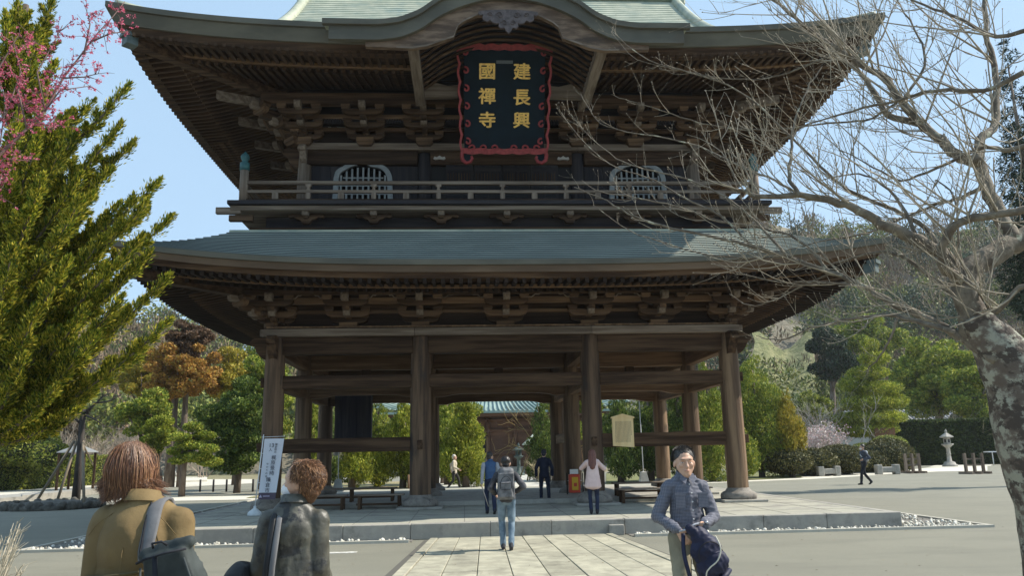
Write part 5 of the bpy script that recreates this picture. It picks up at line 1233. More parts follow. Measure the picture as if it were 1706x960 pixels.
# ---------------- foreground: woman in tan coat, back view
AUB = mat('auburn_hair', (.16,.055,.025), .42, island=[(0,(.07,.030,.016)),(.35,(.15,.065,.032)),(.75,(.26,.12,.056)),(1,(.46,.26,.13))], spec=.7)
qa = at(239,860,3.70)
TAN = mat('tan_coat', (.155,.105,.045), .8, var=(.20,.14,.062), var_scale=4, bump=.004, bump_scale=18, spec=.3, wear=((.26,.20,.105), 6, .60, .8, (1,1,.25)))
JA = person(0,0,0,1.705,PI-.12,'person with reddish bobbed hair in a tan belted coat seen from behind', dict(ws=.168,hL=(.20,-.14,.86),hR=(-.20,-.12,.86),ehL=(.1,1,0),ehR=(-.1,1,0),headrot=.25,head=(.085,-.02,.01)),
    dict(top=TAN, topname='coat', pants=BLACKC, hem=.55, flare=.03, thick=.024, hairstyle='none', collar=TAN, bw=1.06, headsize=1.0, fold=[(.016,3.2,(1.3,1,.45),None),(.006,9,(1.2,1,.6),None)]), .012, loc=(qa.x,qa.y,.05))
J = JA; s = J['s']; hp = J['hp']; V = J['V']
blob('hair', [('e',hp(0,.02,.03),(.082*s,.094*s,.092*s),J['HR']),('e',hp(0,.035,-.04),(.078*s,.074*s,.07*s),J['HR'])], mat('auburn_under',(.05,.02,.012),.6), J['t'], .01, 2)
LOCKS = {}
def bob(rs_, i):
    k = i//22
    if k not in LOCKS:   # a lock: shared path that its strands follow
        a = rs_.uniform(-.75*PI,.75*PI)+PI/2; th_ = rs_.uniform(.02,.6)*PI*.45; R_ = .081*s
        side = math.cos(a); back = math.sin(a); drop_ = rs_.uniform(.02,.095)*s; bul = R_*(1.08+.09*rs_.random())
        p0 = Vector((R_*side*math.sin(th_),(R_+.010)*back*math.sin(th_)+.02*s,R_*1.06*math.cos(th_)+.04*s))
        p1 = Vector((bul*side, (bul+.006)*back+.02*s, .015*s)); p2 = Vector((bul*.98*side, bul*back+.02*s, -.05*s))
        if drop_ < .06*s: p2.z = -.02*s
        fl = rs_.uniform(.72,1.0) if rs_.random() > .35 else rs_.uniform(1.02,1.28)
        p3 = Vector((bul*fl*side, bul*.9*back+.02*s, -drop_)); p4 = p3+Vector((side*rs_.uniform(-.015,.05)+rs_.uniform(-.02,.02), back*.01, -rs_.uniform(.0,.03)))
        LOCKS[k] = [p0,p0.lerp(p1,.5)*1.07,p1,p2,p3,p4]
    L_ = LOCKS[k]; o = Vector((rs_.gauss(0,1),rs_.gauss(0,1),rs_.gauss(0,.6))); sp = (.007,.007,.006,.006,.005,.003); w_ = rs_.uniform(-.010,.004); wild = 2 if rs_.random() < .05 else 1
    return [J['head']+J['HR']@(q+o*sp[j]*wild+Vector((0,0,w_*j*.4))+Vector((.002*math.sin(j*2+i),0,0))) for j,q in enumerate(L_)], rs_.uniform(.0007,.0016)
strands('hair_strands', J, 9000, AUB, J['t'], bob, None, seed=5)
belt = [J['hipc']+Vector((.200*s*math.cos(a),.158*s*math.sin(a),.235*s-.02*math.cos(a))) for a in np.linspace(0,2*PI,33)]
MB().tube(belt,.026,6,flat=.3).build('belt', cloth('belt_olive',(.10,.075,.035)), J['t'])
for sx in (-1,1): MB().tube([J['neck']+V(sx*.08,.075,-.02),J['neck']+V(sx*.15,.095,-.07),J['neck']+V(sx*.19,.085,-.12)],.0018,4).build('seam', TAN, J['t'])
MB().tube([J['neck']+V(0,.10,-.02),J['chest']+V(0,.155,.0),J['hipc']+V(0,.17,.12),J['hipc']+V(0,.19,-.3)],.0018,4).build('back_seam', TAN, J['t'])
t = empty('backpack', J['t'].location, J['t'].rotation_euler[2], local=True); t['label'] = 'dark grey green backpack on one shoulder of the person in the tan coat'; t['category'] = 'backpack'
PK = cloth('slate_pack',(.022,.028,.028),(.05,.060,.058),5,.7); STR = cloth('grey_strap',(.13,.13,.135),(.18,.18,.185))
c = J['chest']+Vector((-.30,.24,-.17))   # person faces away, so her right shoulder is at -X local = right in view
Rb = rotm(-.15,.22,0)
pr = [('h',[c+Rb@Vector(q) for q in ((-.16,-.09,-.34),(.15,-.09,-.34),(-.16,.09,-.34),(.15,.09,-.34),(-.075,-.045,.20),(.085,-.045,.20),(-.075,.045,.20),(.085,.045,.20))]),('c',c+Rb@Vector((-.085,-.0,.215)),c+Rb@Vector((.09,0,.20)),.024,.028),('h',[c+Rb@Vector(q) for q in ((-.12,.07,-.32),(.12,.07,-.32),(-.11,.12,-.30),(.11,.12,-.30),(-.10,.04,.02),(.10,.04,.02),(-.09,.085,.0),(.09,.085,.0))])]
blob('pack_body', pr, PK, t, .009, 3, [(.007,6,(1.6,1,.5),None),(.003,16,(1.2,1,.7),None)])
sh = J['shR']
pts = [sh+V(.105,-.12,-.12),sh+V(.08,-.05,.078),sh+V(.07,.055,.085),sh+V(.06,.115,.01),sh+V(.055,.155,-.12),c+Rb@Vector((.05,-.05,.20))]
MB().tube(smoothp(pts),.034,8,flat=.28).build('shoulder_strap', STR, t)
MB().tube([p+Vector((.024,.006,.004)) for p in pts[2:]],.005,4).build('strap_edge', BLACKC, t)
GZ = cloth('pack_trim',(.05,.058,.058)); F = lambda x,y,z: c+Rb@Vector((x,y,z))
MB().tube([F(-.085,.072,.17),F(-.115,.10,.02),F(-.135,.115,-.15),F(-.15,.10,-.30)],.0045,5).build('piping', GZ, t)
MB().tube([F(.09,.072,.17),F(.115,.10,.02),F(.13,.115,-.15),F(.14,.10,-.30)],.0045,5).build('piping', GZ, t)
MB().tube([F(-.10,.105,.01),F(-.03,.122,.03),F(.05,.122,.03),F(.10,.105,.01)],.005,5).build('zip', BLACKC, t)
MB().tube([F(-.10,.07,.20),F(-.02,.082,.205),F(.06,.082,.20),F(.10,.07,.19)],.009,6,flat=.6).build('roll_top_strap', BLACKC, t)
MB().tube([F(-.02,.05,.23),F(-.012,.07,.250),F(.025,.07,.250),F(.035,.05,.23)],.005,5).build('grab_loop', BLACKC, t)
MB().tube([F(.02,.083,.20),F(.03,.118,.06),F(.035,.135,-.10),F(.03,.125,-.28)],.011,6,flat=.35).build('closing_strap', BLACKC, t)
bev(MB().box(-.018,.018,-.006,.006,-.012,.012,Rb,tuple(F(.032,.128,-.02))).build('buckle', VOID, t),.002)
# ---------------- foreground: curly haired woman in olive jacket
qb = at(490,860,4.72)
OLV = mat('olive_satin', (.032,.030,.022), .48, wear=((.012,.012,.012), 7, .52, .58), var=(.085,.082,.062), var_scale=6, bump=.008, bump_scale=10, spec=.6)
JB = person(0,0,0,1.615,PI-.05,'person with curly brown hair and white mask in a dark olive jacket, from behind', dict(ws=.15,hL=(.16,-.22,.98),hR=(-.14,-.22,.95),ehL=(.12,1,0),ehR=(-.05,1,0),headrot=1.42,head=(-.03,-.01,.0)),
    dict(top=OLV, topname='jacket', pants=BLACKC, hem=.70, flare=.05, thick=.018, hairstyle='none', collar=OLV, bw=.92, headsize=1.0, fold=[(.012,3.5,(1.2,1,.35),None),(.006,9,(1.3,1,.45),None),(.003,22,(1.2,1,.7),None)]), .010, loc=(qb.x,qb.y,0))
J = JB; s = J['s']; hp = J['hp']; V = J['V']
blob('face_mask', [('e',hp(0,-.055,-.045),(.064*s,.066*s,.052*s),J['HR'])], mat('mask_white',(.72,.72,.72),.8), J['t'], .006, 2)
MB().tube([hp(.055,-.05,-.03),hp(.078,-.0,-.0)],.0025,5).build('mask_loop', MATS['mask_white'], J['t'])
MB().tube([hp(-.055,-.05,-.03),hp(-.078,-.0,-.0)],.0025,5).build('mask_loop', MATS['mask_white'], J['t'])
blob('hair', [('e',hp(0,.030,.04),(.086*s,.094*s,.090*s),J['HR']),('e',hp(0,.06,-.03),(.070*s,.056*s,.070*s),J['HR']),('c',hp(0,.045,-.04),hp(0,.045,-.075),.056*s,.045*s)], mat('brown_under',(.11,.05,.022),.6), J['t'], .009, 1, [(.012,18,(1,1,1),None)])
CUR = mat('curly_hair', (.2,.09,.04), .45, island=[(0,(.03,.014,.008)),(.4,(.14,.06,.025)),(.75,(.30,.145,.06)),(1,(.60,.34,.16))], spec=.7)
def curl_(rs_, i):
    a = rs_.uniform(-.66*PI,.66*PI)+PI/2; th_ = rs_.uniform(.02,1.)*PI*(.60 if abs(a-PI/2) < .5*PI else .42); R_ = .079*s
    low = max(0,th_-PI*.42)
    p = Vector((R_*math.cos(a)*math.sin(th_),(R_+.01)*math.sin(a)*math.sin(th_)+.028*s,R_*math.cos(th_)*1.05+.035*s-low*.06))
    n_ = (p-Vector((0,.028*s,.02))).normalized(); tg = Vector((math.cos(a)*.3+rs_.uniform(-.5,.5),rs_.uniform(-.3,.3),-1)); tg = (tg-n_*tg.dot(n_)).normalized(); sd_ = n_.cross(tg)
    pts = []; L_ = rs_.uniform(.04,.08); ph = rs_.uniform(0,6); am = rs_.uniform(.004,.010)
    for k in range(6):
        u = k/5; pts.append(p+tg*L_*u+sd_*am*math.sin(u*6+ph)+n_*(.006+am*math.cos(u*6+ph)))
    return [J['head']+J['HR']@q for q in pts], rs_.uniform(.0008,.0016)
strands('hair_curls', J, 5200, CUR, J['t'], curl_, None, seed=8)
t = empty('shoulder_bag', J['t'].location, J['t'].rotation_euler[2], local=True); t['label'] = 'black shoulder bag with long straps at the side of the olive jacket'; t['category'] = 'bag'
BG = cloth('black_bag',(.012,.012,.013),(.03,.03,.032),6,.5)
c = Vector((.30*s,-.02,.98*s))
blob('bag_body', [('e',c+Vector((0,0,.0)),(.10,.15,.12)),('e',c+Vector((.0,0,-.12)),(.11,.17,.14))], BG, t, .012, 2, [(.01,10,(1,1,1),None)])
sh = J['shL']
MB().tube([sh+V(-.09,-.10,-.1),sh+V(-.085,.0,.085),sh+V(-.08,.10,.01),sh+V(-.07,.17,-.25),sh+V(-.06,.19,-.55)],[.017]*5,6,flat=.3).build('pale_strap', STR, t)
MB().tube([sh+V(-.055,-.10,-.1),sh+V(-.05,.0,.083),sh+V(-.045,.10,.01),sh+V(-.035,.165,-.25),sh+V(-.025,.185,-.55)],[.017]*5,6,flat=.3).build('dark_strap', BG, t)
for dx in (0,.07,.12): MB().tube([c+Vector((.04+dx*.3,.08,-.05)),c+Vector((.10+dx,.10,-.25)),c+Vector((.17+dx,.10,-.5))],.009,5,flat=.5).build('handle', BG, t)
# ================= VEGETATION =================
NR = np.random.RandomState(4)
def quads(name, P, D, L_, W_, mt, parent=None, loc=None, up=None):
    "many small leaf faces: centres P, directions D, lengths and widths"
    n = len(P); D = D/np.maximum(np.linalg.norm(D,axis=1,keepdims=True),1e-6)
    R = NR.normal(size=(n,3)); 
    if up is not None: R = R*(1-up)+np.cross(D,[[0,0,1.]])*up
    S = np.cross(D,R); S /= np.maximum(np.linalg.norm(S,axis=1,keepdims=True),1e-6)
    L_ = np.broadcast_to(L_,(n,))[:,None]; W_ = np.broadcast_to(W_,(n,))[:,None]
    N_ = np.cross(D,S)
    V = np.stack([P-D*L_/2, P+S*W_/2+N_*W_*.12, P+D*L_/2, P-S*W_/2+N_*W_*.12], 1).reshape(-1,3)
    if parent is not None: V = V-np.array(WL.get(parent,Vector((0,0,0))))*0
    me = bpy.data.meshes.new(name); me.vertices.add(4*n); me.vertices.foreach_set('co', V.ravel()); me.loops.add(4*n); me.loops.foreach_set('vertex_index', np.arange(4*n)); me.polygons.add(n)
    me.polygons.foreach_set('loop_start', np.arange(0,4*n,4)); me.polygons.foreach_set('loop_total', np.full(n,4)); me.materials.append(mt); me.update(calc_edges=True)
    return put(name, me, parent, (0,0,0) if loc is None else loc)
def leafmat(name, cols, trans=.25, rough=.6, var=None, vs=.8):
    if name in MATS: return MATS[name]
    k = len(cols); return mat(name, cols[0], rough, island=[(i/(k-1),c) for i,c in enumerate(cols)], trans=trans, spec=.25, var=var, var_scale=vs, extra=lambda N,L,c,nz,mixc,ramp,tc: mixc(1., c, mixc(ramp(nz(vs*2.2),.35,.65),(.75,.75,.75),(1.25,1.25,1.25)), 'MULTIPLY'))
def shell(blobs, n, inner=.55):
    "points through the outer part of a set of ellipsoids; returns points and outward directions"
    w_ = np.array([b[1][0]*b[1][1]+b[1][1]*b[1][2]+b[1][0]*b[1][2] for b in blobs]); idx = NR.choice(len(blobs), n, p=w_/w_.sum())
    c = np.array([b[0] for b in blobs])[idx]; r = np.array([b[1] for b in blobs])[idx]
    d = NR.normal(size=(n,3)); d /= np.linalg.norm(d,axis=1,keepdims=True); rad = inner+(1.05-inner)*NR.rand(n,1)**.6
    return c+d*r*rad, d
def clumpy(center, R, n, rr=(.28,.45), zbias=0., squash=.8, seed=0):
    "clumps spread through an ellipsoid volume"
    rs_ = np.random.RandomState(seed+11); out = []
    for i in range(n):
        d = rs_.normal(size=3); d /= np.linalg.norm(d); d[2] += zbias; u = rs_.rand()**.45
        c = np.array(center)+d*np.array(R)*u*.82; r = rs_.uniform(*rr)*min(R)
        out.append((c, (r*rs_.uniform(.8,1.3), r*rs_.uniform(.8,1.3), r*squash*rs_.uniform(.7,1.1))))
    return out
BARK = mat('bark_brown', (.09,.065,.048), .9, var=(.17,.135,.105), var_scale=6, stretch=(1,1,.2), bump=.02, bump_scale=14)
BARKD = mat('bark_dark', (.035,.028,.024), .9, var=(.07,.06,.05), var_scale=8, stretch=(1,1,.2), bump=.01)
G_DARK = leafmat('leaf_dark', [(0.0308, 0.0552, 0.0134), (0.0677, 0.1129, 0.0218), (0.1231, 0.1756, 0.0334), (0.2309, 0.2759, 0.0502)])
G_MID = leafmat('leaf_mid', [(0.0762, 0.1207, 0.0174), (0.1523, 0.2173, 0.0289), (0.2741, 0.3139, 0.0433), (0.4567, 0.4346, 0.0722)])
G_LIME = leafmat('leaf_lime', [(0.078, 0.1207, 0.0144), (0.1755, 0.2242, 0.0264), (0.312, 0.345, 0.042), (0.468, 0.4485, 0.072)], .35)
G_HEDGE = leafmat('leaf_hedge', [(0.0728, 0.1104, 0.0192), (0.1456, 0.184, 0.032), (0.2496, 0.276, 0.0448), (0.3536, 0.3496, 0.0768)])
G_RUST = leafmat('leaf_rust', [(0.1496, 0.0754, 0.0225), (0.3206, 0.1617, 0.0375), (0.513, 0.2804, 0.06), (0.2565, 0.2156, 0.045)])
G_OCHRE = leafmat('leaf_ochre', [(0.1444, 0.1488, 0.0203), (0.33, 0.2777, 0.0405), (0.5363, 0.3967, 0.0608), (0.2063, 0.238, 0.0338)])
G_CON = leafmat('needle_yellowgreen', [(0.0364, 0.0722, 0.0112), (0.104, 0.154, 0.0168), (0.247, 0.2768, 0.028), (0.4938, 0.4451, 0.049), (0.6, 0.4813, 0.07)], .45, vs=.7)
def tree(name, base, label, cat='tree', group=None, blobs=None, n=8000, leaf=(.16,.09), mt=None, trunk=None, bark=None, out=.5, up=0.4, h=4., r=.15):
    t = empty(name, base); tag(t, label, cat, group)
    b = MB(); bx, by, bz = base
    top = Vector(np.mean([q[0] for q in blobs],axis=0))
    pts = trunk or [(bx,by,bz-.1),(bx+.05,by,bz+h*.3),(lerp(bx,top.x,.7),lerp(by,top.y,.7),bz+h*.65),(top.x,top.y,bz+h)]
    b.tube(pts,[r*1.2,r,r*.75,r*.4][:len(pts)] if len(pts) == 4 else list(np.linspace(r*1.2,r*.4,len(pts))),9)
    for i in range(min(8,len(blobs))):
        q = Vector(blobs[i*len(blobs)//min(8,len(blobs))][0]); a = Vector(pts[-2]).lerp(Vector(pts[-1]), (i%4)/4)
        b.tube([a, a.lerp(q,.5)+Vector((0,0,.15)), q],[r*.4,r*.25,r*.1],5)
    b.build('trunk', bark or BARK, t)
    P, d = shell(blobs, n); D = d*out+NR.normal(size=P.shape)*.6; D[:,2] += up
    quads('crown', P, D, NR.uniform(.6,1.3,n)*leaf[0], NR.uniform(.6,1.2,n)*leaf[1], mt, t, loc=(0,0,0)); 
    return t
# note: crown meshes hold world coordinates; put() offsets them by the thing's base
def spire(center, z0, z1, r, n=26, seed=0, lean=0, irregular=.3):
    "blobs of a juniper-like spire"
    rs_ = np.random.RandomState(seed+3); out = []
    for i in range(n):
        u = (i+.5)/n; z = lerp(z0,z1,u); rr_ = r*(1-u**1.7*.85)*(.75+.25*min(1,u*5)); a = rs_.uniform(0,2*PI); o = rr_*rs_.uniform(.25,.75)
        s_ = rr_*rs_.uniform(.35,.6); out.append((np.array((center[0]+math.cos(a)*o+lean*u, center[1]+math.sin(a)*o, z)), (s_,s_,s_*rs_.uniform(1.,1.7))))
    return out
def px_blob(x, y, D, rx, rz, ry=None):
    p = at(x,y,D); k = D/FPX; return (np.array(p), (rx*k, (ry or rx)*k, rz*k))
def base_at(x, D): 
    p = at(x,700,D); return (p.x, p.y, 0.)
# -- left big conifer: limbs sweeping up and out to flame-like tips
TC = at(-25,600,13.2); tx, ty = TC.x, TC.y
t = empty('conifer', (tx,ty,0)); tag(t, 'tall yellow green conifer with upswept feathery branches at the left edge', 'conifer')
b = MB(); b.tube([(tx,ty,-.1),(tx+.05,ty,2),(tx,ty+.1,4.5),(tx+.1,ty,7),(tx,ty,9.5)],[.30,.25,.20,.13,.05],12); b.build('trunk', BARK, t)
tips = [(30,5,13),(84,8,12.6),(60,60,12),(150,175,13.5),(207,152,12.6),(214,246,12.9),(195,215,12.2),(262,305,12.8),(238,345,12.2),(240,355,13.4),(280,368,12.7),(232,400,12.0),(242,430,12.3),(213,455,12.4),(205,520,12.9),(273,470,12.2),(276,541,12.6),(236,585,13.3),(200,500,11.9),(180,620,12.8),(120,690,12.5),(150,660,13),(90,650,12),(40,600,11.8),(60,520,11.6),(110,440,11.7),(90,110,12.8),(70,170,12.2),(108,200,12.9),(122,232,12.6),(60,240,12),(20,300,12),(10,40,12.2),(48,60,13.2),(130,340,11.6),(70,300,11.5),(20,420,11.4),(30,200,11.8),(100,250,12),(5,90,12.6),(160,560,12.0),(20,680,12.5),(0,520,11.6),(-40,300,12),(-60,500,12),(45,140,12.9),(120,270,13.6),(150,400,13.8),(170,480,14),(110,560,13.8),(60,420,13.8),(150,330,12.4),(170,400,12.2),(160,450,12.9),(140,520,12.1),(100,620,12.4),(175,560,12.6),(60,350,12.4),(100,400,12.6),(30,480,12.2),(80,560,12.2),(190,350,12.9),(130,300,12.2),(180,290,12.6),(90,480,13)]
LP = []; LD = []; LS = []; limb = MB(); rs_ = random.Random(21)
for (x,y,D) in tips:
    tip = at(x,y,D); zb = max(1.9, tip.z-.9-.33*abs(tip.x-tx)); st = Vector((tx,ty,zb)); ln = (tip-st).length
    mid = st.lerp(tip,.55)+Vector((0,0,-.22*ln*.6)); cp = []
    for k in range(9):
        u = k/8; cp.append(st*(1-u)**2+mid*2*u*(1-u)+tip*u*u)
    limb.tube(cp,[lerp(.06,.006,k/8) for k in range(9)],6)
    nb = int(8+ln*7)
    for j in range(nb):
        u = .18+.82*(j+rs_.random())/nb; i = min(7,int(u*8)); c0 = cp[i].lerp(cp[i+1],u*8-i); dirn = (cp[i+1]-cp[i]).normalized()
        q = Vector((rs_.uniform(-1,1),rs_.uniform(-1,1),rs_.uniform(-.35,.9))); q = (q-dirn*q.dot(dirn)*.6); bl = (.62*(1-u)+.10)*rs_.uniform(.6,1.2)
        if u > .93: q = dirn*1; bl = .20
        bd = (dirn*1.0+q.normalized()*.9+Vector((0,0,.25))).normalized(); n_ = int(330*bl/.4)
        uu = NR.rand(n_)**.8; rad = (1-uu)*.068+.012
        off = NR.normal(size=(n_,3))*rad[:,None]*.8
        Pn = np.array(c0)+np.array(bd)*(uu*bl)[:,None]+off
        LP.append(Pn); dd = np.array(bd)*1.0+off/np.maximum(rad,1e-3)[:,None]*.42+np.array([0,0,.25]); LD.append(dd)
limb.build('branch', BARK, t)
LP = np.concatenate(LP); LD = np.concatenate(LD); n_ = len(LP)
quads('foliage', LP, LD, NR.uniform(.05,.10,n_), NR.uniform(.014,.026,n_), G_CON, t, loc=(0,0,0))
CONN = n_
# -- pink blossom tree reaching in from the upper left
t = empty('plum_tree', at(-160,600,8.2)); t.location.z = 0; WL[t] = t.location.copy(); tag(t, 'pink blossoming plum branches in front of the conifer at the upper left', 'tree')
bb = MB(); P_ = []; rs_ = random.Random(9)
mains = [[(-60,330),(0,257),(45,215),(75,185),(105,130),(130,98),(160,58),(186,30),(208,2)],[(75,185),(62,120),(90,70),(104,42)],[(-40,250),(10,190),(35,120),(20,60)],[(-60,200),(0,110),(30,60),(60,70)],[(45,215),(30,150),(35,140),(30,200)],[(105,130),(140,128),(165,122)],[(140,90),(150,40),(145,20)],[(150,70),(185,55),(215,52)],[(75,185),(100,150),(150,143)],[(-20,280),(0,240),(10,170),(-5,120)],[(-40,330),(5,265),(50,268)],[(-30,300),(-5,330),(5,280)],[(60,200),(85,215),(100,208)]]
for m_ in mains:
    D0 = 8.+rs_.uniform(-.5,.5); pts = [at(x,y,D0+.1*i) for i,(x,y) in enumerate(m_)]; n_ = len(pts)
    bb.tube(pts,[lerp(.020 if m_ is mains[0] else .010,.004,i/(n_-1)) for i in range(n_)],5)
    for i in range(n_-1):
        for k in range(9):
            u = rs_.random(); c0 = pts[i].lerp(pts[i+1],u); d = Vector((rs_.uniform(-.6,1),rs_.uniform(-1,1),rs_.uniform(-.4,1))).normalized(); L_ = rs_.uniform(.04,.26)
            e = c0+d*L_; bb.tube([c0,c0.lerp(e,.5)+Vector((0,0,.01)),e],[.0035,.003,.0015],3)
            for j in range(int(L_*14)+1): P_.append(np.array(c0.lerp(e,rs_.uniform(.2,1.05)))+np.array([rs_.gauss(0,.012) for _ in range(3)]))
bb.build('branch', mat('twig_pinkbrown',(.14,.08,.07),.8), t)
P_ = np.array(P_); P2 = np.repeat(P_,6,axis=0)+NR.normal(size=(len(P_)*6,3))*.009
quads('blossoms', P2, NR.normal(size=P2.shape), .021, .018, leafmat('petal_pink', [(0.4, 0.0496, 0.0975), (0.6, 0.0992, 0.165), (0.6, 0.2108, 0.3), (0.6, 0.155, 0.225)], .35), t, loc=(0,0,0))
# -- bare cherry tree on the right
BARKC = mat('cherry_bark', (.11,.085,.065), .9, var=(.24,.215,.175), var_scale=9, bump=.018, bump_scale=22, wear=((.30,.295,.23), 9, .45, .56), extra=lambda N,L,c,nz,mixc,ramp,tc: mixc(ramp(nz(6.5,(1,1,1.3),9,.7),.51,.56), c, (.06,.046,.036)))
BARKL = mat('cherry_limb', (.095,.073,.052), .85, var=(.19,.16,.118), var_scale=10, bump=.008, bump_scale=30, wear=((.36,.35,.26), 8, .58, .66))
TWIG = mat('cherry_twig', (.22,.185,.135), .8, var=(.36,.31,.23), var_scale=5)
base = at(1752,1120,6.0); t = empty('cherry_tree', (base.x,base.y,0)); tag(t, 'old leafless cherry tree with lichened trunk and spreading bare branches at the right edge', 'tree')
def pth(pl, D0, D1, wob=0.): 
    n = len(pl); return [at(x,y,lerp(D0,D1,i/(n-1))) for i,(x,y) in enumerate(pl)]
trunk = smoothp([at(1800,1130,6.0),at(1772,960,6.0),at(1756,860,6.0),at(1722,760,6.0),at(1703,690,6.0),at(1683,620,6.0),at(1662,578,6.0),at(1640,550,6.0),at(1622,525,6.0)])
tr = MB(); n_ = len(trunk); tr.tube(trunk,[lerp(.275,.195,min(1,i/(n_-11))) if i < n_-10 else .195-.0085*(i-(n_-11)) for i in range(n_)],28)
o_ = tr.build('trunk', BARKC, t)
for v in o_.data.vertices:
    q = v.co; k = mnoise.noise(q*3.2)*.022+mnoise.noise(q*9)*.012; nrm = v.normal; v.co = q+nrm*k
LIMBS = [ # pixel paths, start/end distance, start/end radius
 ([(1668,600),(1622,560),(1606,500),(1600,470),(1578,433),(1530,399),(1479,379),(1445,357),(1395,337),(1333,326),(1268,326),(1226,314),(1180,300)],6.0,6.6,.115,.012),
 ([(1668,610),(1634,560),(1612,505),(1606,475),(1622,446),(1660,422),(1701,399),(1760,370)],5.98,6.15,.12,.10),
 ([(1690,402),(1670,365),(1642,309),(1628,272),(1592,258),(1569,233),(1530,203),(1496,160),(1471,127),(1440,110),(1400,84),(1367,62),(1333,37),(1296,6),(1270,-20)],6.1,7.4,.08,.012),
 ([(1530,205),(1479,191),(1451,146),(1423,112),(1400,100)],6.7,7.3,.045,.015),
 ([(1628,272),(1634,233),(1654,214),(1659,169),(1659,124),(1648,70),(1640,10),(1630,-40)],6.2,6.8,.055,.02),
 ([(1660,600),(1625,578),(1586,553),(1535,527),(1479,502),(1437,477),(1384,455),(1310,427),(1254,410),(1194,396),(1120,380),(1060,362),(1010,335),(957,312)],5.9,7.6,.055,.004),
 ([(1590,555),(1520,535),(1470,525),(1400,535),(1350,548),(1300,566),(1260,560)],5.9,7.2,.028,.004),
 ([(1495,530),(1480,570),(1460,600),(1440,620)],6.1,6.4,.016,.004),
 ([(1333,326),(1316,300),(1316,272),(1320,235),(1325,200),(1345,150),(1370,110)],6.4,6.9,.026,.006),
 ([(1600,470),(1570,440),(1575,400),(1600,370),(1650,360),(1706,350),(1760,330)],6.0,5.4,.05,.03),
 ([(1606,500),(1560,470),(1510,430),(1470,420),(1420,430),(1370,445),(1330,450)],6.1,7.0,.03,.004),
 ([(1530,399),(1500,340),(1460,300),(1420,290),(1370,300)],6.3,7.2,.022,.005),
 ([(1642,309),(1600,330),(1560,340),(1500,365),(1440,390),(1380,400),(1300,420)],6.1,7.2,.026,.004),
 ([(1578,433),(1540,380),(1490,350),(1440,330),(1390,300),(1340,250),(1290,200),(1230,150),(1150,120),(1080,100),(1020,52)],6.3,8.0,.03,.004),
 ([(1400,84),(1340,110),(1280,130),(1200,130),(1130,115),(1060,98),(1018,52)],7.0,8.1,.014,.003),
 ([(1500,165),(1472,186),(1440,200),(1380,205),(1300,215),(1230,215),(1150,200),(1090,180),(1040,165),(1018,157)],6.8,8.0,.018,.003),
 ([(1333,326),(1290,300),(1240,280),(1180,250),(1120,232),(1060,222),(1000,205),(967,156)],6.5,8.0,.016,.003),
 ([(1310,427),(1260,370),(1210,330),(1150,300),(1090,285),(1040,270),(990,235),(948,188)],6.8,8.0,.018,.003),
 ([(1254,410),(1200,360),(1140,330),(1090,300),(1030,280),(975,240),(935,187)],7.0,8.1,.015,.003),
 ([(1384,455),(1330,400),(1270,380),(1200,370),(1130,345),(1060,330),(1000,320),(969,300)],6.7,8.0,.018,.003),
 ([(1310,427),(1250,430),(1180,425),(1110,405),(1050,385),(988,342)],6.9,8.0,.014,.003),
 ([(1437,477),(1370,470),(1300,470),(1230,455),(1190,440)],6.5,7.6,.014,.003),
 ([(1384,455),(1330,480),(1290,500),(1250,510),(1215,490)],6.7,7.7,.013,.003),
 ([(1706,120),(1640,150),(1560,150),(1480,170),(1400,190),(1330,215),(1280,260)],5.6,6.8,.03,.004),
 ([(1740,230),(1680,250),(1640,245),(1560,280),(1500,300),(1440,270),(1400,250)],5.6,6.8,.03,.004),
 ([(1740,40),(1660,60),(1600,30),(1540,10),(1480,-20)],5.6,6.6,.028,.008),
 ([(1500,170),(1540,110),(1530,60),(1500,10),(1490,-20)],6.7,7.2,.02,.006),
 ([(1440,110),(1470,60),(1485,20),(1500,-10)],7.1,7.4,.016,.005),
 ([(1760,470),(1700,480),(1660,520),(1640,500),(1600,430),(1590,330),(1560,300)],5.5,6.3,.03,.006),
]
lb = MB(); TW = []; rs_ = random.Random(31)
for (pl, D0, D1, ra, rb) in LIMBS:
    pts = smoothp(pth(pl,D0,D1)); n_ = len(pts)
    for i in range(1,n_-1): pts[i] = pts[i]+Vector([rs_.gauss(0,.003+ra*.05) for _ in range(3)])
    rad = [lerp(ra*.82,rb*.9,(i/(n_-1))**.8)*(1+.08*mnoise.noise(pts[i]*6)) for i in range(n_)]
    (lb if ra > .025 else MB()).tube([],[]) if False else None
    MB().tube(pts, rad, 12 if ra > .05 else (8 if ra > .02 else 5)).build('branch', BARKC if ra > .12 else BARKL if ra > .012 else TWIG, t)
    TW.append((pts, rad))
rs2 = random.Random(77)
for k in range(74):   # slender shoots that fill the fan of the crown
    src = TW[rs2.choice([0,2,2,2,3,4,9,11,23,24,25,26,27,28])]; pts0, r0_ = src; i = rs2.randint(int(len(pts0)*.25), len(pts0)-3); p = pts0[i]
    d = Vector(-cr)*rs2.uniform(-.35,1.)+Vector((0,0,rs2.uniform(.25,1.)))+Vector((0,rs2.uniform(-.5,.5),0)); d.normalize(); bend = Vector(-cr)*rs2.uniform(-.5,.5)+Vector((0,0,rs2.uniform(-.25,.5)))
    pp = [p]; L_ = rs2.uniform(.7,1.6)
    for j in range(8): d = (d+bend*.12+Vector([rs2.gauss(0,.05) for _ in range(3)])).normalized(); pp.append(pp[-1]+d*L_/8)
    rr2 = list(np.linspace(min(r0_[i]*.5,.011),.0028,9)); MB().tube(pp, rr2, 5).build('branch', TWIG, t); TW.append((pp, rr2))
tw = MB(); ntw = 0
LEFT = Vector(-cr)
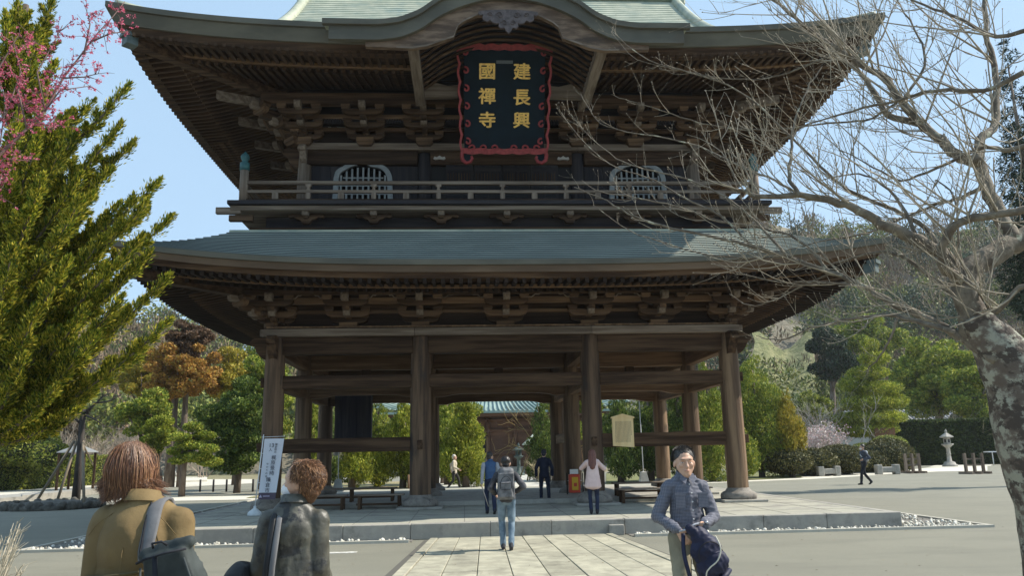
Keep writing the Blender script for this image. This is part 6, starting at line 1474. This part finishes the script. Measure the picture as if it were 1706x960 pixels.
def twig(p, d, L_, r, depth):
    "curving twig that bends upward; forks into finer ones"
    global ntw
    ntw += 1; seg = 5 if L_ > .25 else 4; pts = [p]; dd = d.normalized(); bend = Vector((rs_.uniform(-.6,.4),rs_.uniform(-.4,.4),rs_.uniform(.2,1.1)))
    kink = .08
    for k in range(seg):
        dd = (dd+bend*(1/seg)*1.1+Vector([rs_.gauss(0,kink) for _ in range(3)])).normalized(); pts.append(pts[-1]+dd*L_/seg)
    tw.tube(pts, [lerp(r,r*.42,k/seg) for k in range(seg+1)], 4 if r > .004 else 3, False, True)
    e = pts[-1]; tw.tube([e, e+dd*.010, e+dd*.022],[r*.5,r*1.2+.0012,.0004],3,False)   # bud
    if depth > 0:
        nn = rs_.randint(2,4) if depth > 1 else rs_.randint(1,3)
        for j in range(nn):
            i = rs_.randint(1,seg-1); q = pts[i]; sd_ = dd.cross(Vector([rs_.gauss(0,1) for _ in range(3)])).normalized()
            twig(q, (pts[i+1]-pts[i]).normalized()*.8+sd_*rs_.uniform(.5,1.0), L_*rs_.uniform(.35,.7), r*.62, depth-1)
for (pts, rad) in TW:
    ln = sum((pts[i+1]-pts[i]).length for i in range(len(pts)-1)); nb = int(ln*(6.0 if rad[0] > .02 else 5.0))
    for j in range(nb):
        u = rs_.uniform(.12,1.); i = min(len(pts)-2,int(u*(len(pts)-1))); p = pts[i].lerp(pts[i+1],rs_.random()); fw = (pts[i+1]-pts[i]).normalized()
        if rad[i] > .12: continue
        sd_ = fw.cross(Vector([rs_.gauss(0,1) for _ in range(3)])).normalized()
        d = fw*rs_.uniform(.3,1.)+sd_*.8+LEFT*.25+Vector((0,0,.15))
        L_ = rs_.uniform(.10,.38) if rad[i] < .012 else rs_.uniform(.3,.95)
        twig(p, d, L_, min(rad[i]*.5,.0075 if L_ > .4 else .0048)*rs_.uniform(.7,1.1), 2 if L_ > .4 else 1)
tag(tw.build('twigs', TWIG, t), kind='stuff')
# -- dry twig bush, lower left corner
q = at(0,985,5.2); t = empty('dry_bush', (q.x,q.y,0)); tag(t, 'bundle of pale dry twigs poking in at the lower left corner', 'bush')
tw = MB()
for k in range(60):
    e = at(rs_.uniform(-50,42),rs_.uniform(865,990),rs_.uniform(4.9,5.5)); s_ = at(rs_.uniform(-60,-10),1090,5.2); m_ = s_.lerp(e,.6)+Vector((-.04,0,-.02)); tw.tube([s_,m_,e],[.005,.005,.002],4,False)
    for j in range(4): 
        p = m_.lerp(e,rs_.random()); tw.tube([p,p+Vector((rs_.uniform(-.02,.08),rs_.uniform(-.04,.04),rs_.uniform(.02,.07)))],[.003,.0015],3,False)
tw.build('stems', mat('straw_twig',(.50,.44,.33),.8), t)
P, d = shell([px_blob(-10,985,5.3,30,14),px_blob(25,975,5.4,14,8)],500); quads('low_leaves', P, d, .04, .02, G_MID, t, loc=(0,0,0))
# -- staked bare tree in its rock bed
q = gp(125,843); D = q.y+20.71; t = empty('staked_tree', q); tag(t, 'slim dark bare tree held by wooden stakes in a rock edged bed', 'tree')
b = MB(); b.tube([(q.x,q.y,0),at(133,760,D),at(137,700,D),at(140,655,D)],[.16,.13,.11,.06],9)
for pl in ([(138,700),(152,680),(170,662),(186,650)],[(139,672),(128,650),(120,640)],[(138,690),(160,700),(175,712)],[(140,655),(150,630),(156,600)],[(137,710),(118,690),(100,680)],[(139,690),(160,672),(185,668),(200,660)]):
    pp = [at(x,y,D+rs_.uniform(-.3,.3)) for x,y in pl]; b.tube(pp,list(np.linspace(.05,.012,len(pp))),5)
    for p in pp[1:]:
        for k in range(5): b.tube([p,p+Vector((rs_.uniform(-.5,.5),rs_.uniform(-.4,.4),rs_.uniform(-.1,.6)))],[.012,.005],3,False)
b.build('trunk', BARKD, t)
for (x0,y0,x1,y1) in ((55,845,124,735),(92,845,128,735),(165,795,135,735),(140,848,138,735)):
    a = gp(x0,min(y0,848)); c_ = at(x1,y1,D); MB().tube([(a.x,a.y,0),c_],.05,6).build('stake', mat('stake_wood',(.20,.16,.11),.9), t)
rk = empty('rock_bed', (q.x,q.y,0)); tag(rk, 'low ring of dark rocks round the staked tree', 'rocks')
RK = mat('dark_rock', (.06,.055,.045), .9, var=(.13,.12,.10), var_scale=5, bump=.03, bump_scale=8)
c_ = gp(88,848)
for k in range(30):
    a = 2*PI*k/30; x = c_.x+1.55*math.cos(a)+rs_.uniform(-.08,.08); y = c_.y+1.3*math.sin(a)
    MB().ball((x,y,.12),(rs_.uniform(.14,.22),rs_.uniform(.13,.2),rs_.uniform(.14,.24)),8,5,rotm(rs_.uniform(0,1),rs_.uniform(0,1),rs_.uniform(0,3))).build('rock', RK, rk)
MB().lathe([(1.5,0),(1.45,.15),(.8,.26),(.02,.3)],(c_.x,c_.y,0),18).build('soil', RK, rk)
# -- hedges and clipped bushes
def bush(label, blobs, n, leaf, mt, cat='bush', group=None, name='bush', core=.86):
    c0 = np.mean([b[0] for b in blobs],axis=0); t = empty(name, (c0[0],c0[1],0)); tag(t, label, cat, group)
    b = MB()
    for c_, r in blobs: b.ball(c_, tuple(q*core for q in r), 12, 8)
    b.build('branches', mat('bush_core',(.02,.028,.010),.95), t)
    P, d = shell(blobs, n, .84); k = P[:,2] > .02; P = P[k]; d = d[k]; D_ = d*.6+NR.normal(size=P.shape)*.7
    quads('leaves', P, D_, leaf*NR.uniform(.6,1.3,len(P)), leaf*.6, mt, t, loc=(0,0,0))
def boxhedge(label, p0, p1, h, w_, mt, n, leaf, rough=.12):
    p0 = Vector((p0[0],p0[1],0)); p1 = Vector((p1[0],p1[1],0)); d = (p1-p0); L_ = d.length; d.normalize(); sd_ = Vector((d.y,-d.x,0))
    t = empty('hedge', p0.lerp(p1,.5)); tag(t, label, 'hedge')
    c_ = p0.lerp(p1,.5); R_ = Matrix((d,-sd_,Vector((0,0,1)))).transposed()
    MB().box(-L_/2,L_/2,-w_/2+.1,w_/2-.1,0,h-.12,R_,tuple(c_)).build('branches', MATS['bush_core'] if 'bush_core' in MATS else mat('bush_core',(.02,.028,.010),.95), t)
    u = NR.rand(n); f = NR.rand(n)
    a1 = L_*h; a2 = L_*w_; pf = a1/(a1+a2)
    P = np.zeros((n,3)); nrm = np.zeros((n,3)); fr = f < pf
    P[fr] = np.stack([(u[fr]-.5)*L_, -w_/2+NR.normal(size=fr.sum())*rough*.5, NR.rand(fr.sum())*h],1); nrm[fr] = (0,-1,.2)
    to = ~fr; P[to] = np.stack([(u[to]-.5)*L_, (NR.rand(to.sum())-.5)*w_, h+NR.normal(size=to.sum())*rough*.5],1); nrm[to] = (0,0,1)
    P[:,1] += .12*np.sin(P[:,0]*1.3)*fr; Rm = np.array(R_); P = P@Rm.T+np.array(c_); nrm = nrm@Rm.T
    quads('leaves', P, nrm*.6+NR.normal(size=P.shape)*.6, leaf*NR.uniform(.6,1.3,n), leaf*.6, mt, t, loc=(0,0,0))
q0, q1 = gp(-120,826), gp(178,807); boxhedge('long light green clipped hedge along the far edge of the left yard', q0, q1, 1.9, 1.2, G_HEDGE, 16000, .14)
bush('rounded light green clipped bush above the left hedge', [px_blob(50,745,50,44,30),px_blob(15,752,50,30,22),px_blob(85,760,49,30,22)], 7000, .16, G_HEDGE)
q0, q1 = gp(1488,776.5), gp(1690,773); boxhedge('tall dark clipped hedge with a bright top behind the stone lantern', q0, q1, 3.5, 1.8, leafmat('leaf_deephedge',[(.016,.028,.010),(.03,.055,.016),(.055,.085,.022),(.11,.14,.035)]), 26000, .18)
bw_ = [(1312,768,44,40,22),(1352,770,46,42,22),(1400,766,47,44,24)]
bush('long low row of merged rounded bushes behind the walking masked person', [px_blob(x,y,D,rx,rz) for x,y,D,rx,rz in bw_], 14000, .13, mat('k',(0,0,0)) if 0 else leafmat('leaf_olive', [(0.042, 0.049, 0.0168), (0.084, 0.084, 0.028), (0.126, 0.119, 0.042), (0.182, 0.161, 0.063)],.1))
bush('large round brownish clipped bush left of the leaning barrier', [px_blob(1478,762,50,44,30),px_blob(1450,772,49,28,20)], 9000, .13, MATS['leaf_olive'])
bush('small humped bush with a lit top behind the round clipped bush', [px_blob(1480,742,56,30,16),px_blob(1440,755,55,26,16)], 4000, .13, G_HEDGE)
bush('low pale flowering bush right of the tiled house', [px_blob(1612,700,70,28,16)], 3000, .16, leafmat('leaf_pale', [(0.1, 0.13, 0.07), (0.25, 0.28, 0.2), (0.45, 0.46, 0.4)],.2))
# brown plank wall beside the hedge
q = at(1476,740,58); t = empty('plank_wall', (q.x,q.y,0)); tag(t, 'short brown plank wall left of the dark clipped hedge', 'wall')
for k in range(7): MB().box(q.x-.75+k*.22,q.x-.54+k*.22,q.y-.04,q.y+.04+.01*(k%2),0,2.9).build('plank', mat('rust_plank',(.16,.075,.035),.8), t)
# -- trees of the garden
def jun(x, D, ytop, rpx, label, mt=G_MID, n=16000, seed=0, leaf=(.20,.055), ybase=None, grp=None, nb=28, z0=.6, **k):
    bs = base_at(x,D); zt = at(x,ytop,D).z; r = rpx*D/FPX
    return tree('juniper', bs, label, 'tree', grp, spire((bs[0],bs[1]), z0, zt-.3*r, r, nb, seed), n, leaf, mt, h=zt*.8, r=.16, out=.45, up=.9, **k)
jun(1262,45,572,62,'dense green juniper standing just right of the gate', G_MID, 26000, 1, z0=1.)
jun(1312,44,640,34,'yellowish juniper leaning right of the dense green one', G_OCHRE, 12000, 2)
jun(1232,43,700,30,'low green juniper at the foot of the right corner column', G_MID, 7000, 3)
jun(775,40,655,46,'bright green juniper left of the hall seen through the central bay', G_LIME, 20000, 4)
jun(745,44,640,34,'darker juniper beside the left central column', G_MID, 10000, 5)
jun(672,41,650,40,'bright green juniper in the left bay against the central column', G_LIME, 15000, 6)
jun(630,43,655,36,'juniper behind the stair enclosure', G_MID, 10000, 7)
jun(588,40,690,36,'low bright juniper below the left bay beam', G_LIME, 9000, 8)
jun(540,42,640,34,'dark juniper in the left bay', G_DARK, 9000, 9)
jun(510,38,600,30,'dark green juniper seen beside the rear left column', G_MID, 9000, 10)
jun(905,46,655,34,'dark green juniper right of the hall front', G_DARK, 10000, 11)
jun(1030,42,640,44,'dark juniper behind the notice board', G_DARK, 13000, 12)
jun(1080,43,630,44,'dark juniper in the middle of the right bay', G_DARK, 13000, 13)
jun(1130,42,620,40,'green juniper between the two rear right columns', G_DARK, 12000, 14)
jun(1180,41,590,44,'broad green juniper behind the right corner column', G_MID, 16000, 15)
tree('evergreen', base_at(400,40), 'dense dark evergreen with bright tips left of the gate', blobs=clumpy(at(398,705,40),(1.75,1.6,2.6),34,(.3,.42),seed=1), n=24000, leaf=(.17,.09), mt=G_DARK, h=3.4)
tree('evergreen', base_at(440,44), 'tall dark evergreen touching the left corner column', blobs=clumpy(at(445,650,44),(1.6,1.6,3.2),34,(.3,.42),seed=2), n=20000, leaf=(.18,.09), mt=G_MID, h=5)
tree('evergreen', base_at(395,52), 'yellow green rounded tree between the rusty tree and the gate', blobs=clumpy(at(398,625,52),(1.9,1.6,2.1),24,(.32,.45),seed=3), n=12000, leaf=(.2,.11), mt=G_OCHRE, h=4.6)
tree('evergreen', base_at(738,46), 'broad bright evergreen hiding the left wing of the hall', blobs=clumpy(at(738,700,46),(2.7,1.5,2.0),26,(.3,.42),seed=51), n=16000, leaf=(.2,.08), mt=G_LIME, h=3)
tree('evergreen', base_at(945,48), 'broad green evergreen hiding the right wing of the hall', blobs=clumpy(at(948,705,48),(2.3,1.5,2.3),24,(.3,.42),seed=52), n=13000, leaf=(.2,.08), mt=G_MID, h=3)
D = 50
tree('cedar', base_at(289,D), 'rust coloured cedar with two trunks, the wider of the pair', 'tree', 'rust coloured cedars left of the gate', blobs=clumpy(at(302,620,D),(3.1,2.2,2.1),75,(.17,.30),squash=.8,seed=4), n=24000, leaf=(.22,.10), mt=G_RUST, h=6.2, r=.28, trunk=[(at(284,760,D).x,at(284,760,D).y,0),at(286,740,D),at(290,680,D),at(296,620,D)])
tree('cedar', base_at(308,D), 'taller rust brown cedar with dark pointed top', 'tree', 'rust coloured cedars left of the gate', blobs=clumpy(at(312,568,D),(1.6,1.4,1.4),34,(.2,.32),seed=5), n=10000, leaf=(.2,.10), mt=leafmat('leaf_redbrown', [(0.07, 0.042, 0.028), (0.126, 0.077, 0.042), (0.196, 0.112, 0.063)],.1), h=8, r=.2, trunk=[(at(303,760,D).x,at(303,760,D).y,0),at(305,730,D),at(310,650,D),at(312,575,D)])
tree('cedar', base_at(240,D+3), 'rust and olive cedar at the left of the group', 'tree', 'rust coloured cedars left of the gate', blobs=clumpy(at(240,622,D+3),(1.9,1.6,1.7),36,(.2,.32),seed=6), n=11000, leaf=(.2,.10), mt=G_OCHRE, h=5)
tree('shrub_tree', base_at(240,46), 'conical mid green shrub left of the cloud pruned pine', blobs=clumpy(at(240,700,46),(1.5,1.4,2.0),22,(.3,.42),seed=7), n=11000, leaf=(.18,.09), mt=G_MID, h=3)
tree('shrub_tree', base_at(272,45), 'lime green shrub right of the conical one', blobs=clumpy(at(270,720,45),(.9,.9,1.3),12,(.35,.5),seed=8), n=6000, leaf=(.16,.09), mt=G_LIME, h=2)
# cloud pruned pine
D = 37; bs = base_at(310,D); pads = [px_blob(x,y,D+dz,rx,rz) for x,y,rx,rz,dz in ((322,712,16,8,0),(300,728,18,7,-.4),(340,726,18,7,.3),(318,742,24,8,0),(295,752,16,7,.3),(348,748,16,7,-.3),(326,762,26,8,0),(296,768,14,6,-.3),(350,770,20,7,.2))]
tree('cloud_pine', bs, 'cloud pruned pine with flat foliage pads', blobs=pads, n=11000, leaf=(.13,.06), mt=G_MID, h=2.6, r=.13, trunk=[(bs[0],bs[1],0),at(306,775,D),at(318,750,D),at(322,722,D)])
# right garden
tree('pine', base_at(1452,60), 'bright green layered pine in front of the dark wood', blobs=[px_blob(1452+dx,y,60,rx,13) for y,rx,dx in ((575,16,-4),(598,26,4),(622,34,-6),(648,42,8),(672,48,-4),(696,54,2),(716,50,-8),(640,24,-30),(668,28,34),(700,24,-44))], n=24000, leaf=(.30,.07), mt=G_LIME, h=8, r=.2)
tree('camphor_tree', base_at(1560,72), 'big dark evergreen with lit yellow green top at the right', blobs=clumpy(at(1560,630,72),(5.0,3.6,4.4),40,(.26,.38),seed=21), n=30000, leaf=(.32,.16), mt=G_MID, h=8, r=.4)
tree('camphor_tree', base_at(1625,66), 'dark evergreen behind the cherry trunk', blobs=clumpy(at(1630,660,66),(2.6,2.4,3.0),20,(.3,.42),seed=22), n=12000, leaf=(.28,.14), mt=G_MID, h=6, r=.3)
tree('cypress', base_at(1385,88), 'very dark broad cypress at the foot of the hill', blobs=clumpy(at(1387,592,88),(2.9,2.6,3.6),24,(.32,.42),seed=23), n=13000, leaf=(.32,.16), mt=leafmat('leaf_blackgreen', [(0.0096, 0.0224, 0.0128), (0.0224, 0.0448, 0.0224), (0.048, 0.08, 0.0352)],.1), h=11, r=.4)
tree('evergreen', base_at(1440,95), 'rounded olive evergreen above the layered pine', blobs=clumpy(at(1450,560,95),(4.5,3.6,3.0),24,(.3,.42),seed=24), n=12000, leaf=(.36,.18), mt=G_MID, h=13, r=.4)
tree('evergreen', base_at(1355,70), 'green and yellow evergreen behind the pink shrub', blobs=clumpy(at(1350,690,66),(2.2,2.,2.4),20,(.3,.42),seed=25), n=9000, leaf=(.25,.12), mt=G_HEDGE, h=4, r=.2)
cd_ = base_at(1775,30)
tree('cedar', cd_, 'tall dark cedar rising behind the cherry branches at the right edge', blobs=spire((cd_[0],cd_[1]),5.5,19,1.5,46,9), n=15000, leaf=(.24,.05), mt=leafmat('leaf_shadegreen',[(.010,.020,.012),(.022,.040,.02),(.045,.07,.03)],.1), h=13, r=.3, out=.7, up=-.1)
# bare shrubs and pinkish thicket
def bare(name, x, D, h, label, mt, spread=.5, nst=9, seed=1, cat='tree', grp=None, blossom=None):
    bs = base_at(x,D); t = empty(name, bs); tag(t, label, cat, grp); rr_ = random.Random(seed); b = MB(); ends = []
    def gr(p, d, L_, r, k):
        pts = [p]; dd = d.normalized()
        for j in range(3): dd = (dd+Vector([rr_.gauss(0,.16) for _ in range(3)])+Vector((0,0,.07))).normalized(); pts.append(pts[-1]+dd*L_/3)
        b.tube(pts,[r,r*.85,r*.7,r*.55],4 if k > 1 else 3,False)
        if k == 0: ends.append(pts[-1]); return
        for j in range(rr_.randint(3,4)):
            q = pts[rr_.randint(1,3)]; gr(q, dd+Vector([rr_.gauss(0,.55) for _ in range(3)]), L_*rr_.uniform(.55,.8), r*.58, k-1)
    for k in range(nst): gr(Vector(bs)+Vector((rr_.gauss(0,.25*spread*h),rr_.gauss(0,.2*h),0)), Vector((rr_.gauss(0,spread),rr_.gauss(0,spread*.6),1)), h*.42, .05, 3)
    b.build('branches', mt, t)
    if blossom is not None:
        E_ = np.array(ends); P = np.repeat(E_,8,axis=0)+NR.normal(size=(len(E_)*8,3))*.18; quads('blossoms', P, NR.normal(size=P.shape), .13, .10, blossom, t, loc=(0,0,0))
BTW = mat('bare_twig_brown', (.24,.19,.145), .9, var=(.34,.28,.215), var_scale=1)
BTG = mat('bare_twig_grey', (.30,.27,.23), .9, var=(.42,.385,.33), var_scale=1)
gb = 'leafless brown trees on the left slope'
for i,(x,D,h) in enumerate(((30,62,5.2),(75,58,4.6),(110,64,5.4),(150,60,4.8),(190,66,5.6),(225,62,4.6),(340,70,6))): bare('bare_tree', x, D, h, ('leafless brown tree at the far left behind the rounded bush','leafless brown tree behind the hedge, second from the left','leafless brown tree just left of the staked tree','leafless brown tree just right of the staked tree','tall leafless brown tree left of the conical shrub','leafless brown tree behind the conical shrub','leafless tree between the cedar trunks and the gate')[i], BTW, .4, 8, 40+i, grp=gb)
pk_ = leafmat('blossom_pale', [(0.45, 0.3, 0.3), (0.6, 0.45, 0.44), (0.6, 0.6, 0.58)], .2)
bare('bare_tree', 1345, 58, 6.0, 'pale leafless thicket tree above the low bushes', BTG, .5, 9, 61); bare('bare_tree', 1375, 60, 6.5, 'tall pale leafless tree left of the layered pine', BTG, .35, 9, 62)
bare('plum_tree', 1362, 54, 3.6, 'low pink blossoming plum left of the layered pine', BTG, .6, 6, 63, blossom=pk_); bare('plum_tree', 1325, 57, 3.2, 'pale pink plum right of the yellowish juniper', BTG, .6, 5, 64, blossom=pk_)
bare('dry_grass', 1575, 68, 5.4, 'tall straw coloured grass above the dark hedge', mat('straw',(.42,.36,.22),.9), .25, 14, 65, 'grass')
bare('dry_grass', 897, 45, 1.5, 'straw coloured grasses behind the low fence near the hall', MATS['straw'], .25, 10, 66, 'grass')
bare('bare_tree', 880, 48, 5.5, 'ochre leaved bare tree right of the hall door', mat('ochre_twig',(.30,.22,.09),.9), .5, 5, 67)
# -- hills
HM = mat('hill_ground', (.13,.115,.085), 1., var=(.20,.18,.13), var_scale=.05, bump=.5, bump_scale=.8, wear=((.07,.085,.04), .06, .5, .62))
def hill(name, xs_, ridge, D0, D1, ybase, m, rows=16):
    vs = []; n = len(xs_)
    for j in range(rows+1):
        u = j/rows
        for i, x in enumerate(xs_):
            D = lerp(D0,D1,u); yr = interp([p[0] for p in ridge],[p[1] for p in ridge],x); p = at(x, lerp(ybase,yr,u**.8), D); p.z += 1.2*mnoise.noise(Vector((p.x*.06,p.y*.06,0)))*(u < 1)
            if j == 0: p.z = -.5
            vs.append(p)
    for i in range(n): p = vs[rows*n+i]; vs.append(Vector((p.x*1.15,p.y+60,0)))
    fs = [(j*n+i,j*n+i+1,(j+1)*n+i+1,(j+1)*n+i) for j in range(rows+1) for i in range(n-1)]
    return tag(MB().add(vs, fs, True).build(name, m), kind='structure')
RR = [(1180,372),(1270,371),(1300,376),(1340,388),(1400,392),(1460,398),(1520,392),(1600,385),(1706,366),(1900,340),(2400,330),(3600,420),(5000,600)]
RL = [(-2600,640),(-900,560),(-300,470),(0,500),(120,520),(200,540),(260,537),(320,560),(400,585),(470,600),(700,640),(860,680),(1000,640),(1100,520),(1180,440),(1240,400)]
hill('right_hill', [1060]+list(range(1120,2400,40))+list(range(2400,5200,300)), [(1060,600)]+RR, 100, 190, 745, HM)
hill('left_hill', list(range(-2600,-300,200))+list(range(-300,1101,40)), RL, 85, 170, 765, HM)
RT_ = {}
def forest(nm, kind, mt, n, x0, x1, D0, D1, ridge, ybase, rr_, leaf, nl, seed, cond=None, stem=False, fs=1):
    rs_ = np.random.RandomState(seed); PP = []; DD = []; b = MB()
    for k in range(n):
        x = rs_.uniform(x0,x1); u = rs_.rand()**.8; D = lerp(D0,D1,u); yr = interp([p[0] for p in ridge],[p[1] for p in ridge],x)
        y = lerp(ybase,yr,u**.8)
        if cond and not cond(x,y): continue
        p = np.array(at(x,y,D)); r = rs_.uniform(*rr_)
        bl = [(p+np.array([rs_.normal()*r*.5,rs_.normal()*r*.4,r*(.5+rs_.uniform(-.1,.8))]), (r*.6,r*.6,r*.5)) for _ in range(5)]
        w_ = nl; c = np.array([q[0] for q in bl])[rs_.randint(0,5,w_)]; d = rs_.normal(size=(w_,3)); d /= np.linalg.norm(d,axis=1,keepdims=True)
        PP.append(c+d*r*.6*(.6+.45*rs_.rand(w_,1))); DD.append(d*.5+rs_.normal(size=(w_,3))*.5+[0,0,.4 if not stem else 1.2])
        b.tube([tuple(p-[0,0,1]),tuple(p+[0,0,r*1.0])],[r*.06,r*.03],3,False)
    PP = np.concatenate(PP); DD = np.concatenate(DD)
    o = quads(nm, PP, DD, leaf[0]*NR.uniform(.6,1.3,len(PP)), leaf[1]*NR.uniform(.6,1.2,len(PP)), mt, None); o.name = nm
    tag(o, kind, 'forest', kind='stuff')
GB = leafmat('wood_greybrown', [(0.1325, 0.092, 0.0563), (0.1877, 0.138, 0.0828), (0.265, 0.1932, 0.1159), (0.1656, 0.1104, 0.0662)], .0, vs=.08)
GG = leafmat('wood_green', [(0.0574, 0.0782, 0.0204), (0.1033, 0.1368, 0.0299), (0.1721, 0.1955, 0.0408), (0.2754, 0.2737, 0.0612)], .1, vs=.08)
GD = leafmat('wood_dark', [(0.0216, 0.0396, 0.0252), (0.0396, 0.0684, 0.036), (0.072, 0.108, 0.0504)], .1, vs=.08)
meadow = lambda x,y: not (1268 < x < 1352 and 535 < y < 650)
forest('hill_woods', 'bare grey brown woods over the right hill', GB, 300, 1150, 1990, 104, 190, RR, 745, (2.2,3.8), (1.1,.22), 300, 1, meadow, True)
forest('hill_evergreens', 'scattered green evergreens on the right hill', GG, 330, 1150, 1990, 104, 190, RR, 745, (2.2,4.2), (.7,.35), 320, 2, meadow)
forest('hill_conifers', 'dark conifers along the lower right hill', GD, 110, 1150, 1990, 104, 175, RR, 745, (2.2,4.0), (.7,.3), 320, 3, meadow)
forest('left_hill_woods', 'bare brown woods on the left hill', GB, 260, -300, 500, 90, 168, RL, 765, (2.,3.4), (1.0,.22), 280, 4, None, True)
forest('left_hill_evergreens', 'green evergreens on the left hill', GG, 240, -300, 640, 100, 168, RL, 765, (2.2,4.0), (.7,.35), 320, 5)
forest('left_hill_pines', 'dark pines on the left hill', GD, 60, -300, 640, 110, 168, RL, 765, (2.2,4.0), (.7,.3), 300, 6)
# meadow patch on the right slope
vs = []; 
for j in range(9):
    for i in range(9):
        x = 1255+i*13+3*math.sin(j*2.1); y = 668-j*(12.5+2*math.sin(i*.9+1)); vs.append(at(x,y,lerp(108,125,j/8)))
tag(MB().add(vs,[(j*9+i,j*9+i+1,(j+1)*9+i+1,(j+1)*9+i) for j in range(8) for i in range(8)],True).build('meadow_slope', mat('dry_meadow',(.15,.16,.065),1.,var=(.25,.24,.115),var_scale=.8,bump=.3,bump_scale=2,wear=((.12,.13,.05),.5,.5,.6))), kind='structure')
# far backdrop of trees behind the court, right and left, so no bare gap shows at the horizon
forest('wood_edge', 'continuous belt of dark evergreens at the foot of the hills', GG, 150, -400, 1900, 84, 96, [(-400,700),(1900,700)], 760, (2.0,3.2), (.6,.3), 320, 8)
# ================= haze =================
hb = MB().box(-420,420,-60,420,-1.2,135).build('haze', None); tag(hb, kind='stuff')
hm_ = bpy.data.materials.new('haze_air'); hm_.use_nodes = True; N = hm_.node_tree.nodes; N.remove(N['Principled BSDF'])
v = N.new('ShaderNodeVolumePrincipled'); v.inputs['Color'].default_value = (.90,.94,1,1); v.inputs['Density'].default_value = .00025; v.inputs['Anisotropy'].default_value = .2
hm_.node_tree.links.new(v.outputs[0], N['Material Output'].inputs['Volume']); hb.data.materials.append(hm_)
